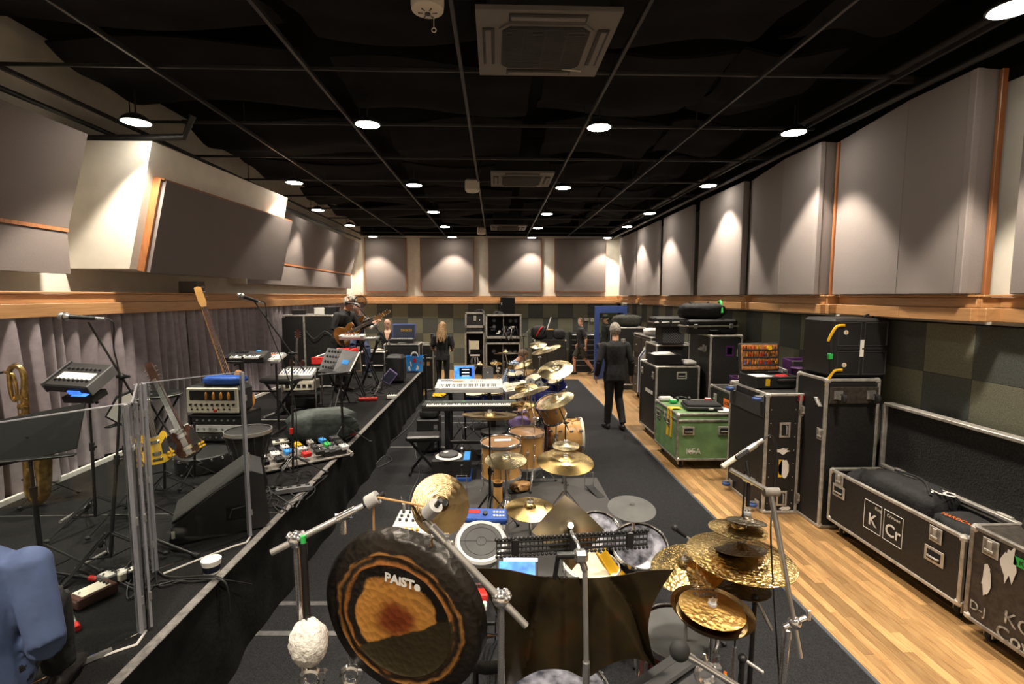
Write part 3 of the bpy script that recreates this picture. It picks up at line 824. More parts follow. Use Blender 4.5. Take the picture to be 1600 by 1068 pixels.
def blotch(r_, n=14, j=.3, sx=1, sy=1, seed=0):
 q = random.Random(seed)
 return [(r_ * sx * (1 + q.uniform(-j, j)) * math.cos(2 * PI * i / n), r_ * sy * (1 + q.uniform(-j, j)) * math.sin(2 * PI * i / n)) for i in range(n)]

# ---- cymbals, drums, stands
def cymbal(pos, dia, label, m='cym', nrm=(0, 0, 1), kind='crash', group='cymbals', nut=True, name='cymbal', xdir=(1, 0, 0)):
 """disc modelled about its own axis, hung on its stand at pos"""
 r_ = dia / 2
 if kind == 'china': pr_ = [(.012, .035), (r_ * .2, .032), (r_ * .26, .004), (r_ * .78, -.012), (r_ * .84, -.014), (r_, .018)]
 elif kind == 'flat': pr_ = [(.012, .012), (r_ * .4, .008), (r_, -.004)]
 elif kind == 'bell': pr_ = [(.012, .026), (r_ * .2, .022), (r_ * .36, .006), (r_ * .7, .0), (r_, -.006)]
 else: pr_ = [(.012, .030 + r_ * .05), (r_ * .12, .026 + r_ * .05), (r_ * .2, .012 + r_ * .05), (r_ * .24, r_ * .05), (r_ * .55, r_ * .02), (r_, -r_ * .05)]
 t = thing(name, label, 'cymbal', pos, group=group)
 aim(t, nrm, xdir)
 th = .0022
 prof = pr_ + [(a, b - th) for a, b in pr_[::-1]]
 mb = MB(); n = 44
 mb.loft([[V((rr * math.cos(2 * PI * i / n), rr * math.sin(2 * PI * i / n), zz)) for i in range(n)] for rr, zz in prof], False)
 mb.build('disc', m, t, ang=50)
 if nut:
  z = pr_[0][1]
  MB().lathe([(.018, z - .004), (.02, z + .004), (.018, z + .012), (.006, z + .013)], n=12).build('felt', 'felt', t)
  k = MB(); k.cyl((0, 0, z - .06), (0, 0, z + .034), .004, n=8); k.cyl((0, 0, z + .012), (0, 0, z + .022), .009, n=10); k.box((.012, 0, z + .024), (.018, .005, .014), .002); k.box((-.012, 0, z + .024), (.018, .005, .014), .002)
  k.build('wing_nut', 'chrome', t)
 return t
def drum(pos, dia, depth, label, shell_m, head_m, nrm=(0, 0, 1), legs=0, lugs=8, group=None, name='drum', hoop='chrome', front=None, legz=None):
 """pos = centre of the batter head; nrm = its facing"""
 t = thing(name, label, 'drum', pos, group=group)
 aim(t, nrm); r_ = dia / 2
 MB().lathe([(r_ - .008, -depth), (r_, -depth), (r_, -.004), (r_ - .008, -.004)], n=32, cap=False).build('shell', shell_m, t)
 MB().lathe([(r_ * .98, -.006), (r_ * .97, .001), (r_ * .9, .0025), (.001, .0025)], n=32).build('batter_head', head_m, t)
 MB().lathe([(.001, -depth - .002), (r_ * .98, -depth - .002), (r_ * .98, -depth + .004)], n=32).build('bottom_head', front or 'head_grey', t)
 hp = cached(('hoop', round(dia, 3), hoop), lambda: MB().lathe([(r_ + .002, -.02), (r_ + .012, -.02), (r_ + .012, .014), (r_ + .006, .016), (r_ + .002, .012)], n=32, cap=False).build('hoop', hoop))
 link('hoop', hp, t); link('hoop', hp, t, (0, 0, -depth))
 def mk():
  k = MB(); k.cyl((0, 0, -depth * .5), (0, 0, .012), .0035, n=6); k.box((-.006, 0, -depth * .34), (.022, .022, min(.08, depth * .4)), .005); k.box((0, 0, .008), (.016, .014, .012), .003)
  return k.build('lug', 'chrome')
 lg = cached(('lug', round(depth, 3)), mk)
 for i in range(lugs):
  a = 2 * PI * (i + .5) / lugs
  link('lug', lg, t, ((r_ + .012) * math.cos(a), (r_ + .012) * math.sin(a), 0), (0, 0, a))
  if depth > .3: link('lug', lg, t, ((r_ + .012) * math.cos(a), (r_ + .012) * math.sin(a), -depth), (PI, 0, a))
 if legs:
  hgt = pos[2] if legz is None else legz
  for i in range(legs):
   a = 2 * PI * (i + .25) / legs; ca, sa = math.cos(a), math.sin(a); q = r_ + .02
   k = MB(); k.tube([(q * ca, q * sa, -depth * .35), (q * ca, q * sa, -hgt + .09), ((q + .05) * ca, (q + .05) * sa, -hgt + .012)], .006, 8); k.sph(((q + .05) * ca, (q + .05) * sa, -hgt + .013), .013, 8, 6); k.box((q * ca, q * sa, -depth * .5), (.035, .035, .05), .006, rz=a)
   k.build('leg', 'chrome', t)
 return t
def tripod(t, x, y, z0, h, spread, a0=.3, m='chrome', r_=.009, n=3, braces=True):
 """three legs under a stand whose pole stands at local x, y"""
 for i in range(n):
  a = a0 + 2 * PI * i / n; ca, sa = math.cos(a), math.sin(a)
  k = MB()
  for o in ((-.012, .012) if braces and r_ > .0075 else (0,)):
   k.tube([(x + .02 * ca - o * sa, y + .02 * sa + o * ca, z0 + h), (x + spread * ca - o * sa * .4, y + spread * sa + o * ca * .4, z0 + .014)], r_ * .7, 6)
  k.tube([(x + .015 * ca, y + .015 * sa, z0 + h * .25), (x + spread * .5 * ca, y + spread * .5 * sa, z0 + h * .53)], r_ * .55, 6)
  lg = k.build('leg', m, t)
  MB().sph((x + spread * ca, y + spread * sa, z0 + .016), (.02, .016, .014), 8, 6).build('rubber_foot', 'rubber', lg)
def stand(label, base, top, boom=None, name='cymbal_stand', m='chrome', spread=.3, r_=.013, a0=.3, group='cymbal stands', cat='stand', legh=.38, legm=None, counter=.12):
 """base = point on the floor, top = point the pole reaches, boom = far end of a tilted arm"""
 base, top = V(base), V(top)
 t = thing(name, label, cat, base, group=group)
 T = top - base
 tripod(t, 0, 0, 0, min(legh, T.z * .5), spread, a0, legm or m, r_ * .8)
 f = .55
 MB().cyl((0, 0, .04), T * f, r_, n=12).build('lower_tube', m, t)
 MB().cyl(T * f, T, r_ * .72, n=10).build('upper_tube', m, t)
 k = MB(); k.cyl(T * f - T.normalized() * .03, T * f + T.normalized() * .03, r_ * 1.6, n=12); k.box(T * f + V((r_ * 2, 0, 0)), (.03, .012, .02), .004)
 k.build('height_clamp', m if m != 'blackm' else 'blackp', t)
 if boom is not None:
  B = V(boom) - base; d = (B - T).normalized()
  MB().cyl(T - d * counter, B, r_ * .6, n=10).build('boom_arm', m, t)
  k = MB(); k.sph(T, r_ * 1.9, 10, 8); k.cyl(T - V((.03, 0, 0)), T + V((.03, 0, 0)), r_ * 1.1, n=10); k.box(T + V((.04, 0, 0)), (.03, .01, .018), .003); k.build('tilter', m if m != 'blackm' else 'blackp', t)
 return t
def microphone(pos, d, label, L_=.18, r_=.012, head=.026, kind='ball', name='microphone', group='microphones', hm='steel'):
 t = thing(name, label, 'microphone', pos, group=group); aim(t, d)
 if kind == 'ball':
  MB().lathe([(r_, L_ * .66), (head * .8, L_ * .72), (head, L_ * .78), (head, L_ * .86), (head * .75, L_ * .96), (head * .3, L_ * 1.0)], n=16).build('grille', hm, t)
  MB().lathe([(head * 1.04, L_ * .79), (head * 1.04, L_ * .82)], n=16, cap=False).build('ring', 'darkgrey', t)
  MB().lathe([(r_ * .8, 0), (r_, L_ * .1), (r_ * 1.3, L_ * .68)], n=12).build('body', 'blackp', t)
 else:
  MB().cyl((0, 0, L_ * .35), (0, 0, L_), r_, n=14).build('body', hm, t)
  MB().cyl((0, 0, 0), (0, 0, L_ * .35), r_ * 1.0, n=14).build('barrel', 'steel', t)
  MB().cyl((0, 0, L_), (0, 0, L_ * 1.02), r_ * .9, n=14).build('grille', 'blackflat', t)
 MB().cyl((0, 0, -.05), (0, 0, .005), .0095, n=10).build('connector', 'steel', t)
 return t
def mic_stand(label, base, top, boom=None, **kw):
 kw.setdefault('spread', .3); kw.setdefault('r_', .011); kw.setdefault('legh', .2)
 return stand(label, base, top, boom, name='microphone_stand', m='blackm', group=kw.pop('group', 'microphone stands'), **kw)
def keyboard(label, pos, rz, L_, D, H, m, white=36, tilt=0, name='keyboard', keyd=.14, group=None, controls=True, keym='key_white'):
 """pos = middle of its underside; player side is local -y"""
 t = thing(name, label, 'keyboard', pos, rot=(tilt, 0, rz), group=group)
 MB().box((0, 0, H * .4), (L_, D, H * .8), .008).build('body', m, t)
 MB().box((0, D * .5 - (D - keyd) * .5 - .004, H * .85), (L_ - .01, D - keyd - .015, H * .3), .008).build('control_panel', m, t)
 for s in (-1, 1): MB().box((s * (L_ / 2 - .03), -D * .5 + keyd * .5, H * .86), (.06, keyd, H * .25), .006).build('cheek', m, t)
 w_ = (L_ - .13) / white; y = -D * .5 + keyd * .5 + .003
 kw_ = cached(('kw', round(w_, 4), keyd, keym), lambda: MB().box((0, 0, 0), (w_ - .0012, keyd - .01, .014), .002).build('white_key', keym))
 kb = cached(('kb', round(w_, 4), keyd), lambda: MB().box((0, 0, 0), (w_ * .55, keyd * .62, .014), .002).build('black_key', 'blackp'))
 for i in range(white):
  x = -L_ / 2 + .065 + (i + .5) * w_
  link('white_key', kw_, t, (x, y, H * .8 + .004))
  if i % 7 in (0, 1, 3, 4, 5) and i < white - 1: link('black_key', kb, t, (x + w_ / 2, y + keyd * .17, H * .8 + .012))
 if controls:
  q = random.Random(L_); yy = D * .5 - (D - keyd) * .5
  MB().box((-L_ * .18, yy, H + .001), (.16, .05, .002)).build('display', 'orange' if m == 'silver_plastic' else 'screen_dark', t)
  kn = cached('knob', lambda: MB().lathe([(.009, 0), (.008, .012), (.002, .013)], n=8).build('knob', 'darkgrey'))
  bt = cached('pbutton', lambda: MB().box((0, 0, .002), (.016, .008, .005), .001).build('button', 'midgrey'))
  for i in range(6): link('knob', kn, t, (-L_ * .42 + i * .03, yy + .02, H))
  for i in range(14): link('button', bt, t, (L_ * .02 + (i % 7) * .03, yy - .02 + (i // 7) * .035, H))
 return t
def x_stand(label, pos, rz, h, w_, d, name='keyboard_stand', m='blackm', group=None):
 t = thing(name, label, 'stand', pos, rz, group)
 for y in (-.06, .06):
  for s in (-1, 1): MB().cyl((s * w_ / 2, y * (1 if s > 0 else .6), .02), (-s * w_ / 2, y * (1 if s > 0 else .6), h - .02), .014, n=8).build('brace', m, t)
 for s in (-1, 1):
  MB().cyl((s * w_ / 2, -d / 2, .02), (s * w_ / 2, d / 2, .02), .015, n=8).build('foot_bar', m, t); MB().cyl((s * w_ / 2, -d / 2, h - .015), (s * w_ / 2, d / 2, h - .015), .015, n=8).build('support_bar', m, t)
 MB().cyl((0, -.09, h / 2), (0, .09, h / 2), .03, n=12).build('hub', 'blackp', t)
 return t
def soft_box(name, label, cat, pos, size, m, rz=0, puff=.12, seed=0, group=None, wrinkle=.02, rot=None, straps=()):
 """a soft bag, coat or bundle: rounded and creased"""
 t = thing(name, label, cat, pos, rz, group, rot)
 mb = MB(); n, mm = 22, 14; q = random.Random(seed); ph = [q.uniform(0, 6) for _ in range(6)]
 rings = []
 for k in range(mm + 1):
  a = -PI / 2 + PI * k / mm; ca, sa = max(abs(math.cos(a)), .03) ** .45, math.copysign(abs(math.sin(a)) ** .7, math.sin(a)); ring = []
  for i in range(n):
   th = 2 * PI * i / n; cx, cy = math.copysign(abs(math.cos(th)) ** .5, math.cos(th)), math.copysign(abs(math.sin(th)) ** .5, math.sin(th))
   wv = 1 + puff * .3 * math.sin(3 * th + ph[0] + 2 * a) + wrinkle * 3 * math.sin(9 * th + ph[1] + 5 * a) + wrinkle * 2 * math.sin(15 * th + ph[2] - 4 * a)
   ring.append(V((size[0] / 2 * cx * ca * wv, size[1] / 2 * cy * ca * wv, size[2] / 2 * (1 + sa * (1 + .06 * math.sin(2 * th + ph[3]))))))
  rings.append(ring)
 mb.loft(rings, True); mb.build('body', m, t, ang=60)
 for st in straps:
  MB().tube(bez([V(p) for p in st[0]], 8), st[1] if len(st) > 1 else .012, 8).build('strap', st[2] if len(st) > 2 else m, t)
 return t

# ============================================================ RIGHT: ROAD CASES
# tall case standing on its end, number 31
sz = (.5, .86, 1.34)
t, c = flight_case('tall_flight_case', 'tall black upright flight case wearing a red 31 tag, wheels on its side', 3.19, 5.66, sz, z0=.005, casters=False, handles=[('f', -.04, .27, PI / 2), ('f', -.04, -.5, PI / 2)], latches=[('f', .16, .48), ('f', .16, -.5)])
MB().box((.12, -.43, .675), (.03, .012, 1.3), .003).build('seam_extrusion', 'alu', t)
for v in (.6, -.6):
 for u in (-.3, .33): caster(t, 'l', c, sz, u, v * 1.0, 'wheel_blue', PI / 2)
MB().box((-.256, 0, 1.16), (.012, .8, .18), .003).build('caster_board', 'darkgrey', t)
tg = decal(t, 'f', c, sz, .12, .625, .1, .085, 'blackflat', 'number_tag'); face_text(t, 'f', c, sz, .12, .62, '31', .085, 'red', 'tag_number', bold=.002)
decal(t, 'f', c, sz, -.05, .035, .1, .08, 'paper', 'torn_label', blotch(.055, 16, .35, 1.2, .6, 2)); decal(t, 'f', c, sz, -.07, -.16, .04, .2, 'yellow', 'sticker'); decal(t, 'f', c, sz, -.03, -.16, .1, .19, 'paper', 'torn_label', blotch(.075, 18, .18, .8, 1.35, 3))
decal(t, 'f', c, sz, .0, -.62, .1, .05, 'paper', 'torn_label', blotch(.05, 14, .4, 1.2, .5, 5))
for i in range(16): link('rivet', cached('rivet', lambda: MB().sph((0, 0, 0), .006, 6, 4).build('rivet', 'alu')), t, ((-.2, .07)[i % 2], -.436, .12 + (i // 2) * .15))
# upright lids leaning between the tall cases
for i, (x, y, m_, lab) in enumerate(((3.5, 5.68, 'case_black', 'narrow upright black case lid with green tape beside the 31 case'), (3.62, 5.66, 'case_black', 'narrow upright black case lid between the two tall cases'))):
 t, c = flight_case('case_lid', lab, x, y, (.1, .5, 1.2 + .1 * i), z0=.01, casters=False, latches=[('f', 0, -.5)])
 if i == 0: decal(t, 'f', c, (.1, .5, 1.2), .0, .1, .05, .16, 'green', 'green_tape')
# second tall case, wheel board facing the camera
sz = (.56, .5, 1.56)
t, c = flight_case('tall_flight_case', 'tall black flight case on end with a brown wheel board, under a black padded cover', 3.62, 5.12, sz, z0=.005, casters=False, latches=[('l', .2, .2)])
MB().box((0, -.262, 1.40), (.5, .02, .17), .004).build('wheel_board', 'case_brown', t)
for u in (-.17, .17): caster(t, 'f', (0, -.01, c[2]), (.56, .52, 1.56), u, .62, 'rubber')
mb = MB()
for i in range(7): mb.tube([(-.3 + .02 * math.cos(a), -.2 + .012 * i + .02 * math.sin(a) * .6, 1.28 + .012 * i) for a in [j * PI / 4 for j in range(8)]], .005, 6, True)
mb.build('chain', 'steel', t)
# padded loudspeaker cover on top
PT = 1.575
t = thing('speaker_cover', 'big square black padded cover with four stitched fields on the tall case', 'cover', (3.69, 5.14, PT))
MB().box((0, 0, .3), (.6, .5, .6), .03).build('body', 'blackp', t)
for i, (u, v) in enumerate(((-.13, .44), (.14, .44), (-.13, .15), (.14, .15))):
 f = MB(); f.tube([(u - .115, -.252, v - .115), (u + .115, -.252, v - .115), (u + .115, -.252, v + .115), (u - .115, -.252, v + .115)], .006, 6, True); f.build('stitched_field', 'darkgrey', t)
MB().box((0, -.254, .295), (.5, .012, .02), .003).build('flap_seam', 'blackflat', t)
for z in (.46, .13): MB().cyl((-.17, -.25, z), (-.17, -.257, z), .023, n=18).build('round_sticker', 'cream', t)
for z in (.46, .13): MB().box((-.17, -.2585, z), (.008, .002, .022)).build('sticker_print', 'orange', t)
MB().box((.0, -.258, .3), (.04, .004, .17), rz=.05).build('paper_strip', 'paper', t)
for z, s in ((.53, 1), (.08, 1)):
 MB().tube(bez([(-.20, -.256, z), (-.28, -.27, z - .01), (-.33, -.26, z - .1), (-.345, -.25, z - .16)], 6), .014, 6).build('strap', 'yellow', t)
 MB().box((-.21, -.258, z), (.05, .008, .03), .003).build('buckle', 'yellow', t)
MB().tube(bez([(-.31, -.24, .48), (-.325, -.26, .3), (-.3, -.25, .05)], 6), .02, 8).build('side_strap', 'blackflat', t); MB().box((-.325, -.26, .22), (.04, .04, .06), .006).build('green_tag', 'green', t)
MB().tube(bez([(.12, -.1, .6), (.15, -.1, .63), (.2, -.1, .63), (.22, -.1, .6)], 6), .01, 6).build('carry_loop', 'blackflat', t)
# the long open trunk, K Cr on its front
sz = (1.46, .56, .53)
t, c = flight_case('long_flight_case', 'long open black flight trunk with white K Cr emblem, full of black bags', 3.655, 4.07, sz, rz=-PI / 2, z0=.14, open_top=True, handles=[('f', -.58, .08), ('f', .5, -.0)], latches=[('f', -.58, .2), ('f', .5, .17)])
for sx_, w_ in ((-.13, .2), (.1, .2)):
 f = MB(); f.tube([(sx_ - .1, -.284, .3), (sx_ + .1, -.284, .3), (sx_ + .1, -.284, .56), (sx_ - .1, -.284, .56)], .003, 4, True); f.build('emblem_frame', 'white', t)
face_text(t, 'f', c, sz, -.13, -.01, 'K', .15, 'white', 'emblem_letter', bold=.002); face_text(t, 'f', c, sz, .1, -.01, 'Cr', .15, 'white', 'emblem_letter', bold=.002)
face_text(t, 'f', c, sz, -.07, .115, 'King', .04, 'white', 'emblem_word'); face_text(t, 'f', c, sz, .1, .115, 'Crimson', .04, 'white', 'emblem_word')
ld = MB(); ld.box((0, .235 + .06, 1.0), (1.44, .05, .62)); ld.build('lid', 'foam', t)
for cc, dd_ in (((0, .28, 1.325), (1.46, .1, .03)), ((-.725, .28, 1.0), (.03, .1, .64)), ((.725, .28, 1.0), (.03, .1, .64)), ((0, .28, .7), (1.46, .1, .03))): MB().box(cc, dd_, .005).build('lid_trim', 'alu', t)
for x in (-.5, .5): MB().box((x, .255, .7), (.12, .03, .06), .005).build('hinge', 'alu', t)
B1 = soft_box('gear_bag', 'black padded gear bag with a white round emblem lying in the open trunk', 'bag', (3.66, 4.2, .42), (.4, .75, .36), 'cloth_black', rz=R(8), seed=3, straps=[([(-.1, -.3, .33), (.05, -.1, .38), (.1, .2, .36)], .012)])
text('KC', .12, 'bag_emblem', 'white', B1, (.02, -.30, .345), (.6, -.8, 0), (.8, .6, .05), .001, bold=.004)
MB().tube([(.02 + .08 * math.cos(a) * .6 + .0, -.30 + .1 * math.sin(a), .352) for a in [i * PI / 10 for i in range(20)]], .003, 4, True).build('emblem_ring', 'white', B1)
soft_box('gear_bag', 'slim black bag rolled up at the far end of the open trunk', 'bag', (3.58, 4.58, .45), (.3, .28, .26), 'cloth_charcoal', rz=R(30), seed=6)
B2 = soft_box('gear_bag', 'flat black bag with orange lettering at the near end of the open trunk', 'bag', (3.66, 3.6, .45), (.36, .38, .24), 'cloth_black', rz=R(-4), seed=9)
text('HARDCASE', .05, 'bag_lettering', 'orange', B2, (-.10, -.03, .238), (.25, -.97, 0), (.97, .25, .15), .001)
# nearest trunk
sz = (1.0, .58, .68)
t, c = flight_case('worn_flight_case', 'worn brown flight trunk with painted letters at the right edge', 3.62, 2.76, sz, rz=-PI / 2, z0=.13, m='case_brown', em='alu_dark', latches=[('f', -.35, .24)], handles=[('f', .3, .05)])
decal(t, 'f', c, sz, -.36, .02, .1, .2, 'paper', 'torn_label', blotch(.08, 16, .35, .45, 1.3, 8)); decal(t, 'f', c, sz, -.22, .2, .1, .2, 'paper', 'torn_label', blotch(.1, 16, .45, .5, 1.2, 4))
face_text(t, 'f', c, sz, -.4, -.22, 'D-J', .09, 'chalk', 'painted_letters'); face_text(t, 'f', c, sz, -.14, -.16, 'KC', .13, 'chalk', 'painted_letters'); face_text(t, 'f', c, sz, -.12, -.28, 'Covis', .13, 'chalk', 'painted_letters', bold=.001)
decal(t, 'f', c, sz, -.1, .24, .2, .06, 'green', 'green_tape'); face_text(t, 'f', c, sz, -.1, .24, 'KC 43', .05, 'darkgrey', 'tape_writing')
soft_box('gear_bag', 'black bag on the worn brown trunk at the right edge', 'bag', (3.6, 2.72, .815), (.5, .6, .26), 'cloth_charcoal', seed=12)
# green case
sz = (.82, .95, .66)
t, c = flight_case('green_flight_case', 'scuffed green flight case with aluminium edges on the wood floor', 2.90, 7.12, sz, z0=.13, m='case_green', em='alu_dark', handles=[('f', -.25, .09), ('f', .25, .09), ('l', .15, .14), ('l', -.3, .14)], latches=[('l', -.0, .2)], seam=.56)
decal(t, 'f', c, sz, -.2, -.2, .16, .1, 'paper', 'scuff', blotch(.03, 12, .6, 2.2, .5, 4)); face_text(t, 'f', c, sz, -.17, -.2, 'KFA', .12, 'tape_white', 'chalk_letters')
GT = .795
t = thing('laptop_bag', 'closed flat black laptop case on the green case', 'laptop case', (2.95, 6.95, GT), R(-6))
MB().box((0, 0, .03), (.5, .36, .05), .012).build('tray', 'blackp', t); MB().box((0, 0, .075), (.47, .33, .035), .014).build('sleeve', 'cloth_black', t); MB().box((.08, -.185, .03), (.07, .012, .03), .004).build('clasp', 'steel', t)
t = thing('yellow_cloth', 'yellow cloth hanging over the edge of the green case', 'cloth', (2.52, 6.95, GT))
def yc(u, v):
 s = u * .55
 return ((.12 - s if s < .14 else -.025 - .012 * math.sin(v * 9)), (v - .5) * (.13 + .08 * u) + .015 * math.sin(u * 8), (.012 + .006 * math.sin(v * 11) if s < .14 else .012 - (s - .14) + .01 * math.sin(v * 7)))
MB().sheet(yc, 22, 10, .004).build('cloth', 'yellow', t, ang=80)
for nm, lab, cat, m_, x, y, d in (('notebook', 'white papers on the near edge of the green case', 'papers', 'paper', 3.2, 6.82, (.2, .24, .012)), ('card_box', 'small red box on the green case', 'box', 'red', 3.16, 7.22, (.1, .06, .09)), ('tape_roll', 'green tub on the green case', 'tub', 'green', 2.68, 7.35, (.1, .1, .05)), ('plastic_box', 'pale plastic box on the far corner of the green case', 'box', 'silver_plastic', 2.62, 7.5, (.2, .1, .06))):
 t = thing(nm, lab, cat, (x, y, GT)); MB().box((0, 0, d[2] / 2), d, min(d) * .2).build('body', m_, t); MB().box((0, 0, d[2]), (d[0] * .8, d[1] * .8, .004), .001).build('lid', 'white' if m_ != 'paper' else 'paper', t)
t = thing('headphones', 'black headphones lying on the green case', 'headphones', (2.85, 7.4, GT))
MB().tube([(.09 * math.cos(a), .1 * math.sin(a), .03 + .03 * math.sin(a)) for a in [i * PI / 10 for i in range(11)]], .008, 8).build('headband', 'blackp', t)
for s in (-1, 1): MB().lathe([(.02, -.02), (.04, -.015), (.042, .015), (.02, .02)], (s * .09, 0, .042), (1, 0, 0), 14).build('ear_cup', 'blackp', t)
# case with the blue stripe
sz = (.72, .9, 1.14)
t, c = flight_case('flight_case', 'square black flight case with a blue stripe behind the green case', 2.97, 8.4, sz, z0=.12, handles=[('f', .06, .42)], latches=[('l', -.3, .4), ('l', .3, .4)])
decal(t, 'f', c, sz, 0, -.02, .64, .07, 'blue', 'blue_stripe'); decal(t, 'l', c, sz, .1, .1, .4, .06, 'white', 'white_stripe')
mb = MB(); mb.prism([(-.1, .1), (-.1, -.06), (.1, -.06), (.1, .1), (.05, .1), (0, .04), (-.05, .1)], .03, (0, -.47, .7), (1, 0, 0), (0, 0, 1)); mb.build('black_bracket', 'blackp', t)
CT = 1.265
t = thing('black_crate', 'shallow black crate of odds and ends on the blue striped case', 'crate', (2.86, 8.32, CT))
for cc, dd_ in (((0, 0, .01), (.44, .34, .02)), ((0, -.17, .08), (.46, .02, .16)), ((0, .17, .08), (.46, .02, .16)), ((-.23, 0, .08), (.02, .34, .16)), ((.23, 0, .08), (.02, .34, .16))): MB().box(cc, dd_, .005).build('crate_side', 'blackp', t)
soft_box('towel', 'white towel heaped in the black crate', 'towel', (2.84, 8.3, CT + .06), (.36, .26, .13), 'white', seed=5, wrinkle=.03)
soft_box('towel', 'white folded cloth lying beside the black crate', 'towel', (3.22, 8.2, CT + .0), (.2, .34, .07), 'white', seed=15, wrinkle=.03)
# dark trunk with orange label
sz = (1.3, .52, .92)
t, c = flight_case('labelled_flight_case', 'dark green black trunk with an orange label behind the 31 case', 3.62, 6.97, sz, rz=-PI / 2, z0=.1, m='case_black', em='alu_dark', latches=[('f', -.45, .3)])
decal(t, 'f', c, sz, -.02, .28, .3, .13, 'orange', 'orange_label'); face_text(t, 'f', c, sz, -.02, .28, 'KCRIM-1', .06, 'blackflat', 'label_print', bold=.001); decal(t, 'f', c, sz, .05, .16, .12, .05, 'orange', 'orange_label')
TT = 1.025
def crate(label, x, y, z, s, rz=0):
 t = thing('purple_crate', label, 'crate', (x, y, z), rz, 'purple plastic crates'); w_, d, h = s
 MB().box((0, 0, .01), (w_ * .94, d * .94, .02), .004).build('base', 'purple', t)
 for cc, dd_ in (((0, -d / 2, h / 2), (w_, .012, h)), ((0, d / 2, h / 2), (w_, .012, h)), ((-w_ / 2, 0, h / 2), (.012, d, h)), ((w_ / 2, 0, h / 2), (.012, d, h))): MB().box(cc, dd_, .003).build('crate_side', 'purple', t)
 f = MB(); f.tube([(-w_ / 2, -d / 2, h), (w_ / 2, -d / 2, h), (w_ / 2, d / 2, h), (-w_ / 2, d / 2, h)], .012, 6, True); f.build('rim', 'purple', t); MB().box((0, -d / 2 - .008, h * .7), (.1, .006, .04), .003).build('hand_grip', 'blackflat', t)
crate('purple plastic crate with papers behind the 31 case', 3.62, 6.9, TT, (.44, .32, .22))
t = thing('folder', 'tan folder sticking out of the purple crate', 'folder', (3.66, 6.9, TT + .03)); MB().box((0, 0, .1), (.34, .22, .2), .004).build('cover', 'head_coated', t); MB().box((0, 0, .204), (.32, .2, .01)).build('pages', 'paper', t)
t, c = flight_case('low_flight_case', 'low black trunk against the wall behind the open tool case', 3.82, 6.08, (.28, .4, 1.3), z0=.02, casters=False)
crate('purple crate with a lid standing behind the open tool case', 3.82, 6.14, 1.34, (.26, .2, .26), R(8))
t = thing('purple_bin', 'oval purple bin with grey rim next to the padded cover', 'bin', (3.8, 5.96, 1.34)); MB().lathe([(.12, 0), (.15, .02), (.165, .17), (.175, .18), (.165, .19), (.01, .188)], n=24, sx=1.0, sy=.6).build('bin', 'purple', t); MB().box((0, .06, .22), (.26, .05, .08), .01).build('handle', 'darkgrey', t)
mat('toolb', (.42, .15, .03), .6, var=.4, scale=30)
TZ = 1.35
t = thing('tool_case', 'open black tool case on the 31 case, orange tool board in its lid', 'tool case', (3.2, 5.7, TZ), R(3))
for cc, dd_ in (((0, 0, .01), (.48, .36, .02)), ((0, -.18, .07), (.5, .02, .13)), ((0, .18, .07), (.5, .02, .13)), ((-.25, 0, .07), (.02, .36, .13)), ((.25, 0, .07), (.02, .36, .13))): MB().box(cc, dd_, .006).build('base_side', 'blackp', t)
MB().box((0, 0, .08), (.46, .34, .04)).build('inner_tray', 'midgrey', t); MB().tube(bez([(.0, -.19, .09), (.02, -.225, .1), (.18, -.225, .1), (.2, -.19, .09)], 5), .012, 8).build('carry_handle', 'blackp', t)
MB().box((-.12, -.192, .07), (.05, .004, .08)).build('yellow_print', 'yellow', t)
mt_ = Matrix.Rotation(R(-8), 3, 'X')
lidc = V((0, .215, .31))
ld = MB().box(lidc, (.5, .05, .34), .012, Mx=mt_).build('lid', 'blackp', t)
MB().box(lidc + mt_ @ V((0, -.024, 0)), (.46, .012, .30), .003, Mx=mt_).build('tool_board', 'toolb', ld)
q = random.Random(5)
for r_ in range(3):
 for i in range(13):
  p = lidc + mt_ @ V((-.2 + i * .033, -.038, .1 - r_ * .09)); k = MB(); L_ = q.uniform(.05, .085); a = q.uniform(-.25, .25)
  dv = V((math.sin(a), 0, -math.cos(a))); k.cyl(p + dv * -L_ * .5, p, .007, n=6); k.mi = 1; k.cyl(p, p + dv * L_ * .6, .004, n=6)
  k.build('tool', [q.choice(['red', 'orange', 'yellow', 'blackp', 'steel', 'blue', 'red', 'toolb']), 'steel'], ld)
for r_ in range(3): MB().box(lidc + mt_ @ V((0, -.045, .085 - r_ * .09)), (.44, .006, .022), .002, Mx=mt_).build('elastic_band', 'blackflat', ld)
MB().cyl(lidc + mt_ @ V((.12, -.03, .11)), lidc + mt_ @ V((.12, -.055, .11)), .028, n=14).build('tape_measure', 'yellow', ld)
for nm, lab, m_, x, y, d in (('paper_sheet', 'white sheet of paper in the open tool case', 'paper', 3.1, 5.68, (.2, .24, .02)), ('paint_roller', 'red and white bundle of cable in the open tool case', 'red', 3.33, 5.66, (.15, .1, .04))):
 if nm == 'paper_sheet': tag(MB().box((x, y, TZ + .112), d, .002).build(nm, m_), lab, 'paper')
 else:
  mb = MB()
  for i in range(5): mb.tube([(x + (.05 + .006 * i) * math.cos(a), y + (.035 + .004 * i) * math.sin(a), TZ + .113 + .008 * (i % 3)) for a in [j * PI / 7 for j in range(14)]], .007, 6, True)
  tag(mb.build('cable_bundle', m_), lab, 'cable')
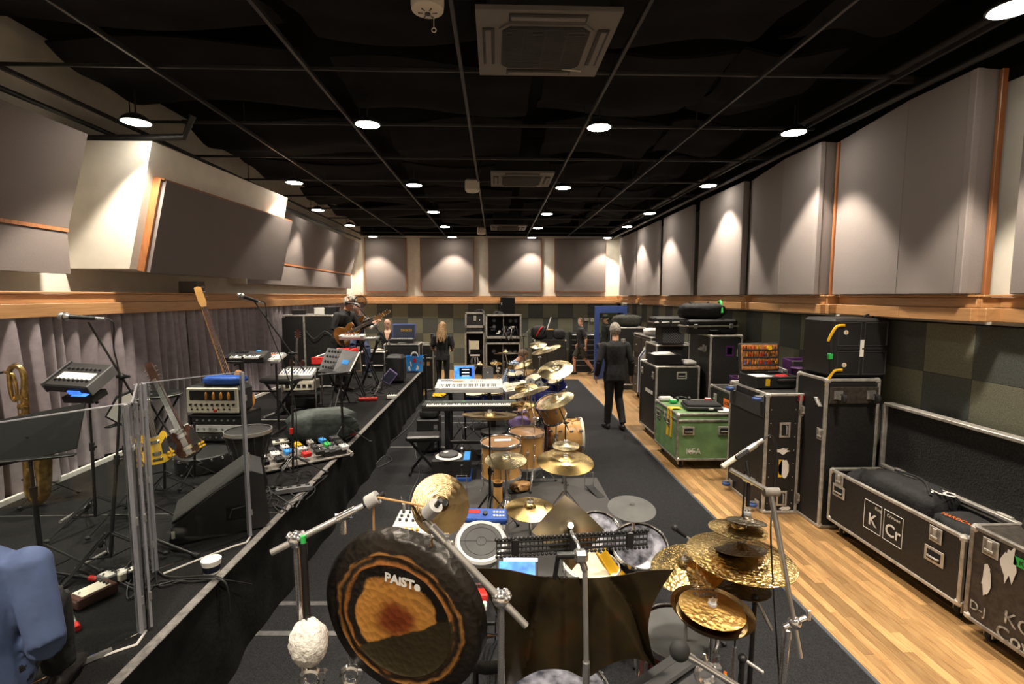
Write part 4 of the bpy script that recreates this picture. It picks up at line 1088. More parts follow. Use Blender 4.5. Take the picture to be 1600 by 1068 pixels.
# black moulded case seen edge on behind it
for i in range(3):
 t = thing('moulded_case', ('nearest', 'middle', 'farthest')[i] + ' of three thin black moulded cases standing behind the tool case', 'case', (3.47 + .06 * i, 6.12, .01), R(2), 'thin moulded cases')
 MB().box((0, 0, .74), (.05, .28, 1.44 + .02 * i), .02).build('half_shell', 'blackp', t); MB().tube([(0, -.142, .05), (0, -.142, 1.44 + .02 * i), (0, .13, 1.462 + .02 * i)], .008, 6).build('rim', 'steel' if i else 'darkgrey', t)
# large upright black case
sz = (.52, .88, 1.66)
t, c = flight_case('tall_flight_case', 'large upright black case with long moulded case lying on top', 3.665, 8.2, sz, z0=.12, latches=[('f', .22, .55), ('l', .2, .6)])
MB().box((0, -.446, .9), (.5, .006, .01)).build('panel_seam', 'alu_dark', t); caster(t, 'l', c, sz, .25, .6, 'steel', PI / 2); decal(t, 'f', c, sz, .05, .58, .13, .17, 'purple', 'purple_sticker'); decal(t, 'f', c, sz, .05, .58, .08, .11, 'lilac', 'sticker_print')
BT = 1.785
t = thing('keyboard_case', 'long black moulded case with a silver band on the large upright case', 'case', (3.5, 8.1, BT), R(4))
MB().box((0, 0, .06), (.86, .34, .12), .03).build('bottom_shell', 'blackp', t); MB().box((0, 0, .185), (.86, .34, .1), .03).build('top_shell', 'blackp', t); MB().box((0, 0, .128), (.88, .355, .03), .006).build('silver_band', 'alu', t)
MB().tube([(-.07, -.175, .06), (-.07, -.2, .06), (.07, -.2, .06), (.07, -.175, .06)], .012, 8).build('carry_handle', 'blackp', t)
for x in (-.3, .3): MB().box((x, -.182, .13), (.06, .02, .07), .005).build('latch', 'steel', t)
soft_box('gear_bag', 'long black soft bag with green ribbon on top of the moulded case', 'bag', (3.4, 8.15, BT + .24), (.74, .34, .25), 'cloth_black', seed=21, wrinkle=.02, straps=[([(.28, -.16, .1), (.3, -.05, .28), (.33, .1, .27)], .02, 'green'), ([(-.2, -.17, .05), (-.18, 0, .27), (-.2, .16, .1)], .012), ([(.1, -.17, .05), (.12, 0, .27), (.1, .16, .1)], .012)])
# boxes left of it
t, c = flight_case('flight_case', 'black flight case with crosshatched black box on top', 3.45, 9.75, (.75, .7, 1.35), z0=.12, handles=[('f', 0, .3)])
t = thing('mesh_box', 'black crosshatched plastic box on the case beside the large upright case', 'box', (3.38, 9.55, 1.485))
MB().box((0, 0, .16), (.44, .4, .31), .015).build('body', 'blackp', t)
mb = MB()
for i in range(-8, 9):
 for s in (-1, 1):
  x0 = i * .05; a, b = V((x0 - s * .14, -.203, .02)), V((x0 + s * .14, -.203, .3))
  def clip(p, q_):
   l = []
   for tt in range(21):
    w_ = p.lerp(q_, tt / 20)
    if abs(w_.x) < .21: l.append(w_)
   return l
  l = clip(a, b)
  if len(l) > 1: mb.tube([l[0], l[-1]], .003, 4)
stuff(mb.build('mesh_front', 'midgrey', t))
t = thing('moulded_case', 'squat black ribbed case on top of the crosshatched box', 'case', (3.3, 9.5, 1.80)); MB().box((0, 0, .1), (.6, .42, .2), .03).build('body', 'blackp', t); MB().box((0, 0, .1), (.62, .44, .03), .01).build('band', 'steel', t)
for x in (-.2, .0, .2): MB().box((x, -.215, .1), (.05, .02, .14), .006).build('rib', 'blackp', t)
t, c = flight_case('wardrobe_case', 'tall open wardrobe flight case with shirts hanging out, along the right wall', 3.6, 11.2, (.55, 1.3, 1.4), z0=.12, em='alu')
for i, v in enumerate((.45, -.05, -.5)):
 for j in (-.32, .32):
  d = onface(t, 'l', c, (.55, 1.3, 1.4), j, v, cached('drawer', lambda: MB().box((0, 0, .008), (.58, .38, .02), .006).build('drawer', 'case_brown')), 'drawer'); link('knob', cached('dknob', lambda: MB().sph((0, 0, .03), .014, 8, 6).build('knob', 'steel')), d)
for i, (m_, y) in enumerate((('white', 10.45), ('shirt_blue', 10.38), ('white', 10.3))):
 t = thing('hanging_shirt', ('white shirt hanging nearest the wardrobe case', 'pale blue shirt hanging between two white ones', 'white shirt hanging nearest the camera by the wardrobe case')[i], 'shirt', (3.25, y, .35), group='shirts hanging on the wardrobe case')
 MB().sheet(lambda u, v: ((u - .5) * (.42 if v < .8 else .42 * (1 - (v - .8) * 3.2)), .02 * math.sin(u * 14 + i) * (1 - v * .6), .95 * v), 16, 10, .012).build('cloth', m_, t, ang=70)
 MB().tube([(-.12, 0, .93), (0, 0, 1.0), (.12, 0, .93)], .006, 6).tube(bez([(0, 0, 1.0), (0, 0, 1.05), (.03, 0, 1.07), (.03, 0, 1.04)], 4), .003, 5).build('hanger', 'steel', t)
 tag(t, t['label'], 'shirt', t['group'])
t = thing('garment_rail', 'thin steel garment rail holding the shirts', 'rail', (3.25, 10.38, 0))
MB().cyl((0, -.2, 1.42), (0, .12, 1.42), .012).build('bar', 'steel', t)
for y in (-.2, .12): MB().cyl((0, y, .02), (0, y, 1.43), .014).build('post', 'steel', t); MB().cyl((-.2, y, .02), (.2, y, .02), .014).build('foot', 'steel', t)
t, c = flight_case('flight_case', 'far black flight case with a black bag on top, by the blue door', 3.45, 12.9, (.75, .7, 1.48), z0=.12, em='alu', latches=[('f', -.2, .4)])
soft_box('gear_bag', 'black holdall on the far flight case beside the blue door', 'bag', (3.42, 12.85, 1.61), (.7, .45, .3), 'cloth_khaki', seed=31, straps=[([(-.2, -.2, .2), (0, -.1, .34), (.2, -.2, .2)], .014)])
soft_box('towel', 'crumpled white and blue cloth on the wardrobe case', 'towel', (3.5, 10.9, 1.53), (.4, .3, .16), 'white', seed=33, wrinkle=.04)
t = thing('drawer_unit', 'black drawer unit with steel edges standing behind the man in shorts', 'drawer unit', (2.78, 15.85, 0))
MB().box((0, 0, .62), (.8, .5, 1.24), .01).build('body', 'blackp', t)
for i in range(7): d = MB().box((0, -.255, .16 + i * .16), (.74, .02, .14), .004).build('drawer', 'blackflat', t); MB().box((0, -.27, .22 + i * .16), (.74, .014, .018), .003).build('grip_strip', 'steel', d)

# ============================================================ NEAR DRUM KIT (bottom middle)
def mat_gong():
 m, nt, p = _nt('gong'); L = nt.links
 tc = _node(nt, 'ShaderNodeTexCoord')
 fl = _node(nt, 'ShaderNodeVectorMath', operation='MULTIPLY'); fl.inputs[1].default_value = (1, 1, 0); L.new(tc.outputs['Object'], fl.inputs[0])
 ln = _node(nt, 'ShaderNodeVectorMath', operation='LENGTH'); L.new(fl.outputs[0], ln.inputs[0])
 n = _node(nt, 'ShaderNodeTexNoise'); n.inputs['Scale'].default_value = 9; n.inputs['Detail'].default_value = 5; L.new(tc.outputs['Object'], n.inputs['Vector'])
 ma = _node(nt, 'ShaderNodeMath', operation='MULTIPLY_ADD'); ma.inputs[1].default_value = .085; L.new(n.outputs[0], ma.inputs[0]); L.new(ln.outputs['Value'], ma.inputs[2])
 dv = _node(nt, 'ShaderNodeMath', operation='MULTIPLY'); dv.inputs[1].default_value = 1 / .385; L.new(ma.outputs[0], dv.inputs[0])
 am, dk = (.62, .27, .055), (.018, .013, .009)
 rp = ramp(nt, [(.14, (.20, .04, .012)), (.25, (.26, .06, .016)), (.37, am), (.55, (.66, .30, .07)), (.575, dk), (.66, dk), (.69, (.40, .15, .035)), (.72, (.05, .03, .015)), (.75, dk), (.785, (.33, .15, .04)), (.81, dk), (.88, (.024, .018, .013)), (1, (.016, .013, .010))])
 L.new(dv.outputs[0], rp.inputs[0])
 # dark lower face against the amber is a painted reflection, with an uneven border
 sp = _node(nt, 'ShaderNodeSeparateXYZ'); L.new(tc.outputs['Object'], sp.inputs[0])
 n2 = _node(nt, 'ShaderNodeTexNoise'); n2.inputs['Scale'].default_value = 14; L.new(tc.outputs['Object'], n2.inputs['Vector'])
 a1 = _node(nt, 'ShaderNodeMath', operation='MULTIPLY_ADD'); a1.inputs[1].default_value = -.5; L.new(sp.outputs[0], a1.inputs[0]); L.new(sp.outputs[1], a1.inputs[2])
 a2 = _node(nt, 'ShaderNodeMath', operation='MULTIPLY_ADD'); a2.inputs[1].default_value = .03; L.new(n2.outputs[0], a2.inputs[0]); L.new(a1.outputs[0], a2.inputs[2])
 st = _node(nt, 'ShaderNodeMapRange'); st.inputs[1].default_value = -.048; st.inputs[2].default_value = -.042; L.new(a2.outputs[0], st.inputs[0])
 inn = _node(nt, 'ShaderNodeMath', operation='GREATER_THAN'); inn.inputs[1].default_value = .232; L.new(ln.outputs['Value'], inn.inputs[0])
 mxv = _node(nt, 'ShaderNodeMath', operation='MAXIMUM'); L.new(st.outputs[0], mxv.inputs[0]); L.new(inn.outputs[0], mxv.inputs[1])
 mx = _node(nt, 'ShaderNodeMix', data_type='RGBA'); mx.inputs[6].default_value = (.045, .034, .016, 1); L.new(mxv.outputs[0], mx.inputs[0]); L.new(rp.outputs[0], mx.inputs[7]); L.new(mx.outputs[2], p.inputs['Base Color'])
 p.inputs['Metallic'].default_value = .45; p.inputs['Roughness'].default_value = .38
 vo = _node(nt, 'ShaderNodeTexVoronoi'); vo.inputs['Scale'].default_value = 38; L.new(tc.outputs['Object'], vo.inputs['Vector'])
 bp = _node(nt, 'ShaderNodeBump'); bp.inputs['Strength'].default_value = .3; bp.inputs['Distance'].default_value = .01; L.new(vo.outputs[0], bp.inputs['Height']); L.new(bp.outputs[0], p.inputs['Normal'])
 MATS['gong'] = m
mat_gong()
def mat_wing():
 m, nt, p = _nt('wing_bronze'); L = nt.links
 tc = _node(nt, 'ShaderNodeTexCoord'); n = _node(nt, 'ShaderNodeTexNoise'); n.inputs['Scale'].default_value = 4.5; n.inputs['Detail'].default_value = 6; L.new(tc.outputs['Object'], n.inputs['Vector'])
 rp = ramp(nt, [(.25, (.025, .016, .025)), (.42, (.045, .033, .016)), (.55, (.07, .052, .024)), (.66, (.11, .048, .016)), (.8, (.05, .038, .018))]); L.new(n.outputs[0], rp.inputs[0]); L.new(rp.outputs[0], p.inputs['Base Color'])
 p.inputs['Metallic'].default_value = .7; p.inputs['Roughness'].default_value = .42
 MATS['wing_bronze'] = m
mat_wing()
G0 = py(622, 966, 1.78)
gn = V((-.34, -.93, -.07))
t = thing('gong', 'large dark bronze gong with amber centre hanging between two chrome stands', 'gong', G0)
aim(t, gn, (.93, -.34, 0))
RG = .335
n = 64
prof = [(.001, .012), (.10, .012), (.215, .010), (.225, .016), (.236, .010), (.255, .010), (.262, .014), (.27, .009), (.315, .002), (.33, -.012), (RG, -.06), (RG - .004, -.06), (.325, -.014), (.001, .006)]
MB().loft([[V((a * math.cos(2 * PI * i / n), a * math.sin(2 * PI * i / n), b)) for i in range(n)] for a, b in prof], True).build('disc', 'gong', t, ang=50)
text('PAiSTe', .05, 'maker_lettering', 'white', t, (.035, .165, .0128), (1, -.10, 0), (.10, 1, 0), .0004, bold=.002)
gi = wmat(t)
# its two mounts and cords
mL, mR = py(588, 776, 1.80), py(677, 793, 1.62)
def loc(x, y): return gi @ V((x, y, -.03))
k = MB(); k.cyl(mL, mR, .0042, n=8); k.cyl(mL + V((-.012, 0, 0)), loc(-.10, .325), .0042, n=8); k.cyl(mR, loc(.14, .30), .0042, n=8); k.build('cord', 'neck_wood', t, True)
def gong_stand(label, foot, ball, a, b, felt, extra):
 t = thing('gong_stand', label, 'stand', (foot.x, foot.y, .01), group='chrome gong stands')
 tripod(t, 0, 0, 0, .42, .42, .9, 'chrome', .012)
 MB().cyl((0, 0, .05), (ball - V((foot.x, foot.y, .01))) * .6, .0155, n=14).build('lower_tube', 'chrome', t)
 MB().cyl((ball - V((foot.x, foot.y, .01))) * .6, ball - V((foot.x, foot.y, .01)), .0125, n=14).build('upper_tube', 'chrome', t)
 MB().cyl(a, b, .012, n=12).build('boom_arm', 'steel', t, True)
 k = MB(); k.sph(ball, .031, 14, 10); k.build('ball_clamp', 'chrome', t, True)
 k = MB()
 for i in range(14): q = V((math.cos(i * 2.4), math.sin(i * 2.4) * .6, .3 + .6 * ((i % 5) / 5))).normalized(); k.sph(ball + q * .032, .0075, 8, 6)
 k.build('clamp_studs', 'chrome', t, True)
 d = (b - a).normalized()
 k = MB(); k.cyl(b - d * .10, b - d * .03, .017, n=12); k.cyl(b - d * .075 + V((-.03, 0, .0)), b - d * .075 + V((.03, 0, .0)), .009, n=10); k.box(b - d * .1 + V((.02, 0, -.03)), (.02, .014, .06), .004); k.build('arm_joint', 'chrome', t, True)
 k = MB(); k.cyl(felt[0], felt[1], .026, n=16); k.build('felt_mount', 'felt', t, True)
 k = MB(); k.cyl(b, felt[1] + (felt[1] - felt[0]).normalized() * .03, .0085, n=10); k.build('mount_bolt', 'blackp', t, True)
 if extra: extra(t)
 return t
bL = py(463, 843, 1.75); fL = V((bL.x + .01, bL.y + .02, 0))
def exL(t):
 q = py(478, 1015, 1.75); k = MB(); k.cyl(q + V((0, 0, -.03)), q + V((0, 0, .02)), .022, n=12); k.box(q + V((.03, 0, 0)), (.05, .02, .02), .005); k.build('memory_lock', 'chrome', t, True)
gong_stand('left chrome gong stand with a black mallet handle clipped to it', fL, bL, py(424, 863, 1.72), py(568, 790, 1.80), (py(574, 785, 1.80), py(590, 776, 1.80)), exL)
bR = py(783, 935, 1.62); fR = V((bR.x, bR.y + .01, 0))
gong_stand('right chrome gong stand with a long arm crossing the gong edge', fR, bR, py(822, 977, 1.60), py(664, 812, 1.64), (py(669, 802, 1.63), py(681, 789, 1.61)), None)
# mallet
mp = py(482, 1003, 1.70)
t = thing('gong_mallet', 'fluffy white gong mallet hanging beside the left gong stand', 'mallet', mp)
mb = MB(); q = random.Random(2); n, mm = 26, 18
mb.loft([[V((.065 * math.cos(-PI / 2 + PI * k / mm) * math.cos(2 * PI * i / n), .058 * math.cos(-PI / 2 + PI * k / mm) * math.sin(2 * PI * i / n), .085 * math.sin(-PI / 2 + PI * k / mm))) * q.uniform(.93, 1.08) for i in range(n)] for k in range(mm + 1)])
mb.build('head', 'fluff', t, ang=180); MB().cyl((-.005, .01, .04), (-.012, .02, .36), .0125, n=12).build('handle', 'blackm', t)
MB().cyl((-.0125, .021, .36), (-.013, .022, .385), .009, n=10).build('handle_cap', 'green', t)
# little hanging cymbal beside it
cymbal(py(690, 787, 1.72), .215, 'small dark brass cymbal hung upright above the gong', 'cym_dark', (.42, -.78, .48), nut=False)
# wing shaped metal sheet
def cv(pts, u):
 x = u * (len(pts) - 1); i = min(int(x), len(pts) - 2); f = x - i
 a, b, c_, d = pts[max(i - 1, 0)], pts[i], pts[i + 1], pts[min(i + 2, len(pts) - 1)]
 return tuple(.5 * (2 * b[k] + (c_[k] - a[k]) * f + (2 * a[k] - 5 * b[k] + 4 * c_[k] - d[k]) * f * f + (3 * b[k] - a[k] - 3 * c_[k] + d[k]) * f ** 3) for k in range(2))
WT = [(738, 887), (790, 889), (845, 900), (905, 903), (965, 899), (1010, 891), (1053, 889)]
WB = [(778, 1084), (812, 1062), (846, 1046), (884, 1046), (916, 1058), (950, 1038), (985, 1028), (1006, 1032), (1027, 1043)]
WY = 1.98
wc = py(895, 965, WY)
t = thing('wing_gong', 'bat wing shaped sheet of dark bronze hanging in front of the drums', 'metal sheet', wc)
def wf(u, v):
 a, b = cv(WT, u), cv(WB, u)
 bow = 26 * math.sin(PI * v) * (abs(u - .5) * 2) ** 3 * (1 if u < .5 else -1)
 x, y = a[0] + (b[0] - a[0]) * v + bow, a[1] + (b[1] - a[1]) * v
 rib = min(abs(u - (.36 - .22 * v)), abs(u - (.5 + .02 * v)), abs(u - (.62 + .36 * v)))
 return py(x, y, WY - .13 * min(rib * 4, .45) ** .8 + .03 * v)
MB().sheet(wf, 60, 24, .003).build('sheet', 'wing_bronze', t, True, ang=60)
# pole, clamp and bar in front of it
top = py(903, 838, 1.80); low = py(914, 890, 1.80)
pb = V((py(914, 890, 1.80).x + .01, 1.80, .01))
t = thing('percussion_stand', 'tall chrome stand in front of the bat wing sheet', 'stand', pb)
tripod(t, 0, 0, 0, .4, .35, .2, 'chrome', .011)
MB().cyl((0, 0, .05), (0, 0, .98), .0145, n=14).build('lower_tube', 'chrome', t); MB().cyl((0, 0, .98), low - pb, .0105, n=12).build('upper_tube', 'steel', t)
cl = py(907, 868, 1.80)
k = MB(); k.box(cl, (.055, .045, .05), .012); k.cyl(cl, low, .013, n=12); k.build('clamp', 'chrome', t, True)
MB().cyl(cl + V((-.09, 0, .004)), cl + V((-.02, 0, .004)), .014, n=12).cyl(cl + V((-.085, 0, 0)), cl + V((-.095, .02, -.1)), .009, n=10).build('side_arm', 'blackm', t, True)
MB().tube(bez([cl, py(903, 850, 1.83), py(896, 838, 1.86), py(893, 830, 1.9)], 5), .008, 10).build('top_arm', 'chrome', t, True)
# hanger for the wing
wq = py(905, 902, WY)
MB().tube([cl + V((-.09, .02, -.08)), V((cl.x - .06, WY - .03, wq.z + .015)), wq], .004, 6).build('hook', 'blackm', t, True)
# long rattle bar
a, b = py(776, 856, 1.88), py(1011, 841, 1.93)
t = thing('chain_rattle', 'long black bar rattle with rows of beads across the drums', 'rattle', (a + b) / 2)
d = (b - a)
for o in (.022, 0, -.022): MB().cyl(a + V((0, 0, o)), b + V((0, 0, o)), .0055, n=8).build('rod', 'blackm', t, True)
mb = MB()
for i in range(38):
 p = a.lerp(b, i / 37); mb.sph(p + V((0, 0, .034)), .0085, 8, 6); mb.sph(p + V((0, -.004, -.034)), .0065, 8, 6); mb.cyl(p + V((0, 0, -.03)), p + V((0, 0, .03)), .002, n=5)
stuff(mb.build('beads', 'blackm', t, True))
for f in (.12, .5, .88): MB().box(a.lerp(b, f), (.03, .018, .07), .004).build('bracket', 'blackm', t, True)
# square bronze plate
sp_ = py(889, 826, 1.96)
t = thing('square_cymbal', 'dark square bronze plate standing on its corner behind the rattle', 'cymbal', sp_); aim(t, (.02, -.74, .66), (.72, .1, .0))
t.rotation_euler = (Matrix(t.rotation_euler.to_matrix()) @ Matrix.Rotation(R(40), 3, 'Z')).to_euler()
MB().sheet(lambda u, v: ((u - .5) * .215, (v - .5) * .215, .014 * math.exp(-((u - .5) ** 2 + (v - .5) ** 2) * 90) - .06 * ((u - .5) ** 2 + (v - .5) ** 2)), 24, 24, .002).build('plate', 'wing_bronze', t); MB().cyl((0, 0, .0), (0, 0, .05), .012, n=12).build('mount', 'chrome', t)
for i in range(5): MB().sph((.02 + .02 * i, -.105, .0), .003, 6, 4).build('rivet', 'chrome', t)

# right hand stack of cymbals on one rod
q = random.Random(1)
SY = 2.22
def onrod(y): return py(1157 - (y - 860) * .06, y, SY)
base = V((onrod(880).x, SY, .01))
t = stand('chrome stand carrying the tower of cymbals at the right', base, onrod(1010), None, spread=.3)
MB().cyl(onrod(1012), onrod(735), .0045, n=8).build('long_rod', 'blackm', t, True)
def sz_(w_, Y): return w_ * Y / 780
cymbal(onrod(866), sz_(170, SY), 'big bright hammered cymbal in the tower at the right', 'cym_hammer', (.04, -.02, 1))
cymbal(onrod(824) + V((-.02, .0, 0)), sz_(91, SY), 'golden cymbal at the top of the cymbal tower', 'cym_hammer', (.03, .06, 1), nut=False)
cymbal(onrod(812) + V((.02, 0, 0)), sz_(62, SY), 'small dark cymbal topmost in the cymbal tower', 'cym_raw', (.08, .18, 1), 'bell')
cymbal(onrod(856), sz_(80, SY), 'small grey disc just above the big cymbal in the tower', 'cym_raw', (-.02, .24, 1), 'bell', nut=False)
cymbal(onrod(908) + V((0, -.02, 0)), sz_(92, SY), 'dark grey disc lowest in the cymbal tower', 'cym_raw', (.06, .02, 1), 'bell')
p = py(1112, 957, 2.0)
cymbal(p, sz_(134, 2.0), 'dull bronze china cymbal under the gold lettered disc', 'cym_dark', (.05, -.05, 1), 'china', nut=False)
tc_ = cymbal(p + V((0, 0, .024)), sz_(106, 2.0), 'gold lettered disc on top of the china cymbal', 'cym_gold', (.05, -.05, 1), 'flat')
for s, y, b in ((.036, -.075, 'PAiSTe'), (.02, -.108, 'Noise Works')): text(b, s, 'disc_lettering', 'blackflat', tc_, (.0, -y, .0105), (-1, 0, 0), (0, -1, 0), .0004, bold=.0005)
stand('chrome stand under the gold lettered china cymbal', (p.x + .02, p.y + .03, .01), p + V((0, 0, -.03)), None, spread=.27, a0=.8)
p = py(1073, 884, 2.3)
tp = cymbal(p, sz_(118, 2.3), 'pale hammered cymbal tilted left of the cymbal tower', 'cym_hammer', (-.22, -.16, 1))
text('PAiSTe', .035, 'disc_lettering', 'blackflat', tp, (-.07, .09, .009), (.6, .8, 0), (-.8, .6, 0), .0004)
stand('chrome stand of the tilted pale cymbal', (p.x + .03, p.y + .02, .01), p + V((0, 0, -.04)), None, spread=.25)
# pad cymbal and middle cymbal
p = pz(987, 793, 1.0)
t = thing('pad_cymbal', 'matt dark grey rubber pad cymbal above the toms', 'cymbal', p, group='cymbals'); aim(t, (0, -.16, 1))
MB().lathe([(.001, .022), (.03, .020), (.05, .010), (.15, 0), (.157, -.003), (.155, -.008), (.001, -.006)], n=40).build('pad', 'pad_grey', t); k = MB(); k.cyl((0, 0, .0), (0, 0, .035), .008, n=10); k.box((0, 0, .03), (.034, .008, .014), .003); k.build('wing_nut', 'chrome', t)
stand('chrome stand under the grey pad cymbal', (p.x + .05, p.y + .05, .01), p + V((.02, .02, -.03)), None, spread=.25)
p = pz(828, 793, .95)
tq = cymbal(p, sz_(82, p.y), 'golden cymbal in the middle between pads and square plate', 'cym', (.02, -.08, 1))
text('PAiSTe', .03, 'disc_lettering', 'blackflat', tq, (.11, -.005, .0065), (.3, -.95, 0), (.95, .3, 0), .0004)
stand('chrome stand of the golden middle cymbal', (p.x + .02, p.y + .06, .01), p + V((0, 0, -.03)), None, spread=.3, a0=1.1)
# drums
p = pz(1000, 852, .74); drum(p, .345, .24, 'tom with glittering dark head beside the yellow cloth', 'shell_dark', 'head_dark', (-.1, -.42, .9), lugs=8, group='near kit drums')
p2 = pz(934, 828, .74); drum(p2, .30, .22, 'smaller dark tom half hidden behind the square plate', 'shell_dark', 'head_dark', (-.05, -.45, .89), lugs=7, group='near kit drums')
for P_, L_ in ((p, 'steel stand holding the glittering tom'), (p2, 'steel stand holding the smaller dark tom')): stand(L_, (P_.x + .02, P_.y + .14, .01), P_ + V((.02, .12, -.2)), None, name='tom_stand', spread=.24, group='tom stands')
ps = pz(924, 884, .64); drum(ps, .345, .14, 'snare drum with cream head and white hoop', 'shell_dark', 'head_coated', (0, -.05, 1), lugs=10, hoop='white', group='near kit drums')
t = thing('snare_stand', 'steel basket stand under the cream snare drum', 'stand', (ps.x, ps.y, .01)); tripod(t, 0, 0, 0, .3, .26, .4, 'chrome', .009); MB().cyl((0, 0, .04), (0, 0, .44), .012).build('tube', 'chrome', t)
for a in range(3): MB().tube([(0, 0, .42), (.15 * math.cos(a * 2.09), .15 * math.sin(a * 2.09), .47), (.168 * math.cos(a * 2.09), .168 * math.sin(a * 2.09), .485)], .006, 6).build('arm', 'chrome', t)
pf = V((.30, 2.17, .56)); drum(pf, .44, .36, 'floor tom with mottled silver head at the bottom edge', 'shell_dark', 'head_dark', (0, 0, 1), legs=3, lugs=8, group='near kit drums')
pg = pz(1058, 988, .70); drum(pg, .37, .34, 'floor tom with red shell and grey head below the china cymbal', 'shell_red', 'pad_grey', (-.05, -.1, 1), legs=3, lugs=8, group='near kit drums')
t = thing('bass_drum', 'dark bass drum lying under the near toms', 'drum', (.82, 3.42, .3)); aim(t, (0, -1, 0)); r_ = .28
MB().lathe([(r_ - .01, -.4), (r_, -.4), (r_, 0), (r_ - .01, 0)], n=36, cap=False).build('shell', 'shell_dark', t); MB().lathe([(r_ * .97, -.002), (.001, .001)], n=36).build('batter_head', 'head_dark', t); MB().lathe([(.001, -.402), (r_ * .97, -.4)], n=36).build('front_head', 'head_grey', t)
for z in (.0, -.4): MB().lathe([(r_ + .001, z - .02), (r_ + .018, z - .02), (r_ + .018, z + .02), (r_ + .001, z + .02)], n=36, cap=False).build('hoop', 'shell_dark', t)
for i in range(8): MB().cyl((r_ * 1.06 * math.cos(i * .785), r_ * 1.06 * math.sin(i * .785), -.39), (r_ * 1.06 * math.cos(i * .785), r_ * 1.06 * math.sin(i * .785), -.0), .005, n=6).build('rod', 'chrome', t)
# yellow cloth
t = thing('yellow_cloth', 'yellow cloth draped between snare drum and tom', 'cloth', pz(948, 872, .66)); o0 = t.location.copy()
def yf(u, v):
 q = py(926 + 34 * u + 22 * v, 858 + 6 * math.sin(v * 5) + 46 * u, o0.y - .16 + .05 * v); return q + V((.01 * math.sin(v * 12), 0, .012 * math.sin(v * 9 + u * 5) - .02 * v))
MB().sheet(yf, 14, 12, .004).build('cloth', 'yellow', t, True, ang=80)
# microphones on the near kit
pm_ = py(1072, 838, 3.05); microphone(pm_, (-.6, .1, .45), 'black drum microphone clamped right of the glittering tom', .11, .012, .022, hm='blackp', group=None)
mic_stand('short black clamp stand of the tom microphone', (pm_.x + .05, pm_.y + .03, .01), pm_ + V((.02, .01, -.03)), None, group=None)
# overhead pencil microphone stand at the right
c1, c2 = py(1241, 972, 1.95), py(1204, 768, 2.0)
sb = V((py(1236, 980, 1.95).x - .02, 2.0, .01))
t = thing('boom_stand', 'chrome boom stand with crossbar holding the overhead microphone', 'stand', sb)
tripod(t, 0, 0, 0, .45, .4, .5, 'chrome', .012)
MB().cyl(sb + V((0, 0, .04)), c1 + V((-.03, 0, -.06)), .016, n=12).build('lower_tube', 'chrome', t, True); MB().cyl(py(1250, 1026, 1.93), c2, .011, n=12).build('boom_arm', 'steel', t, True)
k = MB(); k.sph(c1, .028, 12, 8); k.cyl(c1 + V((-.045, 0, -.02)), c1 + V((.05, 0, .02)), .012, n=10); k.box(c1 + V((.06, 0, .03)), (.02, .01, .05), .004); k.box(c1 + V((-.03, 0, -.05)), (.03, .03, .05), .006); k.build('clamp', 'chrome', t, True)
k = MB(); k.cyl(c2 + V((-.03, 0, 0)), c2 + V((.035, 0, 0)), .018, n=12); k.build('cross_clamp', 'alu_dark', t, True)
c3 = py(1141, 733, 2.05); MB().cyl(c2, c3, .010, n=10).build('crossbar', 'steel', t, True)
c4_ = py(1166, 716, 2.06); c5 = py(1170, 748, 2.04)
MB().cyl(c5 + V((0, 0, -.12)), c5, .008, n=8).cyl(c5, c4_ + V((0, 0, -.01)), .0085, n=8).build('mic_holder', 'blackm', t, True); MB().cyl(py(1163, 745, 2.05), py(1177, 753, 2.04), .016, n=10).build('holder_clamp', 'steel', t, True)
a, b = py(1186, 691, 2.08), py(1128, 729, 2.04)
tm = thing('microphone', 'silver pencil microphone pointing down over the cymbal tower', 'microphone', a); d = (b - a); aim(tm, d); L_ = d.length
MB().cyl((0, 0, .02), (0, 0, L_ * .5), .0125, n=14).build('body', 'steel', tm); MB().cyl((0, 0, L_ * .5), (0, 0, L_), .011, n=14).build('capsule_barrel', 'cream', tm); MB().cyl((0, 0, -.02), (0, 0, .02), .010, n=12).build('connector', 'alu_dark', tm); MB().box((0, .014, L_ * .5), (.022, .012, .07), .004).build('clip', 'blackp', tm)
cable([a, a + V((.05, .0, .03)), a + V((.09, .02, -.05)), a + V((.09, .03, -.3)), c2 + V((.03, .02, -.3)), V((sb.x + .05, sb.y, .4)), V((sb.x + .2, sb.y + .2, .02))], .004, 'thin black cable curling from the pencil microphone')
for x, y, x2, y2, Y in ((1180, 933, 1206, 984, 2.1), (1160, 1028, 1192, 1050, 1.85)):
 t = thing('clamp_arm', 'short pale metal arm sticking out %s' % ('below the cymbal tower' if y < 1000 else 'near the bottom right of the kit'), 'metal arm', py(x, y, Y)); MB().cyl(py(x, y, Y), py(x2, y2, Y - .03), .008, n=10).build('arm', 'steel', t, True); k = MB(); k.sph(py(x, y, Y), .018, 10, 8); k.cyl(py(x, y, Y), V((py(x, y, Y).x - .02, Y, .012)), .011, n=10); k.build('post', 'blackm', t, True)
# drum throne
pt = pz(763, 995, .62)
t = thing('drum_throne', 'round black leather drum throne behind the gong', 'stool', (pt.x, pt.y, .01))
MB().lathe([(.001, .52), (.15, .52), (.175, .54), (.178, .58), (.165, .605), (.12, .615), (.001, .617)], n=30).build('seat', 'leather', t); MB().cyl((0, 0, .05), (0, 0, .53), .018).build('post', 'chrome', t); tripod(t, 0, 0, 0, .3, .27, .6, 'chrome', .011)
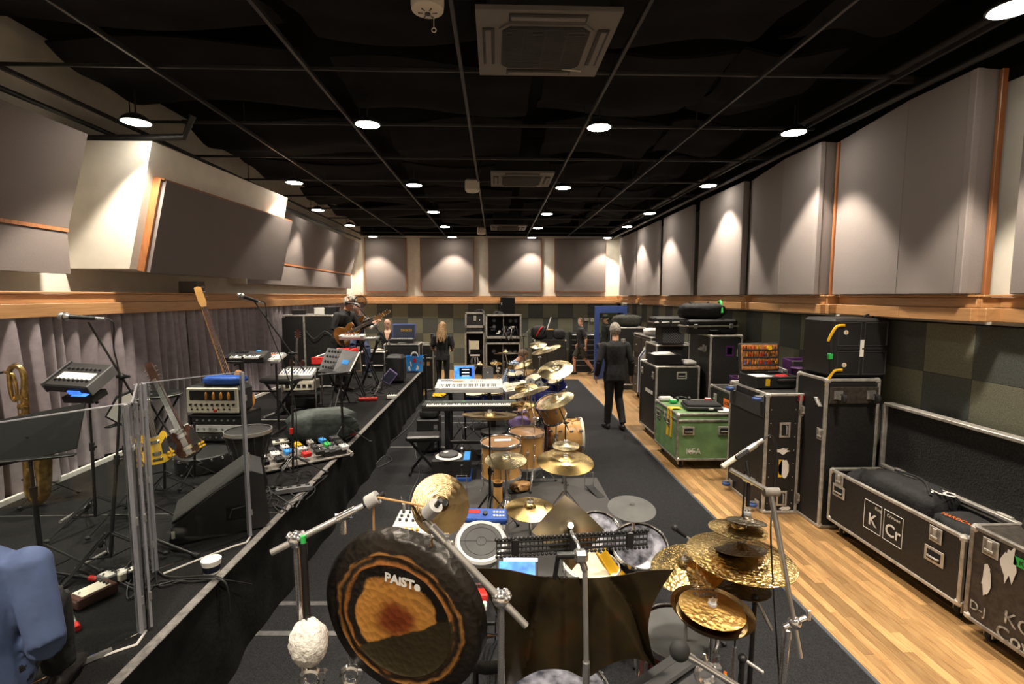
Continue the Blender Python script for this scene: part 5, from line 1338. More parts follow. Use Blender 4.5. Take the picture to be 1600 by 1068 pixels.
# hand percussion pad, mixer, tablet
ph = pz(752, 846, .88)
t = thing('percussion_pad', 'round grey electronic hand percussion pad with a blue control panel', 'drum pad', ph); aim(t, (.05, -.42, .9), (1, 0, 0))
MB().box((0, .04, -.045), (.27, .28, .05), .02).build('chassis', 'silver_plastic', t); MB().lathe([(.13, -.06), (.155, -.05), (.163, .0), (.152, .013), (.132, .010)], n=36, cap=False).build('ring', 'silver_plastic', t)
pd = MB().lathe([(.132, .0), (.13, .008), (.001, .008)], n=36).build('pad', 'head_grey', t)
MB().lathe([(.03, .0085), (.032, .0085), (.032, .0095), (.03, .0095)], n=20, cap=False).lathe([(.1, .0085), (.102, .0085), (.102, .0095), (.1, .0095)], n=32, cap=False).box((.08, 0, .009), (.1, .002, .001)).box((-.08, 0, .009), (.1, .002, .001)).build('pad_division', 'blackflat', pd)
cp_ = MB().box((0, .215, -.02), (.33, .1, .05), .008).build('control_panel', 'blue', t); MB().box((-.06, .23, .006), (.09, .03, .002)).build('display', 'red', cp_); MB().cyl((.02, .215, 0), (.02, .215, .018), .016).build('dial', 'darkgrey', cp_)
for i in range(8): MB().box((.08 + (i % 4) * .02, .2 + (i // 4) * .03, .006), (.014, .014, .005), .001).build('button', 'white', cp_)
for a in (-.6, .3, 1.3): MB().box((.145 * math.sin(a), -.145 * math.cos(a), -.03), (.05, .02, .05), .004, rz=a).build('clip', 'blackp', t)
stand('black stand under the round percussion pad', (ph.x, ph.y + .06, .01), ph + V((0, .02, -.08)), None, m='blackm', name='pad_stand', group=None, spread=.25)
pq = pz(648, 818, .72)
t = thing('small_mixer', 'small pale mixer with rows of knobs between gong and stage', 'mixer', pq, rot=(R(14), 0, R(-8)))
MB().box((0, 0, 0), (.30, .26, .05), .01).build('body', 'silver_plastic', t); MB().box((0, -.05, .027), (.26, .04, .004)).build('white_strip', 'white', t)
for i in range(15): link('knob', cached('mk', lambda: MB().lathe([(.011, 0), (.009, .016), (.002, .017)], n=10).build('knob', 'darkgrey')), t, (-.11 + (i % 5) * .05, .09 - (i // 5) * .045, .025))
for i in range(3): link('knob', cached('mky', lambda: MB().lathe([(.012, 0), (.01, .016), (.002, .017)], n=10).build('knob', 'yellow')), t, (-.03 + i * .04, -.1, .025))
k = MB(); k.cyl((-.11, .1, .02), (-.11, .11, .09), .012, n=10); k.build('plug', 'alu', t)
stand('black stand under the small pale mixer', (pq.x, pq.y, .01), pq + V((0, 0, -.03)), None, m='blackm', name='mixer_stand', group=None, spread=.28)
cable([pq + V((-.11, .12, .09)), pq + V((-.13, .2, .12)), pq + V((-.1, .35, -.2)), pq + V((-.15, .5, -.68)), pz(640, 780, .02), pz(655, 740, .02), pz(650, 700, .02), pz(668, 670, .02)], .005, 'thin cable running from the small mixer along the carpet', 'cable_grey')
pa = py(808, 893, 2.75)
t = thing('tablet', 'tablet with glowing blue screen below the rattle bar', 'tablet', pa, rot=(R(48), 0, R(-3))); MB().box((0, 0, 0), (.24, .17, .012), .004).build('body', 'blackp', t); MB().box((0, -.005, .0065), (.21, .12, .001)).build('screen', 'screen_blue', t); MB().box((.02, .065, .0068), (.2, .02, .001)).build('screen_bar', 'screen_white', t)
mic_stand('thin black stand holding the glowing tablet', (pa.x, pa.y + .05, .01), pa + V((0, .02, -.02)), None, group=None, spread=.22)
pr_ = py(742, 925, 2.3)
t = thing('effects_box', 'red and green effects boxes tangled in cables beside the gong', 'effects box', pr_)
MB().box((0, 0, 0), (.13, .10, .04), .006).build('red_box', 'red', t); MB().box((0, -.085, -.015), (.12, .04, .03), .005).build('pale_box', 'white', t); MB().box((0, -.1, -.0), (.1, .012, .006)).build('green_strip', 'green', t)
for i in range(6): link('knob', cached('mk', None), t, (-.05 + .02 * i, .01, .02))
MB().box((0, 0, -.06), (.2, .3, .02), .004).build('shelf', 'blackm', t); MB().cyl((0, 0.05, -.06), (0, .05, -pr_.z + .012), .014).build('post', 'blackm', t)
for i in range(3): cable([pr_ + V((-.05 + .04 * i, -.1, 0)), pr_ + V((0, -.2, -.04 - .02 * i)), pr_ + V((.12, -.16, -.1)), pr_ + V((.1 + .02 * i, .1, -.2)), pr_ + V((.1, .15, -.6))], .004, ('black', 'brown', 'grey')[i] + ' patch cable looping from the effects boxes beside the gong', ('cable', 'neck_wood', 'cable_grey')[i])
# open black bag with plugs, bottom right
bgx, bgy = .70, 1.74
t = thing('cable_case', 'open black padded case stuffed with cables and coloured plugs at the bottom edge', 'case', (bgx, bgy, .012), R(24))
MB().box((0, 0, .43), (.34, .22, .86), .02).build('body', 'blackp', t)
MB().box((-.02, .02, .885), (.36, .26, .03), .012, Mx=Matrix.Rotation(R(-12), 3, 'Y')).build('flap', 'blackp', t); MB().box((-.02, .06, .915), (.3, .06, .02), .008, Mx=Matrix.Rotation(R(-12), 3, 'Y')).build('flap_fold', 'blackp', t)
q = random.Random(4)
for i in range(12): k = MB(); x0, y0 = .14 + q.uniform(0, .07), -.08 + q.uniform(-.03, .14); k.cyl((x0, y0, .83 + q.uniform(0, .05)), (x0 + q.uniform(-.02, .02), y0 + q.uniform(-.02, .02), .91), .006, n=8); k.build('plug', q.choice(['red', 'yellow', 'orange', 'white', 'blackp', 'steel', 'steel']), t)
pbk = py(1062, 1016, 1.55); a, b = pbk, py(1158, 1075, 1.5)
t = thing('damper_arm', 'chrome arm tipped with a dark rubber ball at the bottom edge', 'metal arm', a); MB().sph(a, (.034, .03, .036), 16, 12).build('ball', 'rubber', t, True); MB().cyl(a + (b - a).normalized() * .03, b, .0105, n=12).build('rod', 'chrome', t, True); MB().cyl(a + (b - a).normalized() * .028, a + (b - a).normalized() * .05, .014, n=12).build('collar', 'chrome', t, True); MB().cyl(b, V((b.x, b.y + .02, .012)), .014, n=12).build('post', 'chrome', t, True)
# chrome rack hardware low at the right of the gong
for i, (x, y, Y) in enumerate(((551, 1052, 1.9), (490, 1058, 1.75), (1100, 1050, 1.75))):
 p = py(x, y, Y); t = thing('rack_clamp', 'chrome rack clamp on a short post %s' % ('below the gong', 'beside the white mallet', 'behind the cable case')[i], 'clamp', (p.x, p.y, .01))
 MB().cyl((0, 0, 0), (0, 0, p.z - .04), .014).build('post', 'chrome', t); MB().tube([(.035 * math.cos(a), -.02, p.z + .035 * math.sin(a)) for a in [j * PI / 8 for j in range(16)]], .013, 8, True).build('ring', 'chrome', t); MB().tube([(0, -.02, p.z + .04), (-.01, -.02, p.z + .08)], .005, 6).build('screw', 'chrome', t); MB().box((.04, -.02, p.z + .02), (.03, .03, .03), .005).build('clamp_block', 'chrome', t); MB().cyl((0, 0, 0), (0, 0, .012), .1, n=20).build('base', 'blackm', t)
# grey rug
tag(MB().box((.38, 5.2, .013), (1.9, 2.3, .006), .002).build('rug', 'rug_grey'), 'speckled grey rug under the maple drum kit', 'rug')

# ============================================================ MIDDLE: MAPLE KIT, KEYBOARDS, BLUE KIT, RACKS
p = pz(782, 690, .68); d1 = drum(p, .46, .40, 'maple floor tom with brown head and a white strip on it', 'maple', 'head_clear', (-.02, -.03, 1), legs=3, lugs=8, group='maple kit drums')
MB().box((.03, .06, .004), (.2, .07, .002)).build('paper_strip', 'paper', d1)
p = pz(823, 674, .68); drum(p, .44, .42, 'second maple floor tom, behind the one with the white strip', 'maple', 'head_clear', (.02, -.03, 1), legs=3, lugs=8, group='maple kit drums')
p = py(856, 628, 6.9); drum(p, .34, .28, 'tilted maple tom mounted above the maple bass drum', 'maple', 'head_clear', (-.42, -.30, .86), lugs=8, group='maple kit drums')
stand('chrome stand carrying the tilted maple tom', (p.x + .12, p.y + .12, .01), p + V((.14, .1, -.2)), None, name='tom_stand', spread=.22, group='tom stands')
p2 = py(818, 636, 7.2); drum(p2, .30, .22, 'small maple tom hidden among the stands of the maple kit', 'maple', 'head_clear', (-.4, -.1, .9), lugs=7, group='maple kit drums')
stand('chrome stand carrying the small maple tom', (p2.x + .1, p2.y + .1, .01), p2 + V((.1, .08, -.15)), None, name='tom_stand', spread=.22, group='tom stands')
# bass drum, axis across the room
t = thing('bass_drum', 'maple bass drum with pale hoop turned to the right', 'drum', (1.27, 7.3, .29)); aim(t, (1, 0, 0), (0, 1, 0)); r_ = .275
MB().lathe([(r_ - .01, -.5), (r_, -.5), (r_, 0), (r_ - .01, 0)], n=36, cap=False).build('shell', 'maple', t); MB().lathe([(r_ * .97, -.002), (.001, .001)], n=36).build('front_head', 'head_coated', t); MB().lathe([(.001, -.502), (r_ * .97, -.5)], n=36).build('batter_head', 'head_clear', t)
for z, m_ in ((.0, 'cream'), (-.5, 'shell_red')): MB().lathe([(r_ + .001, z - .02), (r_ + .018, z - .02), (r_ + .018, z + .02), (r_ + .001, z + .02)], n=36, cap=False).build('hoop', m_, t)
for i in range(8):
 a = i * .785 + .2
 for z in (-.03, -.47): MB().box((r_ * 1.07 * math.cos(a), r_ * 1.07 * math.sin(a), z), (.02, .03, .06), .004, rz=a).build('claw', 'chrome', t)
 for z in (-.17, -.33): MB().box((r_ * 1.03 * math.cos(a), r_ * 1.03 * math.sin(a), z), (.02, .02, .05), .004, rz=a).build('lug', 'chrome', t)
for s in (-1, 1): MB().tube([(-.12, s * .26, -.15), (-.285, s * .33, -.1)], .009, 8).build('spur', 'chrome', t)
# cymbals of the maple kit
def cyst(x, y, Y, w_, lab, m_='cym', nrm=(0, -.08, 1), sl=None, fx=.05, fy=.15, kind='crash', black=False, boom=True, top=None):
 p = py(x, y, Y); cymbal(p, w_ * Y / 780, lab, m_, nrm, kind)
 if sl:
  b = V((p.x + fx, p.y + fy, .014)); tp = V((b.x, b.y, max(.45, p.z - .28)))
  stand(sl, b, tp if boom else p + V((0, 0, -.05)), p + V((0, 0, -.03)) if boom else None, spread=.3, m='blackm' if black else 'chrome', counter=.1)
 return p
cyst(790, 717, 4.79, 67, 'golden cymbal low in front of the maple floor toms', 'cym_pale', (.0, -.12, 1), 'chrome stand of the low golden cymbal', .02, .05, boom=False)
cyst(883, 719, 4.62, 92, 'widest golden cymbal right of the maple floor toms', 'cym', (.02, -.14, 1), 'chrome stand of the widest golden cymbal', .04, .08, boom=False)
cyst(884, 695, 4.95, 43, 'small pale cymbal just above the widest golden cymbal', 'cym_pale', (0, -.1, 1), 'thin chrome stand of the small pale cymbal', .0, .0, kind='bell', boom=False)
cyst(765, 650, 4.85, 88, 'dark brown china cymbal seen nearly edge on above the floor tom', 'cym_dark', (.02, .13, 1), 'black stand of the dark china cymbal', .0, .05, kind='china', black=True, boom=False)
cyst(826, 611, 6.5, 66, 'pale cymbal tilted up to the right over the maple kit', 'cym_pale', (-.28, .06, 1), 'chrome boom stand at the middle of the maple kit', .05, -.35)
cyst(816, 631, 6.7, 38, 'little golden cymbal below the tilted pale cymbal', 'cym', (.0, -.1, 1), 'thin chrome stand of the little golden cymbal', .0, .02, boom=False)
cyst(870, 624, 6.6, 56, 'golden cymbal tilted up to the right beside the tilted maple tom', 'cym_pale', (-.38, -.18, 1), 'black boom stand at the right of the maple kit', .1, -.15, black=True)
cyst(868, 576, 7.7, 56, 'bright pale cymbal facing the camera right of the blue kit', 'cym_pale', (-.22, -.42, 1), 'black boom stand of the bright pale cymbal', .05, .1, black=True)
cyst(822, 605, 7.6, 36, 'golden cymbal lying over the silver sampling pad', 'cym', (-.1, -.3, 1), 'thin chrome stand rising beside the sampling pad', .02, .02, boom=False)
# throne and towel
t = thing('drum_throne', 'black drum throne of the maple kit', 'stool', (-.03, 6.75, .01)); MB().lathe([(.001, .47), (.16, .47), (.185, .5), (.18, .54), (.12, .56), (.001, .56)], n=28).build('seat', 'leather', t); MB().cyl((0, 0, .05), (0, 0, .48), .018).build('post', 'chrome', t); tripod(t, 0, 0, 0, .28, .26, .6, 'chrome', .011)
soft_box('towel', 'lilac towel bundled beside the black drum throne', 'towel', py(812, 660, 6.9) - V((0, 0, .06)), (.28, .2, .14), 'lilac', seed=41, wrinkle=.03)
t = thing('towel_stand', 'low black stand under the lilac towel', 'stand', (py(812, 660, 6.9).x, 6.9, .01)); hz = py(812, 660, 6.9).z - .075; MB().cyl((0, 0, 0), (0, 0, hz), .012).build('post', 'blackm', t); MB().box((0, 0, hz), (.24, .16, .02), .004).build('tray', 'blackm', t); tripod(t, 0, 0, 0, .2, .18, .2, 'blackm', .007)
# stick bag / yellow tub
p = pz(778, 795, .012); t = thing('stick_holder', 'yellow wooden stick holder tube on the grey rug', 'tube', (p.x, p.y, .016)); MB().lathe([(.001, 0), (.052, 0), (.052, .32), (.046, .32), (.046, .02), (.001, .02)], n=20).build('tube', 'maple', t); MB().lathe([(.053, .27), (.054, .27), (.054, .31), (.053, .31)], n=20, cap=False).build('band', 'blackm', t)
soft_box('brush_bundle', 'tan bundle of brushes lying between the drum stands', 'brushes', pz(815, 765, .02), (.26, .16, .1), 'neck_wood', seed=8, rz=R(30), wrinkle=.05)
# kick pedals
for i, (x, y, lab) in enumerate(((720, 775, 'chrome pedal left of the maple kit'), (930, 770, 'black pedal at the right of the grey rug'))):
 p = pz(x, y, .015); t = thing('drum_pedal', lab, 'pedal', (p.x, p.y, .016), R(20 * i)); MB().box((0, 0, .02), (.1, .3, .012), .004, Mx=Matrix.Rotation(R(8), 3, 'X')).build('footboard', 'chrome' if i == 0 else 'blackm', t); MB().tube([(-.06, .15, 0), (-.06, .15, .2), (.06, .15, .2), (.06, .15, 0)], .008, 8).build('frame', 'chrome', t); MB().cyl((0, .15, .2), (0, .2, .3), .005).sph((0, .2, .3), .022, 8, 6).build('beater', 'blackp', t)
# black bench, pad on box
def bench(label, x, y, z0, rz, w_, d, h, m_='leather', foot='blackm'):
 t = thing('keyboard_bench', label, 'bench', (x, y, z0), rz)
 MB().box((0, 0, h - .035), (w_, d, .07), .022).build('seat', m_, t); MB().box((0, 0, h - .08), (w_ * .8, d * .7, .02), .004).build('seat_plate', 'blackm', t)
 for s in (-1, 1): MB().box((0, s * d * .28, h * .45), (.035, .02, h * 1.08), .004, Mx=Matrix.Rotation(s * R(38), 3, 'Y')).build('leg', 'blackm', t)
 for s in (-1, 1):
  MB().cyl((s * h * .34, -d * .42, .02), (s * h * .34, d * .42, .02), .016, n=10).build('foot_bar', foot, t)
bench('black X frame bench beside the stage', -.97, 6.62, .013, R(4), .46, .28, .54)
t = thing('equipment_box', 'low black box with blue base carrying a round practice pad', 'box', (-.58, 6.45, .013))
MB().box((0, 0, .16), (.5, .36, .24), .008).build('body', 'case_black', t); MB().box((0, 0, .03), (.52, .38, .05), .004).build('base', 'blue', t); MB().box((.2, 0, .285), (.08, .36, .01)).build('blue_strip', 'blue_tape', t)
t = thing('practice_pad', 'round dark practice pad on a white ring on the low black box', 'drum pad', (-.62, 6.43, .292)); MB().lathe([(.001, 0), (.17, 0), (.175, .012), (.15, .022), (.001, .022)], n=32).build('ring', 'white', t); MB().lathe([(.13, .022), (.13, .045), (.12, .055), (.001, .056)], n=28).build('pad', 'head_grey', t); MB().sph((-.04, .03, .056), (.035, .025, .004), 10, 6).build('logo_patch', 'white', t)
# amplifiers behind the bench
t = thing('keyboard_amplifier', 'small black amplifier standing beside the stage under the piano', 'amplifier', (-1.03, 7.62, .013)); MB().box((0, 0, .27), (.34, .34, .5), .012).build('cabinet', 'blackp', t); MB().box((0, -.172, .22), (.28, .01, .34)).build('grille', 'blackflat', t); MB().box((.12, -.176, .26), (.06, .012, .36), .002).build('control_strip', 'midgrey', t)
for i in range(6): MB().cyl((.12, -.18, .12 + i * .055), (.12, -.194, .12 + i * .055), .014, n=10).build('knob', 'chrome', t)
soft_box('black_bag', 'small black bag on the amplifier beside the stage', 'bag', (-1.02, 7.62, .535), (.3, .26, .14), 'cloth_black', seed=14)
# keyboards
kb1 = keyboard('black digital piano with green reflecting top in front of the silver keyboard', (-.36, 7.02, .80), R(0), 1.34, .33, .09, 'blackp', 45, name='digital_piano')
MB().box((-.1, .06, .0935), (.05, .03, .004)).build('display', 'green', kb1); MB().box((0, .07, .0915), (1.3, .13, .003)).build('top_plate', 'coat_green', kb1)
t = thing('keyboard_stand', 'black column stand under the digital piano', 'stand', (-.36, 7.02, .013))
for x in (-.33, .33): MB().box((x, 0, .39), (.07, .07, .77), .006).build('column', 'blackm', t); MB().box((x, 0, .775), (.06, .32, .02), .004).build('arm', 'blackm', t); MB().box((x, 0, .015), (.07, .5, .03), .006).build('foot', 'blackm', t)
MB().box((0, 0, .3), (.62, .03, .05), .004).build('crossbar', 'blackm', t)
kb2 = keyboard('silver white synthesizer keyboard with many buttons, above the digital piano', (-.40, 7.62, .98), 0, 1.02, .40, .09, 'silver_plastic', 36, tilt=R(10), name='synthesizer', keyd=.15)
t = thing('keyboard_stand', 'black column stand under the silver white synthesizer', 'stand', (-.40, 7.68, .013))
for x in (-.3, .3): MB().box((x, 0, .48), (.06, .06, .95), .006).build('column', 'blackm', t); MB().box((x, 0, .955), (.06, .34, .02), .004, Mx=Matrix.Rotation(R(10), 3, 'X')).build('arm', 'blackm', t); MB().box((x, 0, .015), (.07, .5, .03), .006).build('foot', 'blackm', t)
def laptop(label, pos, rz, w_, d, m_, scr, ang=100, cat='laptop'):
 t = thing('laptop', label, cat, pos, rz); MB().box((0, 0, .009), (w_, d, .016), .004).build('base', m_, t); MB().box((0, .02, .0175), (w_ * .88, d * .42, .002)).build('keys', 'blackflat', t)
 Mx = Matrix.Rotation(R(90 - ang), 3, 'X'); c_ = V((0, d / 2, .02)) + Mx @ V((0, 0, d / 2))
 l = MB().box(c_, (w_, .01, d), .004, Mx=Mx).build('lid', m_, t); MB().box(c_ + Mx @ V((0, -.006, 0)), (w_ * .93, .002, d * .88), Mx=Mx).build('screen', scr, l)
 return t, l, c_, Mx
t, l, c_, Mx = laptop('laptop with bright blue screen behind the silver keyboard', (-.50, 7.97, 1.01), R(4), .34, .24, 'silver_plastic', 'screen_blue', 104)
for i, (x, z, w_, h) in enumerate(((.02, .01, .2, .14), (.02, .05, .12, .012), (.02, .0, .12, .012), (.02, -.05, .12, .012))): MB().box(c_ + Mx @ V((x, -.0085 - .001 * i, z)), (w_, .001, h), Mx=Mx).build('screen_window', 'screen_dark' if i == 0 else 'screen_white', l)
t = thing('laptop_table', 'thin black stand under the bright laptop', 'stand', (-.50, 8.06, .013)); MB().box((0, -.06, .985), (.36, .28, .015), .004).build('tray', 'blackm', t); MB().cyl((0, 0, .02), (0, 0, .98), .016).build('post', 'blackm', t); tripod(t, 0, 0, 0, .3, .28, .3, 'blackm', .008)
t = thing('laptop', 'closed grey laptop standing open away from the camera on the silver keyboard', 'laptop', (-.12, 7.80, 1.105)); Mx = Matrix.Rotation(R(-8), 3, 'X'); l = MB().box((0, 0, .09), (.17, .008, .17), .003, Mx=Mx).build('lid', 'midgrey', t); MB().sph((0, -.0, .095), (.012, .012, .014), 8, 6).build('logo', 'white', l); MB().box((0, .07, .006), (.17, .14, .01), .003).build('base', 'midgrey', t)
# silver sampling pad + twin rubber pads
t = thing('sampling_pad', 'silver sampling pad tilted beside the keyboards', 'drum pad', py(806, 604, 8.1), rot=(R(28), R(-6), R(10))); MB().prism([(-.2, -.12), (.2, -.12), (.24, .04), (.16, .12), (-.16, .12), (-.24, .04)], .05).build('body', 'silver_plastic', t); MB().box((0, .1, .026), (.2, .03, .004)).build('display_strip', 'blackflat', t)
for i in range(6): MB().box((-.12 + (i % 3) * .12, -.06 + (i // 3) * .08, .03), (.1, .065, .01), .004).build('pad', 'head_coated', t)
pp = py(806, 604, 8.1); stand('black stand under the silver sampling pad', (pp.x, pp.y + .05, .013), pp + V((0, .02, -.03)), None, m='blackm', name='pad_stand', group=None, spread=.25)
for i, (x, y) in enumerate(((829, 597), (843, 601))):
 p = py(x, y, 8.0); t = thing('rubber_pad', ('left', 'right')[i] + ' one of two small round grey rubber pads', 'drum pad', p, group='small rubber pads'); aim(t, (-.1, -.75, .65)); MB().lathe([(.001, 0), (.066, 0), (.072, .012), (.064, .022), (.02, .02), (.001, .024)], n=24).build('pad', 'midgrey', t); MB().cyl((0, 0, .02), (0, 0, .027), .018).build('centre', 'blackflat', t); MB().cyl((0, 0, 0), (0, .02, -.1), .01).build('arm', 'blackm', t)
 stand('thin black stand of the %s rubber pad' % ('left', 'right')[i], (p.x + .02, p.y + .1, .013), p + V((0, .1, -.06)), None, m='blackm', name='pad_stand', group=None, spread=.2)
# hardware and pedals under the keyboards
t = thing('snare_stand', 'bare chrome snare stand under the digital piano', 'stand', (-.48, 7.2, .013)); tripod(t, 0, 0, 0, .28, .24, .4, 'chrome', .009); MB().cyl((0, 0, .03), (0, 0, .5), .012).build('tube', 'chrome', t)
for a in range(3): MB().tube([(0, 0, .45), (.13 * math.cos(a * 2.09), .13 * math.sin(a * 2.09), .5), (.15 * math.cos(a * 2.09), .15 * math.sin(a * 2.09), .56)], .006, 6).build('arm', 'chrome', t)
# ---------------- blue kit
def bl(x, y, Y, w_, dep, lab, nrm=(0, -.2, 1), hd='head_coated', sup=True, legs=0):
 p = py(x, y, Y); drum(p, w_ * Y / 780, dep, lab, 'shell_blue', hd, nrm, legs=legs, lugs=6, group='blue kit drums')
 if sup: stand('stand of the ' + lab, (p.x + .06, p.y + .1, .013), p + V((.04, .08, -dep)), None, name='tom_stand', spread=.22, group='tom stands')
bl(805, 583, 9.6, 27, .16, 'blue snare drum in front of the drummer', (-.1, -.2, 1))
bl(848, 580, 10.0, 24, .2, 'blue tom at the right of the drummer', (-.4, -.15, .9))
bl(868, 592, 9.8, 26, .22, 'blue tom closest to the open carpet', (-.4, -.25, .9))
bl(832, 590, 9.3, 25, .2, 'blue tom in the middle of the blue kit', (-.3, -.3, .9))
bl(770, 612, 8.9, 34, .36, 'blue floor tom behind the silver keyboard', (0, -.05, 1), sup=False, legs=3)
bl(740, 615, 8.9, 28, .34, 'dark blue floor tom behind the laptop', (0, -.05, 1), sup=False, legs=3)
t = thing('bass_drum', 'blue bass drum of the far kit', 'drum', (1.25, 9.9, .3)); aim(t, (.95, -.25, 0), (0, 1, 0)); r_ = .28
MB().lathe([(r_ - .01, -.45), (r_, -.45), (r_, 0), (r_ - .01, 0)], n=32, cap=False).build('shell', 'shell_blue', t); MB().lathe([(r_ * .97, 0), (.001, .002)], n=32).build('front_head', 'head_grey', t); MB().lathe([(.001, -.452), (r_ * .97, -.45)], n=32).build('batter_head', 'head_coated', t)
for z in (0, -.45): MB().lathe([(r_ + .001, z - .02), (r_ + .016, z - .02), (r_ + .016, z + .02), (r_ + .001, z + .02)], n=32, cap=False).build('hoop', 'shell_blue', t)
for i in range(8): MB().cyl((r_ * 1.06 * math.cos(i * .785), r_ * 1.06 * math.sin(i * .785), -.44), (r_ * 1.06 * math.cos(i * .785), r_ * 1.06 * math.sin(i * .785), 0), .006, n=6).build('rod', 'chrome', t)
C_ = [(750, 570, 9.4, 38, 'cym_dark', (.1, .12, 1), 'dark cymbal left of the drummer in the plaid shirt', 'crash'), (790, 551, 9.3, 38, 'cym', (-.02, .18, 1), 'thin golden cymbal in front of the drummer chest', 'crash'), (820, 567, 9.5, 24, 'cym_pale', (-.4, -.3, 1), 'small tilted cymbal to the right of the drummer', 'crash'),
      (840, 538, 10.2, 28, 'cym_pale', (-.1, -.3, 1), 'pale cymbal uppermost over the blue kit', 'crash'), (853, 545, 9.9, 48, 'cym_pale', (-.3, -.06, 1), 'long looking pale cymbal tilted over the blue kit', 'crash'), (775, 567, 9.1, 18, 'cym', (0, -.2, 1), 'small golden splash cymbal in front of the drummer', 'bell'), (803, 572, 9.2, 26, 'cym_dark', (0, -.2, 1), 'low dark cymbal over the blue snare drum', 'crash')]
for i, (x, y, Y, w_, m_, nrm, lab, kd) in enumerate(C_): cyst(x, y, Y, w_, lab, m_, nrm, 'slim stand of the ' + lab, .05, .12, kd, black=i % 2 == 0)
mic_stand('tall thin black microphone stand among the blue kit cymbals', (.56, 9.0, .013), py(818, 525, 9.0), py(826, 515, 9.1))
t = thing('drum_throne', 'low black throne the drummer sits on', 'stool', (.18, 10.0, .013)); MB().lathe([(.001, .43), (.16, .43), (.18, .46), (.17, .5), (.001, .51)], n=24).build('seat', 'leather', t); MB().cyl((0, 0, .05), (0, 0, .44), .018).build('post', 'chrome', t); tripod(t, 0, 0, 0, .25, .25, .6, 'chrome', .011)
# ---------------- racks at the back wall
def rack(label, xa, xb, y0, y1, Y, dep=.5, inner=None):
 a, b = py(xa, y1, Y), py(xb, y0, Y); w_, h = b.x - a.x, b.z - a.z
 t = thing('equipment_rack', label, 'rack', ((a.x + b.x) / 2, Y + dep / 2, a.z))
 e = .05
 for nm, c_, d in (('side_panel', (-w_ / 2 + .02, 0, h / 2), (.04, dep, h)), ('side_panel', (w_ / 2 - .02, 0, h / 2), (.04, dep, h)), ('top_panel', (0, 0, h - .02), (w_, dep, .04)), ('base_panel', (0, 0, .02), (w_, dep, .04)), ('back_panel', (0, dep / 2 - .02, h / 2), (w_, .02, h))): MB().box(c_, d, .003).build(nm, 'case_black', t)
 for nm, c_, d in (('edge_trim', (-w_ / 2 + .02, -dep / 2 - .004, h / 2), (e, .014, h)), ('edge_trim', (w_ / 2 - .02, -dep / 2 - .004, h / 2), (e, .014, h)), ('edge_trim', (0, -dep / 2 - .004, h - .02), (w_, .014, e)), ('edge_trim', (0, -dep / 2 - .004, .03), (w_, .014, e + .02))): MB().box(c_, d, .003).build(nm, 'alu', t)
 if inner: inner(t, w_, h, dep)
 return t, w_, h
def in1(t, w_, h, dep):
 MB().box((0, -dep / 2 + .03, h / 2), (w_ - .1, .02, h - .12)).build('door', 'case_black', t); MB().box((0, -dep / 2 + .012, h * .62), (.08, .02, .16), .004).build('latch', 'alu', t); MB().box((.14, -dep / 2 + .012, h * .5), (.03, .02, .04), .004).build('white_tag', 'white', t)
def in2(t, w_, h, dep):
 MB().box((0, .05, h / 2), (w_ - .1, .02, h - .1)).build('rack_back', 'blackflat', t); MB().box((-.02, -dep / 2 + .04, h * .72), (w_ * .5, .01, h * .18)).build('paper_sheet', 'head_coated', t); MB().box((.0, -dep / 2 + .06, h * .5), (w_ * .5, .03, .05), .004).build('silver_unit', 'silver_plastic', t); MB().box((-.16, -dep / 2 + .05, h * .68), (.03, .02, h * .3)).build('white_strip', 'white', t)
 q = random.Random(3)
 for i in range(9): x = q.uniform(-.15, .15); MB().tube(bez([(x, -dep / 2 + .08, h * .47), (x + q.uniform(-.06, .06), -dep / 2 + .02, h * .35), (x + q.uniform(-.1, .1), -dep / 2 + .06, h * .18)], 5), .007, 5).build('patch_cable', q.choice(['white', 'steel', 'cable', 'midgrey']), t)
def in3(t, w_, h, dep):
 MB().box((0, .1, h / 2), (w_ - .1, .02, h - .1)).build('rack_back', 'blackflat', t); MB().box((0, -dep / 2 + .06, h / 2), (.02, .04, h - .1)).build('divider', 'alu_dark', t)
 for x, z in ((-.24, .76), (-.24, .48), (.18, .74), (.32, .74)):
  for k in range(4): MB().box((w_ * x * 1.1, -dep / 2 + .1, h * z), (.012, .02, .13), .002, Mx=Matrix.Rotation(k * PI / 4, 3, 'Y')).build('fan_blade', 'midgrey', t)
 q = random.Random(6)
 for i in range(12): MB().box((q.uniform(-.42, .42) * w_, -dep / 2 + .08, h * q.uniform(.14, .5)), (q.uniform(.05, .14), .03, q.uniform(.03, .06)), .003).build('rack_unit', q.choice(['midgrey', 'white', 'blackp', 'darkgrey', 'steel']), t)
 for i in range(10): x = q.uniform(.0, .4) * w_; MB().tube(bez([(x, -dep / 2 + .06, h * .5), (x + q.uniform(-.1, .1), -dep / 2 - .03, h * .3), (x + q.uniform(-.2, .2), -dep / 2 - .02, -.05)], 5), .008, 5).build('patch_cable', q.choice(['steel', 'cable', 'midgrey', 'cable']), t)
RY = 15.0
def flat(t): return t
rack('small black rack case on top of the narrow cabled rack', 727, 757, 488, 511.5, RY, inner=in1)
rack('narrow tall rack full of white cables against the back wall', 727, 757, 518, 592, RY, inner=in2)
rack('wide rack with four fans, stacked on another rack', 759, 814.5, 491, 528.5, RY - .1, inner=in3)
rack('wide lower rack behind the drummer', 759, 813, 535, 592, RY - .1, inner=in3)
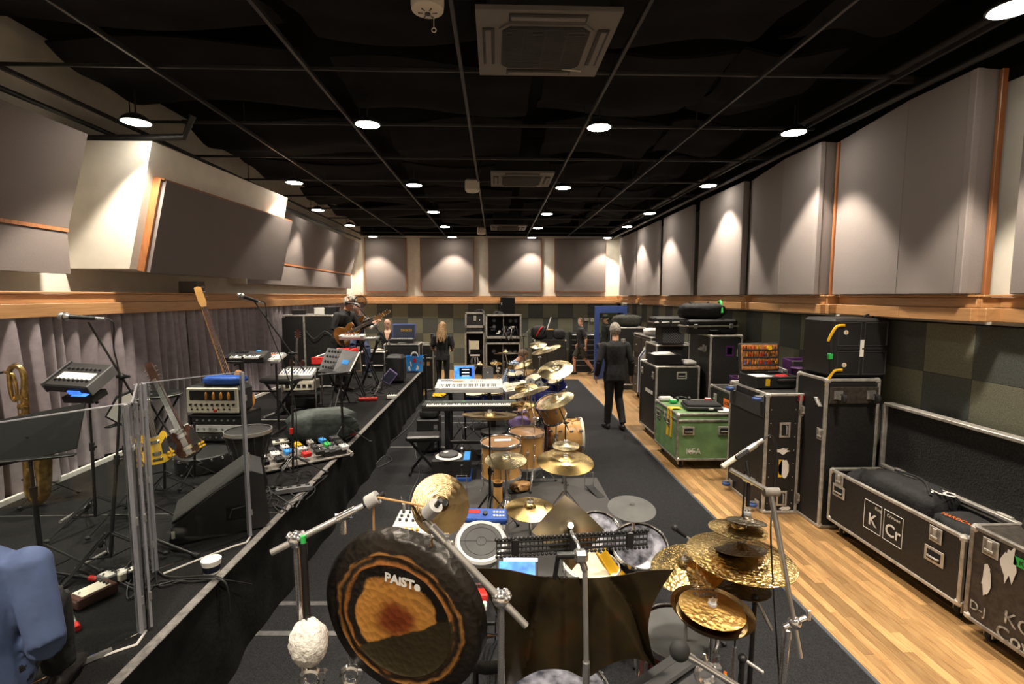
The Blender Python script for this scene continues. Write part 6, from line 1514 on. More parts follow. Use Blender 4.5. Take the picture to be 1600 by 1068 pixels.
for x0, x1, y0, y1, lab in ((729, 755, 511.5, 518, 'low black dolly between the two narrow racks'), (761, 812, 528.5, 535, 'low black dolly between the two wide racks')):
 a, b = py(x0, y1, RY), py(x1, y0, RY); t = thing('dolly', lab, 'dolly', ((a.x + b.x) / 2, RY + .2, a.z)); MB().box((0, 0, (b.z - a.z) * .5), (b.x - a.x, .4, (b.z - a.z) * .96), .01).build('board', 'blackflat', t)
 for x in (-.3, .3): MB().cyl((x * (b.x - a.x), -.22, (b.z - a.z) / 2), (x * (b.x - a.x), -.2, (b.z - a.z) / 2), .04).build('wheel', 'rubber', t)
for x0, x1, Yq, lab in ((757, 742, 15.2, 'coil of black cable on the small rack case'), (787, 770, 15.1, 'black cables heaped on the wide upper rack')):
 p = py((x0 + x1) / 2, 488 if x0 == 757 else 491, Yq); mb = MB()
 for i in range(4): mb.tube([p + V((.16 * math.cos(a) * (1 - .1 * i), .1 * math.sin(a), .02 + .02 * i)) for a in [j * PI / 6 for j in range(12)]], .012, 6, True)
 tag(mb.build('cable_coil', 'cable'), lab, 'cable')
a, b = py(782, 491, 15.7), py(805, 464, 15.7)
t = thing('hung_speaker', 'flat black loudspeaker hanging on the back wall above the racks', 'speaker', ((a.x + b.x) / 2, 15.95, a.z)); MB().box((0, 0, (b.z - a.z) / 2), (b.x - a.x, .24, b.z - a.z), .01).build('cabinet', 'blackp', t); MB().box((0, -.122, (b.z - a.z) / 2), ((b.x - a.x) * .9, .01, (b.z - a.z) * .94)).build('grille', 'blackflat', t); MB().box((-(b.x - a.x) * .42, -.13, (b.z - a.z) * .62), (.03, .01, .08)).build('badge', 'white', t)
# gear right of the racks
t, c = flight_case('low_flight_case', 'black case with gear on top behind the blue kit cymbals', 1.68, 15.55, (1.0, .6, .95), z0=.1, em='case_black', casters=True)
decal(t, 'f', c, (1.0, .6, .95), .05, .15, .14, .2, 'case_brown', 'drawing'); decal(t, 'f', c, (1.0, .6, .95), .3, -.3, .3, .03, 'steel', 'metal_strip')
soft_box('backpack', 'black and red backpack on the case behind the blue kit', 'backpack', (1.36, 15.5, 1.06), (.5, .4, .42), 'cloth_black', seed=51, straps=[([(-.1, -.2, .1), (0, -.22, .3), (.1, -.18, .4)], .02, 'red'), ([(.05, -.2, .1), (.12, -.22, .25), (.2, -.18, .38)], .02, 'cloth_black')])
soft_box('gear_bag', 'low black bag right of the backpack', 'bag', (1.98, 15.5, 1.06), (.38, .36, .3), 'cloth_black', seed=53)
t = thing('small_amplifier', 'little black box with a raised lid beside the backpack', 'box', (1.66, 15.5, 1.06)); MB().box((0, 0, .15), (.26, .26, .28), .01).build('body', 'blackp', t); MB().box((0, -.02, .3), (.28, .28, .015), .003).build('wood_top', 'neck_wood', t); MB().box((.02, .05, .5), (.012, .2, .38), .003, Mx=Matrix.Rotation(R(18), 3, 'Y')).build('raised_lid', 'silver_plastic', t)

# ============================================================ ON THE STAGE
def guitar(label, pos, neck, face, bm='sunburst', s=1.0, name='electric_guitar', nl=.46, bass=False, nm_='neck_wood', hm=None, bodyscale=1.0, group='guitars'):
 """pos = middle of the body, neck = direction of the neck, face = side the strings are on"""
 t = thing(name, label, 'guitar', pos, group=group); X = V(neck).normalized(); N = V(face); N = (N - X * N.dot(X)).normalized(); Y = N.cross(X)
 t.rotation_euler = Matrix((X, Y, N)).transposed().to_euler()
 b = bodyscale
 out = [(-.21, 0), (-.20, .09), (-.14, .16), (-.05, .165), (.01, .12), (.06, .115), (.13, .145), (.19, .13), (.20, .09), (.15, .055), (.14, 0), (.15, -.055), (.20, -.09), (.19, -.13), (.13, -.145), (.06, -.115), (.01, -.12), (-.05, -.165), (-.14, -.16), (-.20, -.09)]
 o3 = [(p.x * s * b, p.y * s * b) for p in bez([V((a, c_, 0)) for a, c_ in out + [out[0]]], 3)[:-1]]
 bd = MB().prism(o3, .045 * s).build('body', bm, t)
 MB().prism([(p[0] * 1.012, p[1] * 1.012) for p in o3], .006, (0, 0, .01 * s)).build('binding', 'cream', bd)
 MB().prism([(.03 * s, -.05 * s), (.10 * s, -.10 * s), (-.08 * s, -.12 * s), (-.07 * s, -.05 * s)], .004, (0, 0, .027 * s)).build('pickguard', 'cream' if bm == 'sunburst' else 'blackp', bd)
 for x in (-.06, .06): MB().box((x * s, 0, .028 * s), (.035 * s, .08 * s, .012), .003).build('pickup', 'chrome', t)
 MB().box((-.12 * s, 0, .03 * s), (.016, .09 * s, .014), .003).build('bridge', 'chrome', t)
 for i in range(4): MB().cyl((-.11 * s + .03 * (i % 2), -.1 * s - .03 * (i // 2), .022), (-.11 * s + .03 * (i % 2), -.1 * s - .03 * (i // 2), .04), .01, n=10).build('knob', 'yellow', t)
 x0, x1 = .12 * s, .12 * s + nl * s
 MB().add([(x0, -.028 * s, .005), (x0, .028 * s, .005), (x1, .021 * s, .005), (x1, -.021 * s, .005), (x0, -.028 * s, .03), (x0, .028 * s, .03), (x1, .021 * s, .03), (x1, -.021 * s, .03)], [(0, 1, 2, 3), (7, 6, 5, 4), (0, 4, 5, 1), (1, 5, 6, 2), (2, 6, 7, 3), (3, 7, 4, 0)]).build('neck', nm_, t)
 fb = MB().box(((x0 + x1) / 2, 0, .034), (x1 - x0, .044 * s, .007), .002).build('fingerboard', 'dark_wood' if nm_ != 'dark_wood' else 'blackp', t)
 for i in range(9): f = 1 - .5 ** (i / 4.5); MB().cyl((x1 - (x1 - x0) * f, -.02 * s, .038), (x1 - (x1 - x0) * f, .02 * s, .038), .0015, n=4).build('fret', 'chrome', fb)
 hd = MB().prism([(x1, -.021 * s), (x1 + .04 * s, -.034 * s), (x1 + .19 * s, -.03 * s), (x1 + .2 * s, 0), (x1 + .19 * s, .03 * s), (x1 + .04 * s, .034 * s), (x1, .021 * s)], .016, (0, 0, .018)).build('headstock', hm or nm_, t)
 for i in range(4 if bass else 6):
  k = i // 2 if not bass else i; sy = -1 if (i % 2 or bass) else 1
  MB().cyl((x1 + .05 * s + .045 * s * k, sy * .03 * s, .018), (x1 + .05 * s + .045 * s * k, sy * .055 * s, .018), .007, n=8).build('tuner', 'chrome', hd)
 for i in range(4 if bass else 6):
  o = (i / (3 if bass else 5) - .5) * .036 * s; MB().cyl((-.12 * s, o * 1.2, .04), (x1 + .03 * s, o * .8, .041), .0011, n=4).build('string', 'steel', t)
 return t
def g_stand(label, x, y, z, h=.4, rz=0):
 t = thing('guitar_stand', label, 'stand', (x, y, z), rz, 'guitar stands'); MB().cyl((0, 0, .05), (0, .04, h), .011).build('post', 'blackm', t); tripod(t, 0, 0, 0, .16, .22, .5, 'blackm', .007)
 for s in (-1, 1): MB().tube([(0, .01, .2), (s * .09, -.03, .19), (s * .09, -.09, .2)], .008, 6).build('cradle_arm', 'rubber', t)
 return t
def music_stand(label, base, corners, name='music_stand', holes=False, sheet=None, m='blackm', tip=None):
 """corners: desk top-left, top-right, bottom-right, bottom-left in the place"""
 base = V(base); t = thing(name, label, 'music stand', base, group='music stands'); c_ = sum(corners, V((0, 0, 0))) / 4
 a, b, c2_, d = corners; N = (b - a).cross(d - a).normalized()
 MB().add([p + N * .0 for p in corners] + [p + N * .012 for p in corners], [(3, 2, 1, 0), (4, 5, 6, 7), (0, 1, 5, 4), (1, 2, 6, 5), (2, 3, 7, 6), (3, 0, 4, 7)]).build('desk', 'blackflat' if m == 'blackm' else m, t, True, smooth=False)
 if N.y > 0: N2 = -N
 else: N2 = N
 lo = (c2_ + d) / 2; e = (c2_ - d)
 MB().box(lo + N2 * .02, (e.length, .05, .012), .003, rz=math.atan2(e.y, e.x)).build('ledge', m, t, True)
 if holes:
  k = 0
  for i in range(5):
   for j in range(4):
    u, v = .08 + .085 * i - .03 * j * 0, .12 + .22 * j
    p = a.lerp(b, u).lerp(d.lerp(c2_, u), v)
    h = MB(); h.cyl(p - N2 * .015, p + N2 * .0135, .011, n=8); h.build('hole', 'blackflat', t, True)
 MB().cyl(base + V((0, 0, .1)), base + (c_ - base) * .62, .014, n=12).build('lower_tube', 'blackm', t, True); MB().cyl(base + (c_ - base) * .62, c_, .010, n=12).build('upper_tube', 'blackm', t, True)
 k = MB(); p = base + (c_ - base) * .62; k.cyl(p - V((0, 0, .03)), p + V((0, 0, .03)), .02, n=12); k.build('collar', 'blackp', t, True)
 tripod(t, 0, 0, 0, .22, .30, .2, 'blackm', .009, braces=False)
 return t, N2
def on(x, y): return pz(x, y, SZ + .012)
# --- nearest music stand (left edge)
b0 = on(68, 905)
music_stand('big black music stand closest to the camera at the left edge', b0, [py(-45, 664, 2.95), py(133, 629, 3.12), py(119, 700, 3.02), py(-45, 738, 2.85)])
# --- sheet of music on a second stand
b1 = on(205, 815); t, N2 = music_stand('black music stand holding white sheets behind the clear screen', b1, [py(184, 618, 4.0), py(214, 606, 4.2), py(196, 668, 4.15), py(166, 652, 3.95)])
q = [py(184, 622, 3.95), py(212, 610, 4.14), py(193, 664, 4.08), py(167, 650, 3.9)]; sh = thing('sheet_music', 'white sheets of music on the stand behind the clear screen', 'sheet music', q[0]); MB().add([tuple(p) for p in q] + [tuple(p + V((0, .004, 0))) for p in q], [(3, 2, 1, 0), (4, 5, 6, 7), (0, 1, 5, 4), (1, 2, 6, 5), (2, 3, 7, 6), (3, 0, 4, 7)]).build('page', 'paper', sh, True, smooth=False)
# --- vocal microphones
mA = py(150, 497, 3.25); bA = on(173, 880)
mic_stand('black microphone stand with red tape at the far left', bA, py(190, 588, 3.32), py(138, 503, 3.26), counter=.22)
microphone(mA, py(98, 494, 3.22) - mA, 'vocal microphone on the far left boom stand', .21, .013, .027)
cable([mA + V((.03, 0, 0)), mA + V((.09, .02, -.03)), py(178, 545, 3.3), py(186, 590, 3.31), py(184, 700, 3.3), on(178, 860), on(215, 890), on(235, 880), on(225, 915), on(285, 905), on(345, 905), V((SX + .05, 3.2, .5))], .0045, 'black microphone cable running from the far left vocal microphone to the stage edge')
mB = py(404, 471, 4.75); bB = on(458, 745)
tt = mic_stand('tall black microphone stand with red tape near the pedalboard', bB, py(456, 552, 4.75), py(397, 470, 4.75), counter=.2)
MB().cyl(bB + V((0, 0, .42)), bB + V((0, 0, .47)), .017).build('red_tape', 'red', tt, True)
microphone(mB, py(374, 461, 4.75) - mB, 'vocal microphone high up on the boom near the bass guitar', .2, .013, .027)
cable([mB, mB + V((.06, 0, -.02)), py(420, 510, 4.76), py(445, 575, 4.76), py(462, 640, 4.76), on(466, 740), on(492, 762), on(478, 780)], .0045, 'thin cable hanging from the vocal microphone near the bass guitar')
# --- compact mixer on a stand
pm_ = py(128, 590, 3.75); t = thing('compact_mixer', 'compact black mixer with white strip on a stand before the curtain', 'mixer', pm_, rot=(R(32), R(2), R(-10)))
MB().box((0, 0, 0), (.36, .26, .07), .01).build('body', 'blackp', t); MB().box((0, -.02, .036), (.28, .07, .004)).build('white_strip', 'white', t)
for s in (-1, 1): MB().box((s * .187, 0, .005), (.012, .27, .085), .004).build('cheek', 'midgrey', t)
for i in range(16): link('knob', cached('mk', None), t, (-.13 + (i % 8) * .037, .05 - .12 * (i // 8), .036))
MB().box((.05, -.125, -.02), (.1, .03, .03)).build('display', 'screen_blue', t)
bs = on(150, 815); mic_stand('black stand carrying the compact mixer', bs, pm_ + V((.02, .03, -.05)), None, group=None, spread=.34)
t = thing('effects_unit', 'small effects unit with a lit blue display under the compact mixer', 'effects unit', pm_ + V((.03, -.02, -.13)), rot=(R(20), 0, R(-8))); MB().box((0, 0, 0), (.24, .14, .05), .006).build('body', 'blackp', t); MB().box((0, -.02, .026), (.12, .06, .002)).build('display', 'screen_blue', t); MB().cyl((0, .03, -.02), (0, .06, -.1), .012).build('bracket', 'blackm', t)
# --- baritone saxophone
sb_ = on(50, 788); t = thing('saxophone', 'tall brass baritone saxophone on a stand in front of the curtain', 'saxophone', sb_)
def sx(x, z, y=0): return V((x, y, z))
body = bez([sx(.02, .96), sx(.015, .7), sx(.0, .4), sx(-.02, .15), sx(-.005, .06), sx(.05, .03), sx(.10, .08), sx(.115, .2), sx(.12, .36), sx(.14, .47)], 5)
rr = [.022 + .0009 * i for i in range(len(body))]; n_ = len(body)
rr = [(.026 if i < n_ * .5 else .026 + .045 * ((i / n_ - .5) / .5)) for i in range(n_)]
for i in range(5): rr[-1 - i] = .055 + .05 * (1 - i / 5) ** 2
MB().tube(body, rr, 16, cap=False).build('body_tube', 'sax_brass', t)
MB().tube(bez([sx(.02, .95), sx(.03, 1.04), sx(.015, 1.12), sx(-.03, 1.15), sx(-.075, 1.12), sx(-.085, 1.03), sx(-.08, .92), sx(-.06, .87), sx(-.035, .9)], 6), [.024 - .0002 * i for i in range(49)], 12).build('top_loop', 'sax_brass', t)
MB().tube(bez([sx(-.035, .9), sx(-.04, 1.0), sx(-.06, 1.08), sx(-.12, 1.1)], 5), .012, 10).build('neck', 'sax_brass', t); MB().cyl(sx(-.12, 1.1), sx(-.18, 1.09), .011, .006, 10).build('mouthpiece', 'blackp', t)
for i in range(9): z = .3 + i * .075; MB().lathe([(.001, 0), (.022, 0), (.024, .006), (.01, .01), (.001, .01)], (.01, -.03, z), (.1, -1, 0), 14).build('key_cup', 'sax_brass', t)
for dx in (-.028, .04): MB().cyl((dx, -.02, .25), (dx + .01, -.02, .95), .004, n=6).build('key_rod', 'sax_brass', t)
for i in range(10): MB().box((.045, -.022, .3 + i * .065), (.03, .01, .014), .003).build('key_touch', 'sax_brass', t)
g_stand('black stand with yellow tips under the saxophone', sb_.x + .0, sb_.y + .12, SZ + .012, .5)
# --- clear screens
def screen(label, pa, pb, h, edge=(1, 1)):
 """pa, pb = feet of the two uprights on the deck"""
 t = thing('clear_screen', label, 'clear screen', (pa + pb) / 2, group='clear acrylic screens'); d = pb - pa; L_ = d.length; rz = math.atan2(d.y, d.x); t.rotation_euler = (0, 0, rz)
 MB().box((0, 0, h / 2 + .004), (L_, .008, h), .001).build('sheet', 'clear', t, smooth=False)
 for s, e in ((-1, edge[0]), (1, edge[1])):
  if e:
   for o in (-.016, .012): MB().box((s * (L_ / 2 - .012), o, h / 2 + .004), (.02, .012, h), .003).build('hinge_strip', 'milky', t)
   for z in (.15, .5, .85): MB().cyl((s * L_ / 2, -.02, h * z - .02), (s * L_ / 2, -.02, h * z + .02), .006, n=8).build('hinge_pin', 'steel', t)
 MB().box((0, 0, h + .004), (L_, .01, .006), .001).build('top_edge', 'milky', t)
 return t
sA, sB, sC = on(229, 985), on(236, 893), on(393, 836)
sN = sA + (on(95, 1048) - sA).normalized() * .6
hs = 1.16
screen('clear screen sheet nearest the camera, at the left edge', sN, sA - V((.012, .006, 0)), 1.18, (0, 1))
screen('narrow clear screen sheet folded between the other two', sA + V((0, .01, 0)), sB - V((0, .01, 0)), 1.18, (1, 1))
screen('clear screen sheet in front of the floor monitor', sB + V((.01, .01, 0)), sC, 1.18, (1, 1))
# --- touch guitar, yellow guitar, stool
p = py(286, 660, 4.5)
guitar('dark brown touch guitar with a long headstock leaning behind the clear screen', py(292, 690, 4.45) , py(228, 557, 4.7) - py(292, 690, 4.45), (.1, -1, .1), 'dark_wood', 1.05, nl=.48, nm_='dark_wood', bodyscale=.62)
ps_ = py(290, 700, 4.5); g_stand('black stand of the dark touch guitar', ps_.x + .03, ps_.y + .06, SZ + .012, .55)
py_ = py(243, 700, 4.2); guitar('yellow guitar on a stand behind the clear screen', py_, (-.25, .2, .95), (.65, -.7, .1), 'yellow', .8, nl=.40, nm_='blackp', bodyscale=.8); g_stand('black stand of the yellow guitar', py_.x, py_.y + .08, SZ + .012, .5)
st = py(255, 613, 5.9); t = thing('round_stool', 'round black stool with crossed legs near the curtain', 'stool', (st.x, st.y, SZ + .012)); hh = st.z - SZ
MB().lathe([(.001, hh - .06), (.16, hh - .06), (.185, hh - .04), (.185, hh - .015), (.16, hh), (.001, hh)], n=26).build('seat', 'leather', t); MB().lathe([(.186, hh - .035), (.19, hh - .03), (.186, hh - .025)], n=26, cap=False).build('rim', 'steel', t)
for s in (-1, 1):
 for y in (-.1, .1): MB().cyl((s * .2, y * 1.4, .01), (-s * .12, y, hh - .06), .012, n=8).build('leg', 'blackm', t)
# --- amplifier head on its rack, with blue bundle
ay = 5.25; a0, a1 = py(290, 648, ay), py(378, 645, ay); ax = (a0.x + a1.x) / 2; aw = a1.x - a0.x; az = a0.z
t = thing('effects_rack', 'black rack with pale patch panel under the cream amplifier', 'rack', (ax + .02, ay + .19, SZ + .012), R(-3)); h = az - SZ - .02
for nm, c_, d in (('side_panel', (-aw / 2 + .012, 0, h / 2), (.024, .38, h)), ('side_panel', (aw / 2 - .012, 0, h / 2), (.024, .38, h)), ('top_panel', (0, 0, h - .01), (aw, .38, .02)), ('base_panel', (0, 0, .012), (aw, .38, .024)), ('back_panel', (0, .18, h / 2), (aw, .02, h))): MB().box(c_, d, .004).build(nm, 'blackp', t)
for i, z in enumerate((.12, .24, .34, .44)):
 u = MB().box((0, -.15, h * z / .5), (aw - .06, .05, h * .17), .003).build('rack_unit', ('blackp', 'darkgrey', 'silver_plastic', 'blackp')[i], t)
 for j in range(7): MB().cyl((-.2 + .066 * j, -.17, h * z / .5), (-.2 + .066 * j, -.185, h * z / .5), .011, n=10).build('jack', 'steel', u)
t = thing('amplifier_head', 'cream fronted valve amplifier head with a dark window', 'amplifier', (ax, ay + .15, az), R(-3)); ah = .30
MB().box((0, 0, ah / 2), (aw, .28, ah), .04).build('cabinet', 'blackp', t); f = MB().box((0, -.141, ah / 2), (aw - .03, .02, ah - .03), .012).build('face_plate', 'cream', t); MB().box((0, -.152, ah * .69), (aw * .82, .01, ah * .36), .004).build('window', 'blackflat', f)
for i in range(9): MB().cyl((-.23 + .057 * i, -.15, ah * .36), (-.23 + .057 * i, -.168, ah * .36), .012, n=12).build('knob', 'blackp', f)
for i in range(8): MB().cyl((-.22 + .057 * i, -.15, ah * .2), (-.22 + .057 * i, -.16, ah * .2), .009, n=10).build('switch', 'blackp', f)
MB().cyl((.03, -.15, ah * .15), (.03, -.175, ah * .15), .013).build('red_knob', 'red', f)
for i in range(4): MB().lathe([(.001, 0), (.014, .0), (.016, .05), (.008, .075), (.001, .08)], (-.06 + .08 * i, -.158, ah * .55), (0, 0, 1), 10).build('valve', 'sunburst', f)
soft_box('blue_bundle', 'blue patterned wrapped bundle on the cream amplifier', 'bundle', (ax + .07, ay + .13, az + ah + .002), (.40, .2, .095), 'blue', rz=R(-4), seed=61, wrinkle=.03)
# --- bass guitar
hb, bb = py(303, 437, 5.72), py(360, 604, 5.65)
guitar('bass guitar with a long pale neck standing behind the cream amplifier', bb + (bb - hb).normalized() * .08, hb - bb, (.75, -.66, .05), 'sunburst', 1.18, nl=.74, bass=True, nm_='maple', name='bass_guitar')
t = thing('guitar_stand', 'tall black stand holding the bass guitar by the neck', 'stand', (bb.x + .05, bb.y + .2, SZ + .012), group='guitar stands'); hz = py(345, 560, 5.75).z - SZ; MB().cyl((0, 0, .05), (0, 0, hz), .013).build('post', 'blackm', t); tripod(t, 0, 0, 0, .2, .26, .2, 'blackm', .008); MB().tube([(0, 0, hz - .06), (-.06, -.1, hz - .05), (-.1, -.14, hz - .04)], .01, 6).build('neck_yoke', 'rubber', t); MB().tube([(.02, 0, .42), (.02, -.16, .42), (.02, -.2, .46)], .01, 6).build('cradle_arm', 'rubber', t)
# --- small keyboards before the curtain
k1 = keyboard('dark small synthesizer tilted on a stand before the curtain', py(388, 562, 6.15), R(4), .46, .26, .08, 'blackp', 15, R(12), keyd=.1); MB().box((.1, .09, .085), (.05, .04, .003)).build('blue_tape', 'blue_tape', k1)
k2 = keyboard('pale small synthesizer with orange keys beside the dark one', py(426, 561, 6.3), R(-2), .26, .24, .05, 'silver_plastic', 9, R(14), keyd=.08)
t = thing('keyboard_stand', 'black stand under the two small synthesizers', 'stand', (py(400, 562, 6.2).x, 6.25, SZ + .012)); hz = py(400, 566, 6.2).z - SZ - .03
for x in (-.22, .22): MB().cyl((x, 0, .02), (x, 0, hz), .014).build('post', 'blackm', t); MB().cyl((x, -.24, .02), (x, .24, .02), .014).build('foot', 'blackm', t); MB().cyl((x, -.13, hz), (x, .13, hz + .03), .014).build('arm', 'blackm', t)
MB().cyl((-.22, 0, hz * .6), (.22, 0, hz * .6), .012).build('crossbar', 'blackm', t)
# --- hand drum
hd_ = on(378, 775); t = thing('hand_drum', 'dark rope tuned hand drum behind the floor monitor', 'drum', (hd_.x - .02, hd_.y + .2, SZ + .012))
MB().lathe([(.13, 0), (.14, .03), (.11, .2), (.13, .34), (.18, .48), (.185, .52), (.16, .525), (.001, .527)], n=26).build('shell', 'blackp', t); MB().lathe([(.187, .5), (.195, .5), (.195, .53), (.187, .53)], n=26, cap=False).build('hoop', 'steel', t)
for i in range(14): a = i * PI / 7; MB().cyl((.12 * math.cos(a + .2), .12 * math.sin(a + .2), .2), (.192 * math.cos(a), .192 * math.sin(a), .5), .004, n=5).build('rope', 'darkgrey', t)
lo = on(310, 735); t = thing('low_drum', 'wide shallow black drum with shining lugs below the cream amplifier', 'drum', (lo.x, lo.y + .1, SZ + .012)); MB().lathe([(.001, 0), (.24, 0), (.25, .02), (.25, .15), (.24, .16), (.001, .158)], n=30).build('shell', 'blackp', t)
for i in range(16): a = i * PI / 8; MB().box((.253 * math.cos(a), .253 * math.sin(a), .13), (.02, .02, .03), .004, rz=a).build('lug', 'chrome', t)
# --- floor monitor
wl, wr = on(262, 846), on(392, 822); wd = (wr - wl); L_ = .62; wx = wd.normalized()
t = thing('floor_monitor', 'black wedge floor monitor lying behind the clear screen', 'loudspeaker', (wl + wr) / 2 + V((0, .12, 0))); t.rotation_euler = (0, 0, math.atan2(wx.y, wx.x) + R(2))
pr2 = [(-.30, 0), (.30, 0), (.33, .06), (.30, .40), (.22, .44), (.0, .33), (-.28, .12)]
MB().prism(pr2, .44, (0, .05, 0), (1, 0, 0), (0, 0, 1)).build('cabinet', 'blackp', t)
a_, b_ = V((.20, .05, .435)), V((-.27, .05, .135)); dd2 = (b_ - a_)
MB().box((a_ + b_) / 2 + V((-.005, 0, .012)), (dd2.length, .42, .02), .006, Mx=Matrix.Rotation(math.atan2(-dd2.z, dd2.x) + PI, 3, 'Y')).build('grille', 'foam', t)
MB().box((.13, -.172, .15), (.16, .012, .11), .006).build('side_recess', 'blackflat', t); MB().tube([(.07, -.18, .12), (.09, -.182, .18), (.18, -.182, .19), (.19, -.18, .13)], .006, 6).build('handle', 'darkgrey', t); MB().box((-.27, -.172, .07), (.02, .006, .05)).build('white_mark', 'white', t)
# --- tub
tb = on(331, 893); t = thing('plastic_tub', 'small white plastic tub with lid on the stage edge', 'tub', tb); MB().lathe([(.001, 0), (.045, 0), (.053, .06), (.053, .07), (.001, .07)], n=24).build('tub', 'white', t); MB().lathe([(.001, .07), (.056, .07), (.057, .085), (.05, .088), (.001, .087)], n=24).build('lid', 'white', t); MB().lathe([(.0475, .012), (.0525, .052)], n=24, cap=False).lathe([(.0525, .052), (.0475, .012)], n=24, cap=False).build('label_band', 'waistcoat', t)
# --- effects on the deck near the left
for i, (x, y, w_, d, h, m_, lab) in enumerate(((145, 935, .12, .2, .06, 'dark_wood', 'wooden sided effects pedal with pale top on the deck'), (170, 908, .10, .08, .05, 'midgrey', 'small grey effects pedal left of the folded screen'), (192, 903, .08, .07, .05, 'cream', 'small cream effects pedal beside the folded screen'), (207, 900, .06, .07, .05, 'blackp', 'small black effects pedal at the foot of the folded screen'))):
 p = on(x, y); t = thing('effects_pedal', lab, 'pedal', p, R(-25), 'pedals behind the clear screen'); MB().box((0, 0, h / 2), (w_, d, h), .006).build('body', m_, t); MB().box((0, 0, h + .001), (w_ * .8, d * .7, .003)).build('top_plate', 'cream' if i == 0 else 'white', t)
 for j in range(3): MB().cyl((-.03 + .03 * j, d * .3, h), (-.03 + .03 * j, d * .3, h + .012), .008, n=8).build('knob', 'blackp', t)
 MB().cyl((0, -d * .3, h), (0, -d * .3, h + .012), .007, n=8).build('foot_switch', 'chrome', t)
for i, pts in enumerate(([(225, 915), (200, 935), (205, 905), (240, 890), (250, 915), (300, 903), (350, 908)], [(210, 870), (190, 900), (215, 915), (245, 895), (235, 870), (260, 900), (345, 902)], [(140, 935), (110, 945), (90, 915), (120, 890), (160, 905)], [(330, 905), (300, 908), (250, 908), (225, 925), (180, 905)])):
 cable([on(*q) for q in pts] + ([V((SX + .06, on(350, 908).y, .5))] if i < 2 else []), .005, ('longest', 'second', 'short', 'fourth')[i] + ' black cable looping on the deck round the folded clear screen')
for i, (x, y, x2, y2, lab) in enumerate(((78, 905, 118, 978, 'dark metal strut with a red rubber tip lying on the near deck'), (85, 905, 140, 905, 'short black strut with a red tip on the near deck'), (120, 900, 165, 865, 'grey tube lying under the near music stand'), (240, 852, 302, 868, 'black stand leg with grey foot in front of the floor monitor'), (95, 825, 140, 790, 'steel stand leg on the deck under the saxophone'))):
 a, b = on(x, y) + V((0, 0, .05)), on(x2, y2) + V((0, 0, .012)); t = thing('stand_leg', lab, 'stand leg', a); MB().cyl(a, b, .011, n=10).build('tube', ('steel', 'blackm', 'steel', 'blackm', 'steel')[i], t, True); MB().cyl(b, b + (b - a).normalized() * .05, .016, n=10).build('tip', ('red', 'red', 'rubber', 'rubber', 'rubber')[i], t, True)
# --- middle: music stand with plastic folder
b2 = on(537, 694); cs = [py(512, 543, 5.75), py(565, 550, 5.95), py(546, 588, 5.7), py(497, 580, 5.5)]
t, N2 = music_stand('perforated black music stand with a clear plastic folder and blue note', b2, cs, holes=True, m='darkgrey')
def onq(u, v, o): return cs[0].lerp(cs[1], u).lerp(cs[3].lerp(cs[2], u), v) + N2 * o
def plate(name, m_, par, u0, u1, v0, v1, o, th=.004):
 q = [onq(u0, v0, o), onq(u1, v0, o), onq(u1, v1, o), onq(u0, v1, o)]
 return MB().add([tuple(p) for p in q] + [tuple(p + N2 * th) for p in q], [(0, 1, 2, 3), (7, 6, 5, 4), (4, 5, 1, 0), (5, 6, 2, 1), (6, 7, 3, 2), (7, 4, 0, 3)]).build(name, m_, par, True, smooth=False)
f = thing('plastic_folder', 'shiny clear plastic folder with a blue note on the perforated stand', 'folder', cs[3]); plate('sleeve', 'midgrey', f, .42, .95, .05, .95, .02); plate('pages', 'paper', f, .91, .95, .05, .95, .025); plate('blue_note', 'blue_tape', f, .56, .76, .45, .62, .026)
# --- bench
bp2 = on(440, 652); bench('black padded piano bench on the stage behind the clear screen', bp2.x, bp2.y + .05, SZ + .012, R(-12), .5, .32, .57, foot='steel')
# --- red keyboard seen along its length, with rack under it
ka, kb_ = py(500, 577, 6.7), py(548, 537, 8.3)
kd_ = kb_ - ka; rk = keyboard('red and white stage keyboard running away from the camera', (ka + kb_) / 2 + V((0, 0, -.05)), math.atan2(kd_.y, kd_.x) + PI, 1.25, .34, .10, 'red', 43, name='stage_keyboard')
x_stand('black X stand under the red keyboard', ((ka + kb_) / 2).xy.to_3d() + V((0, 0, SZ + .012)), math.atan2(kd_.y, kd_.x), ((ka + kb_) / 2).z - .05 - SZ - .02, .8, .36)
k3 = py(465, 583, 6.65); t = thing('desk_mixer', 'pale mixing desk with rows of faders behind the bench', 'mixer', k3, rot=(R(10), 0, R(6))); MB().box((0, 0, 0), (.42, .3, .06), .01).build('body', 'silver_plastic', t)
for i in range(10): MB().box((-.17 + .038 * i, -.04, .034), (.006, .12, .006)).build('fader_slot', 'blackflat', t); MB().box((-.17 + .038 * i, -.08 + .01 * (i % 4), .042), (.018, .025, .014), .003).build('fader_cap', ('white', 'blue', 'white')[i % 3], t)
for i in range(20): link('knob', cached('mk', None), t, (-.17 + .038 * (i % 10), .06 + .04 * (i // 10), .03))
r0 = on(470, 640); t = thing('equipment_rack', 'open steel rack frame with a cream front unit behind the bench', 'rack', (r0.x, r0.y + .1, SZ + .012), R(4)); hk = k3.z - SZ - .07
for sx_ in (-.24, .24):
 for sy in (-.17, .17): MB().cyl((sx_, sy, 0), (sx_, sy, hk), .012, n=8).build('post', 'steel', t)
for z in (.03, hk * .45, hk - .01): MB().box((0, 0, z), (.5, .36, .016), .003).build('shelf', 'darkgrey', t)
u = MB().box((0, -.02, hk * .6), (.44, .32, .13), .006).build('cream_unit', 'cream', t)
for i in range(5): MB().box((-.16 + .08 * i, -.185, hk * .6), (.05, .01, .05), .003).build('meter', 'blackflat', u)
MB().box((0, 0, hk * .2), (.42, .3, .14), .006).build('black_unit', 'blackp', t)
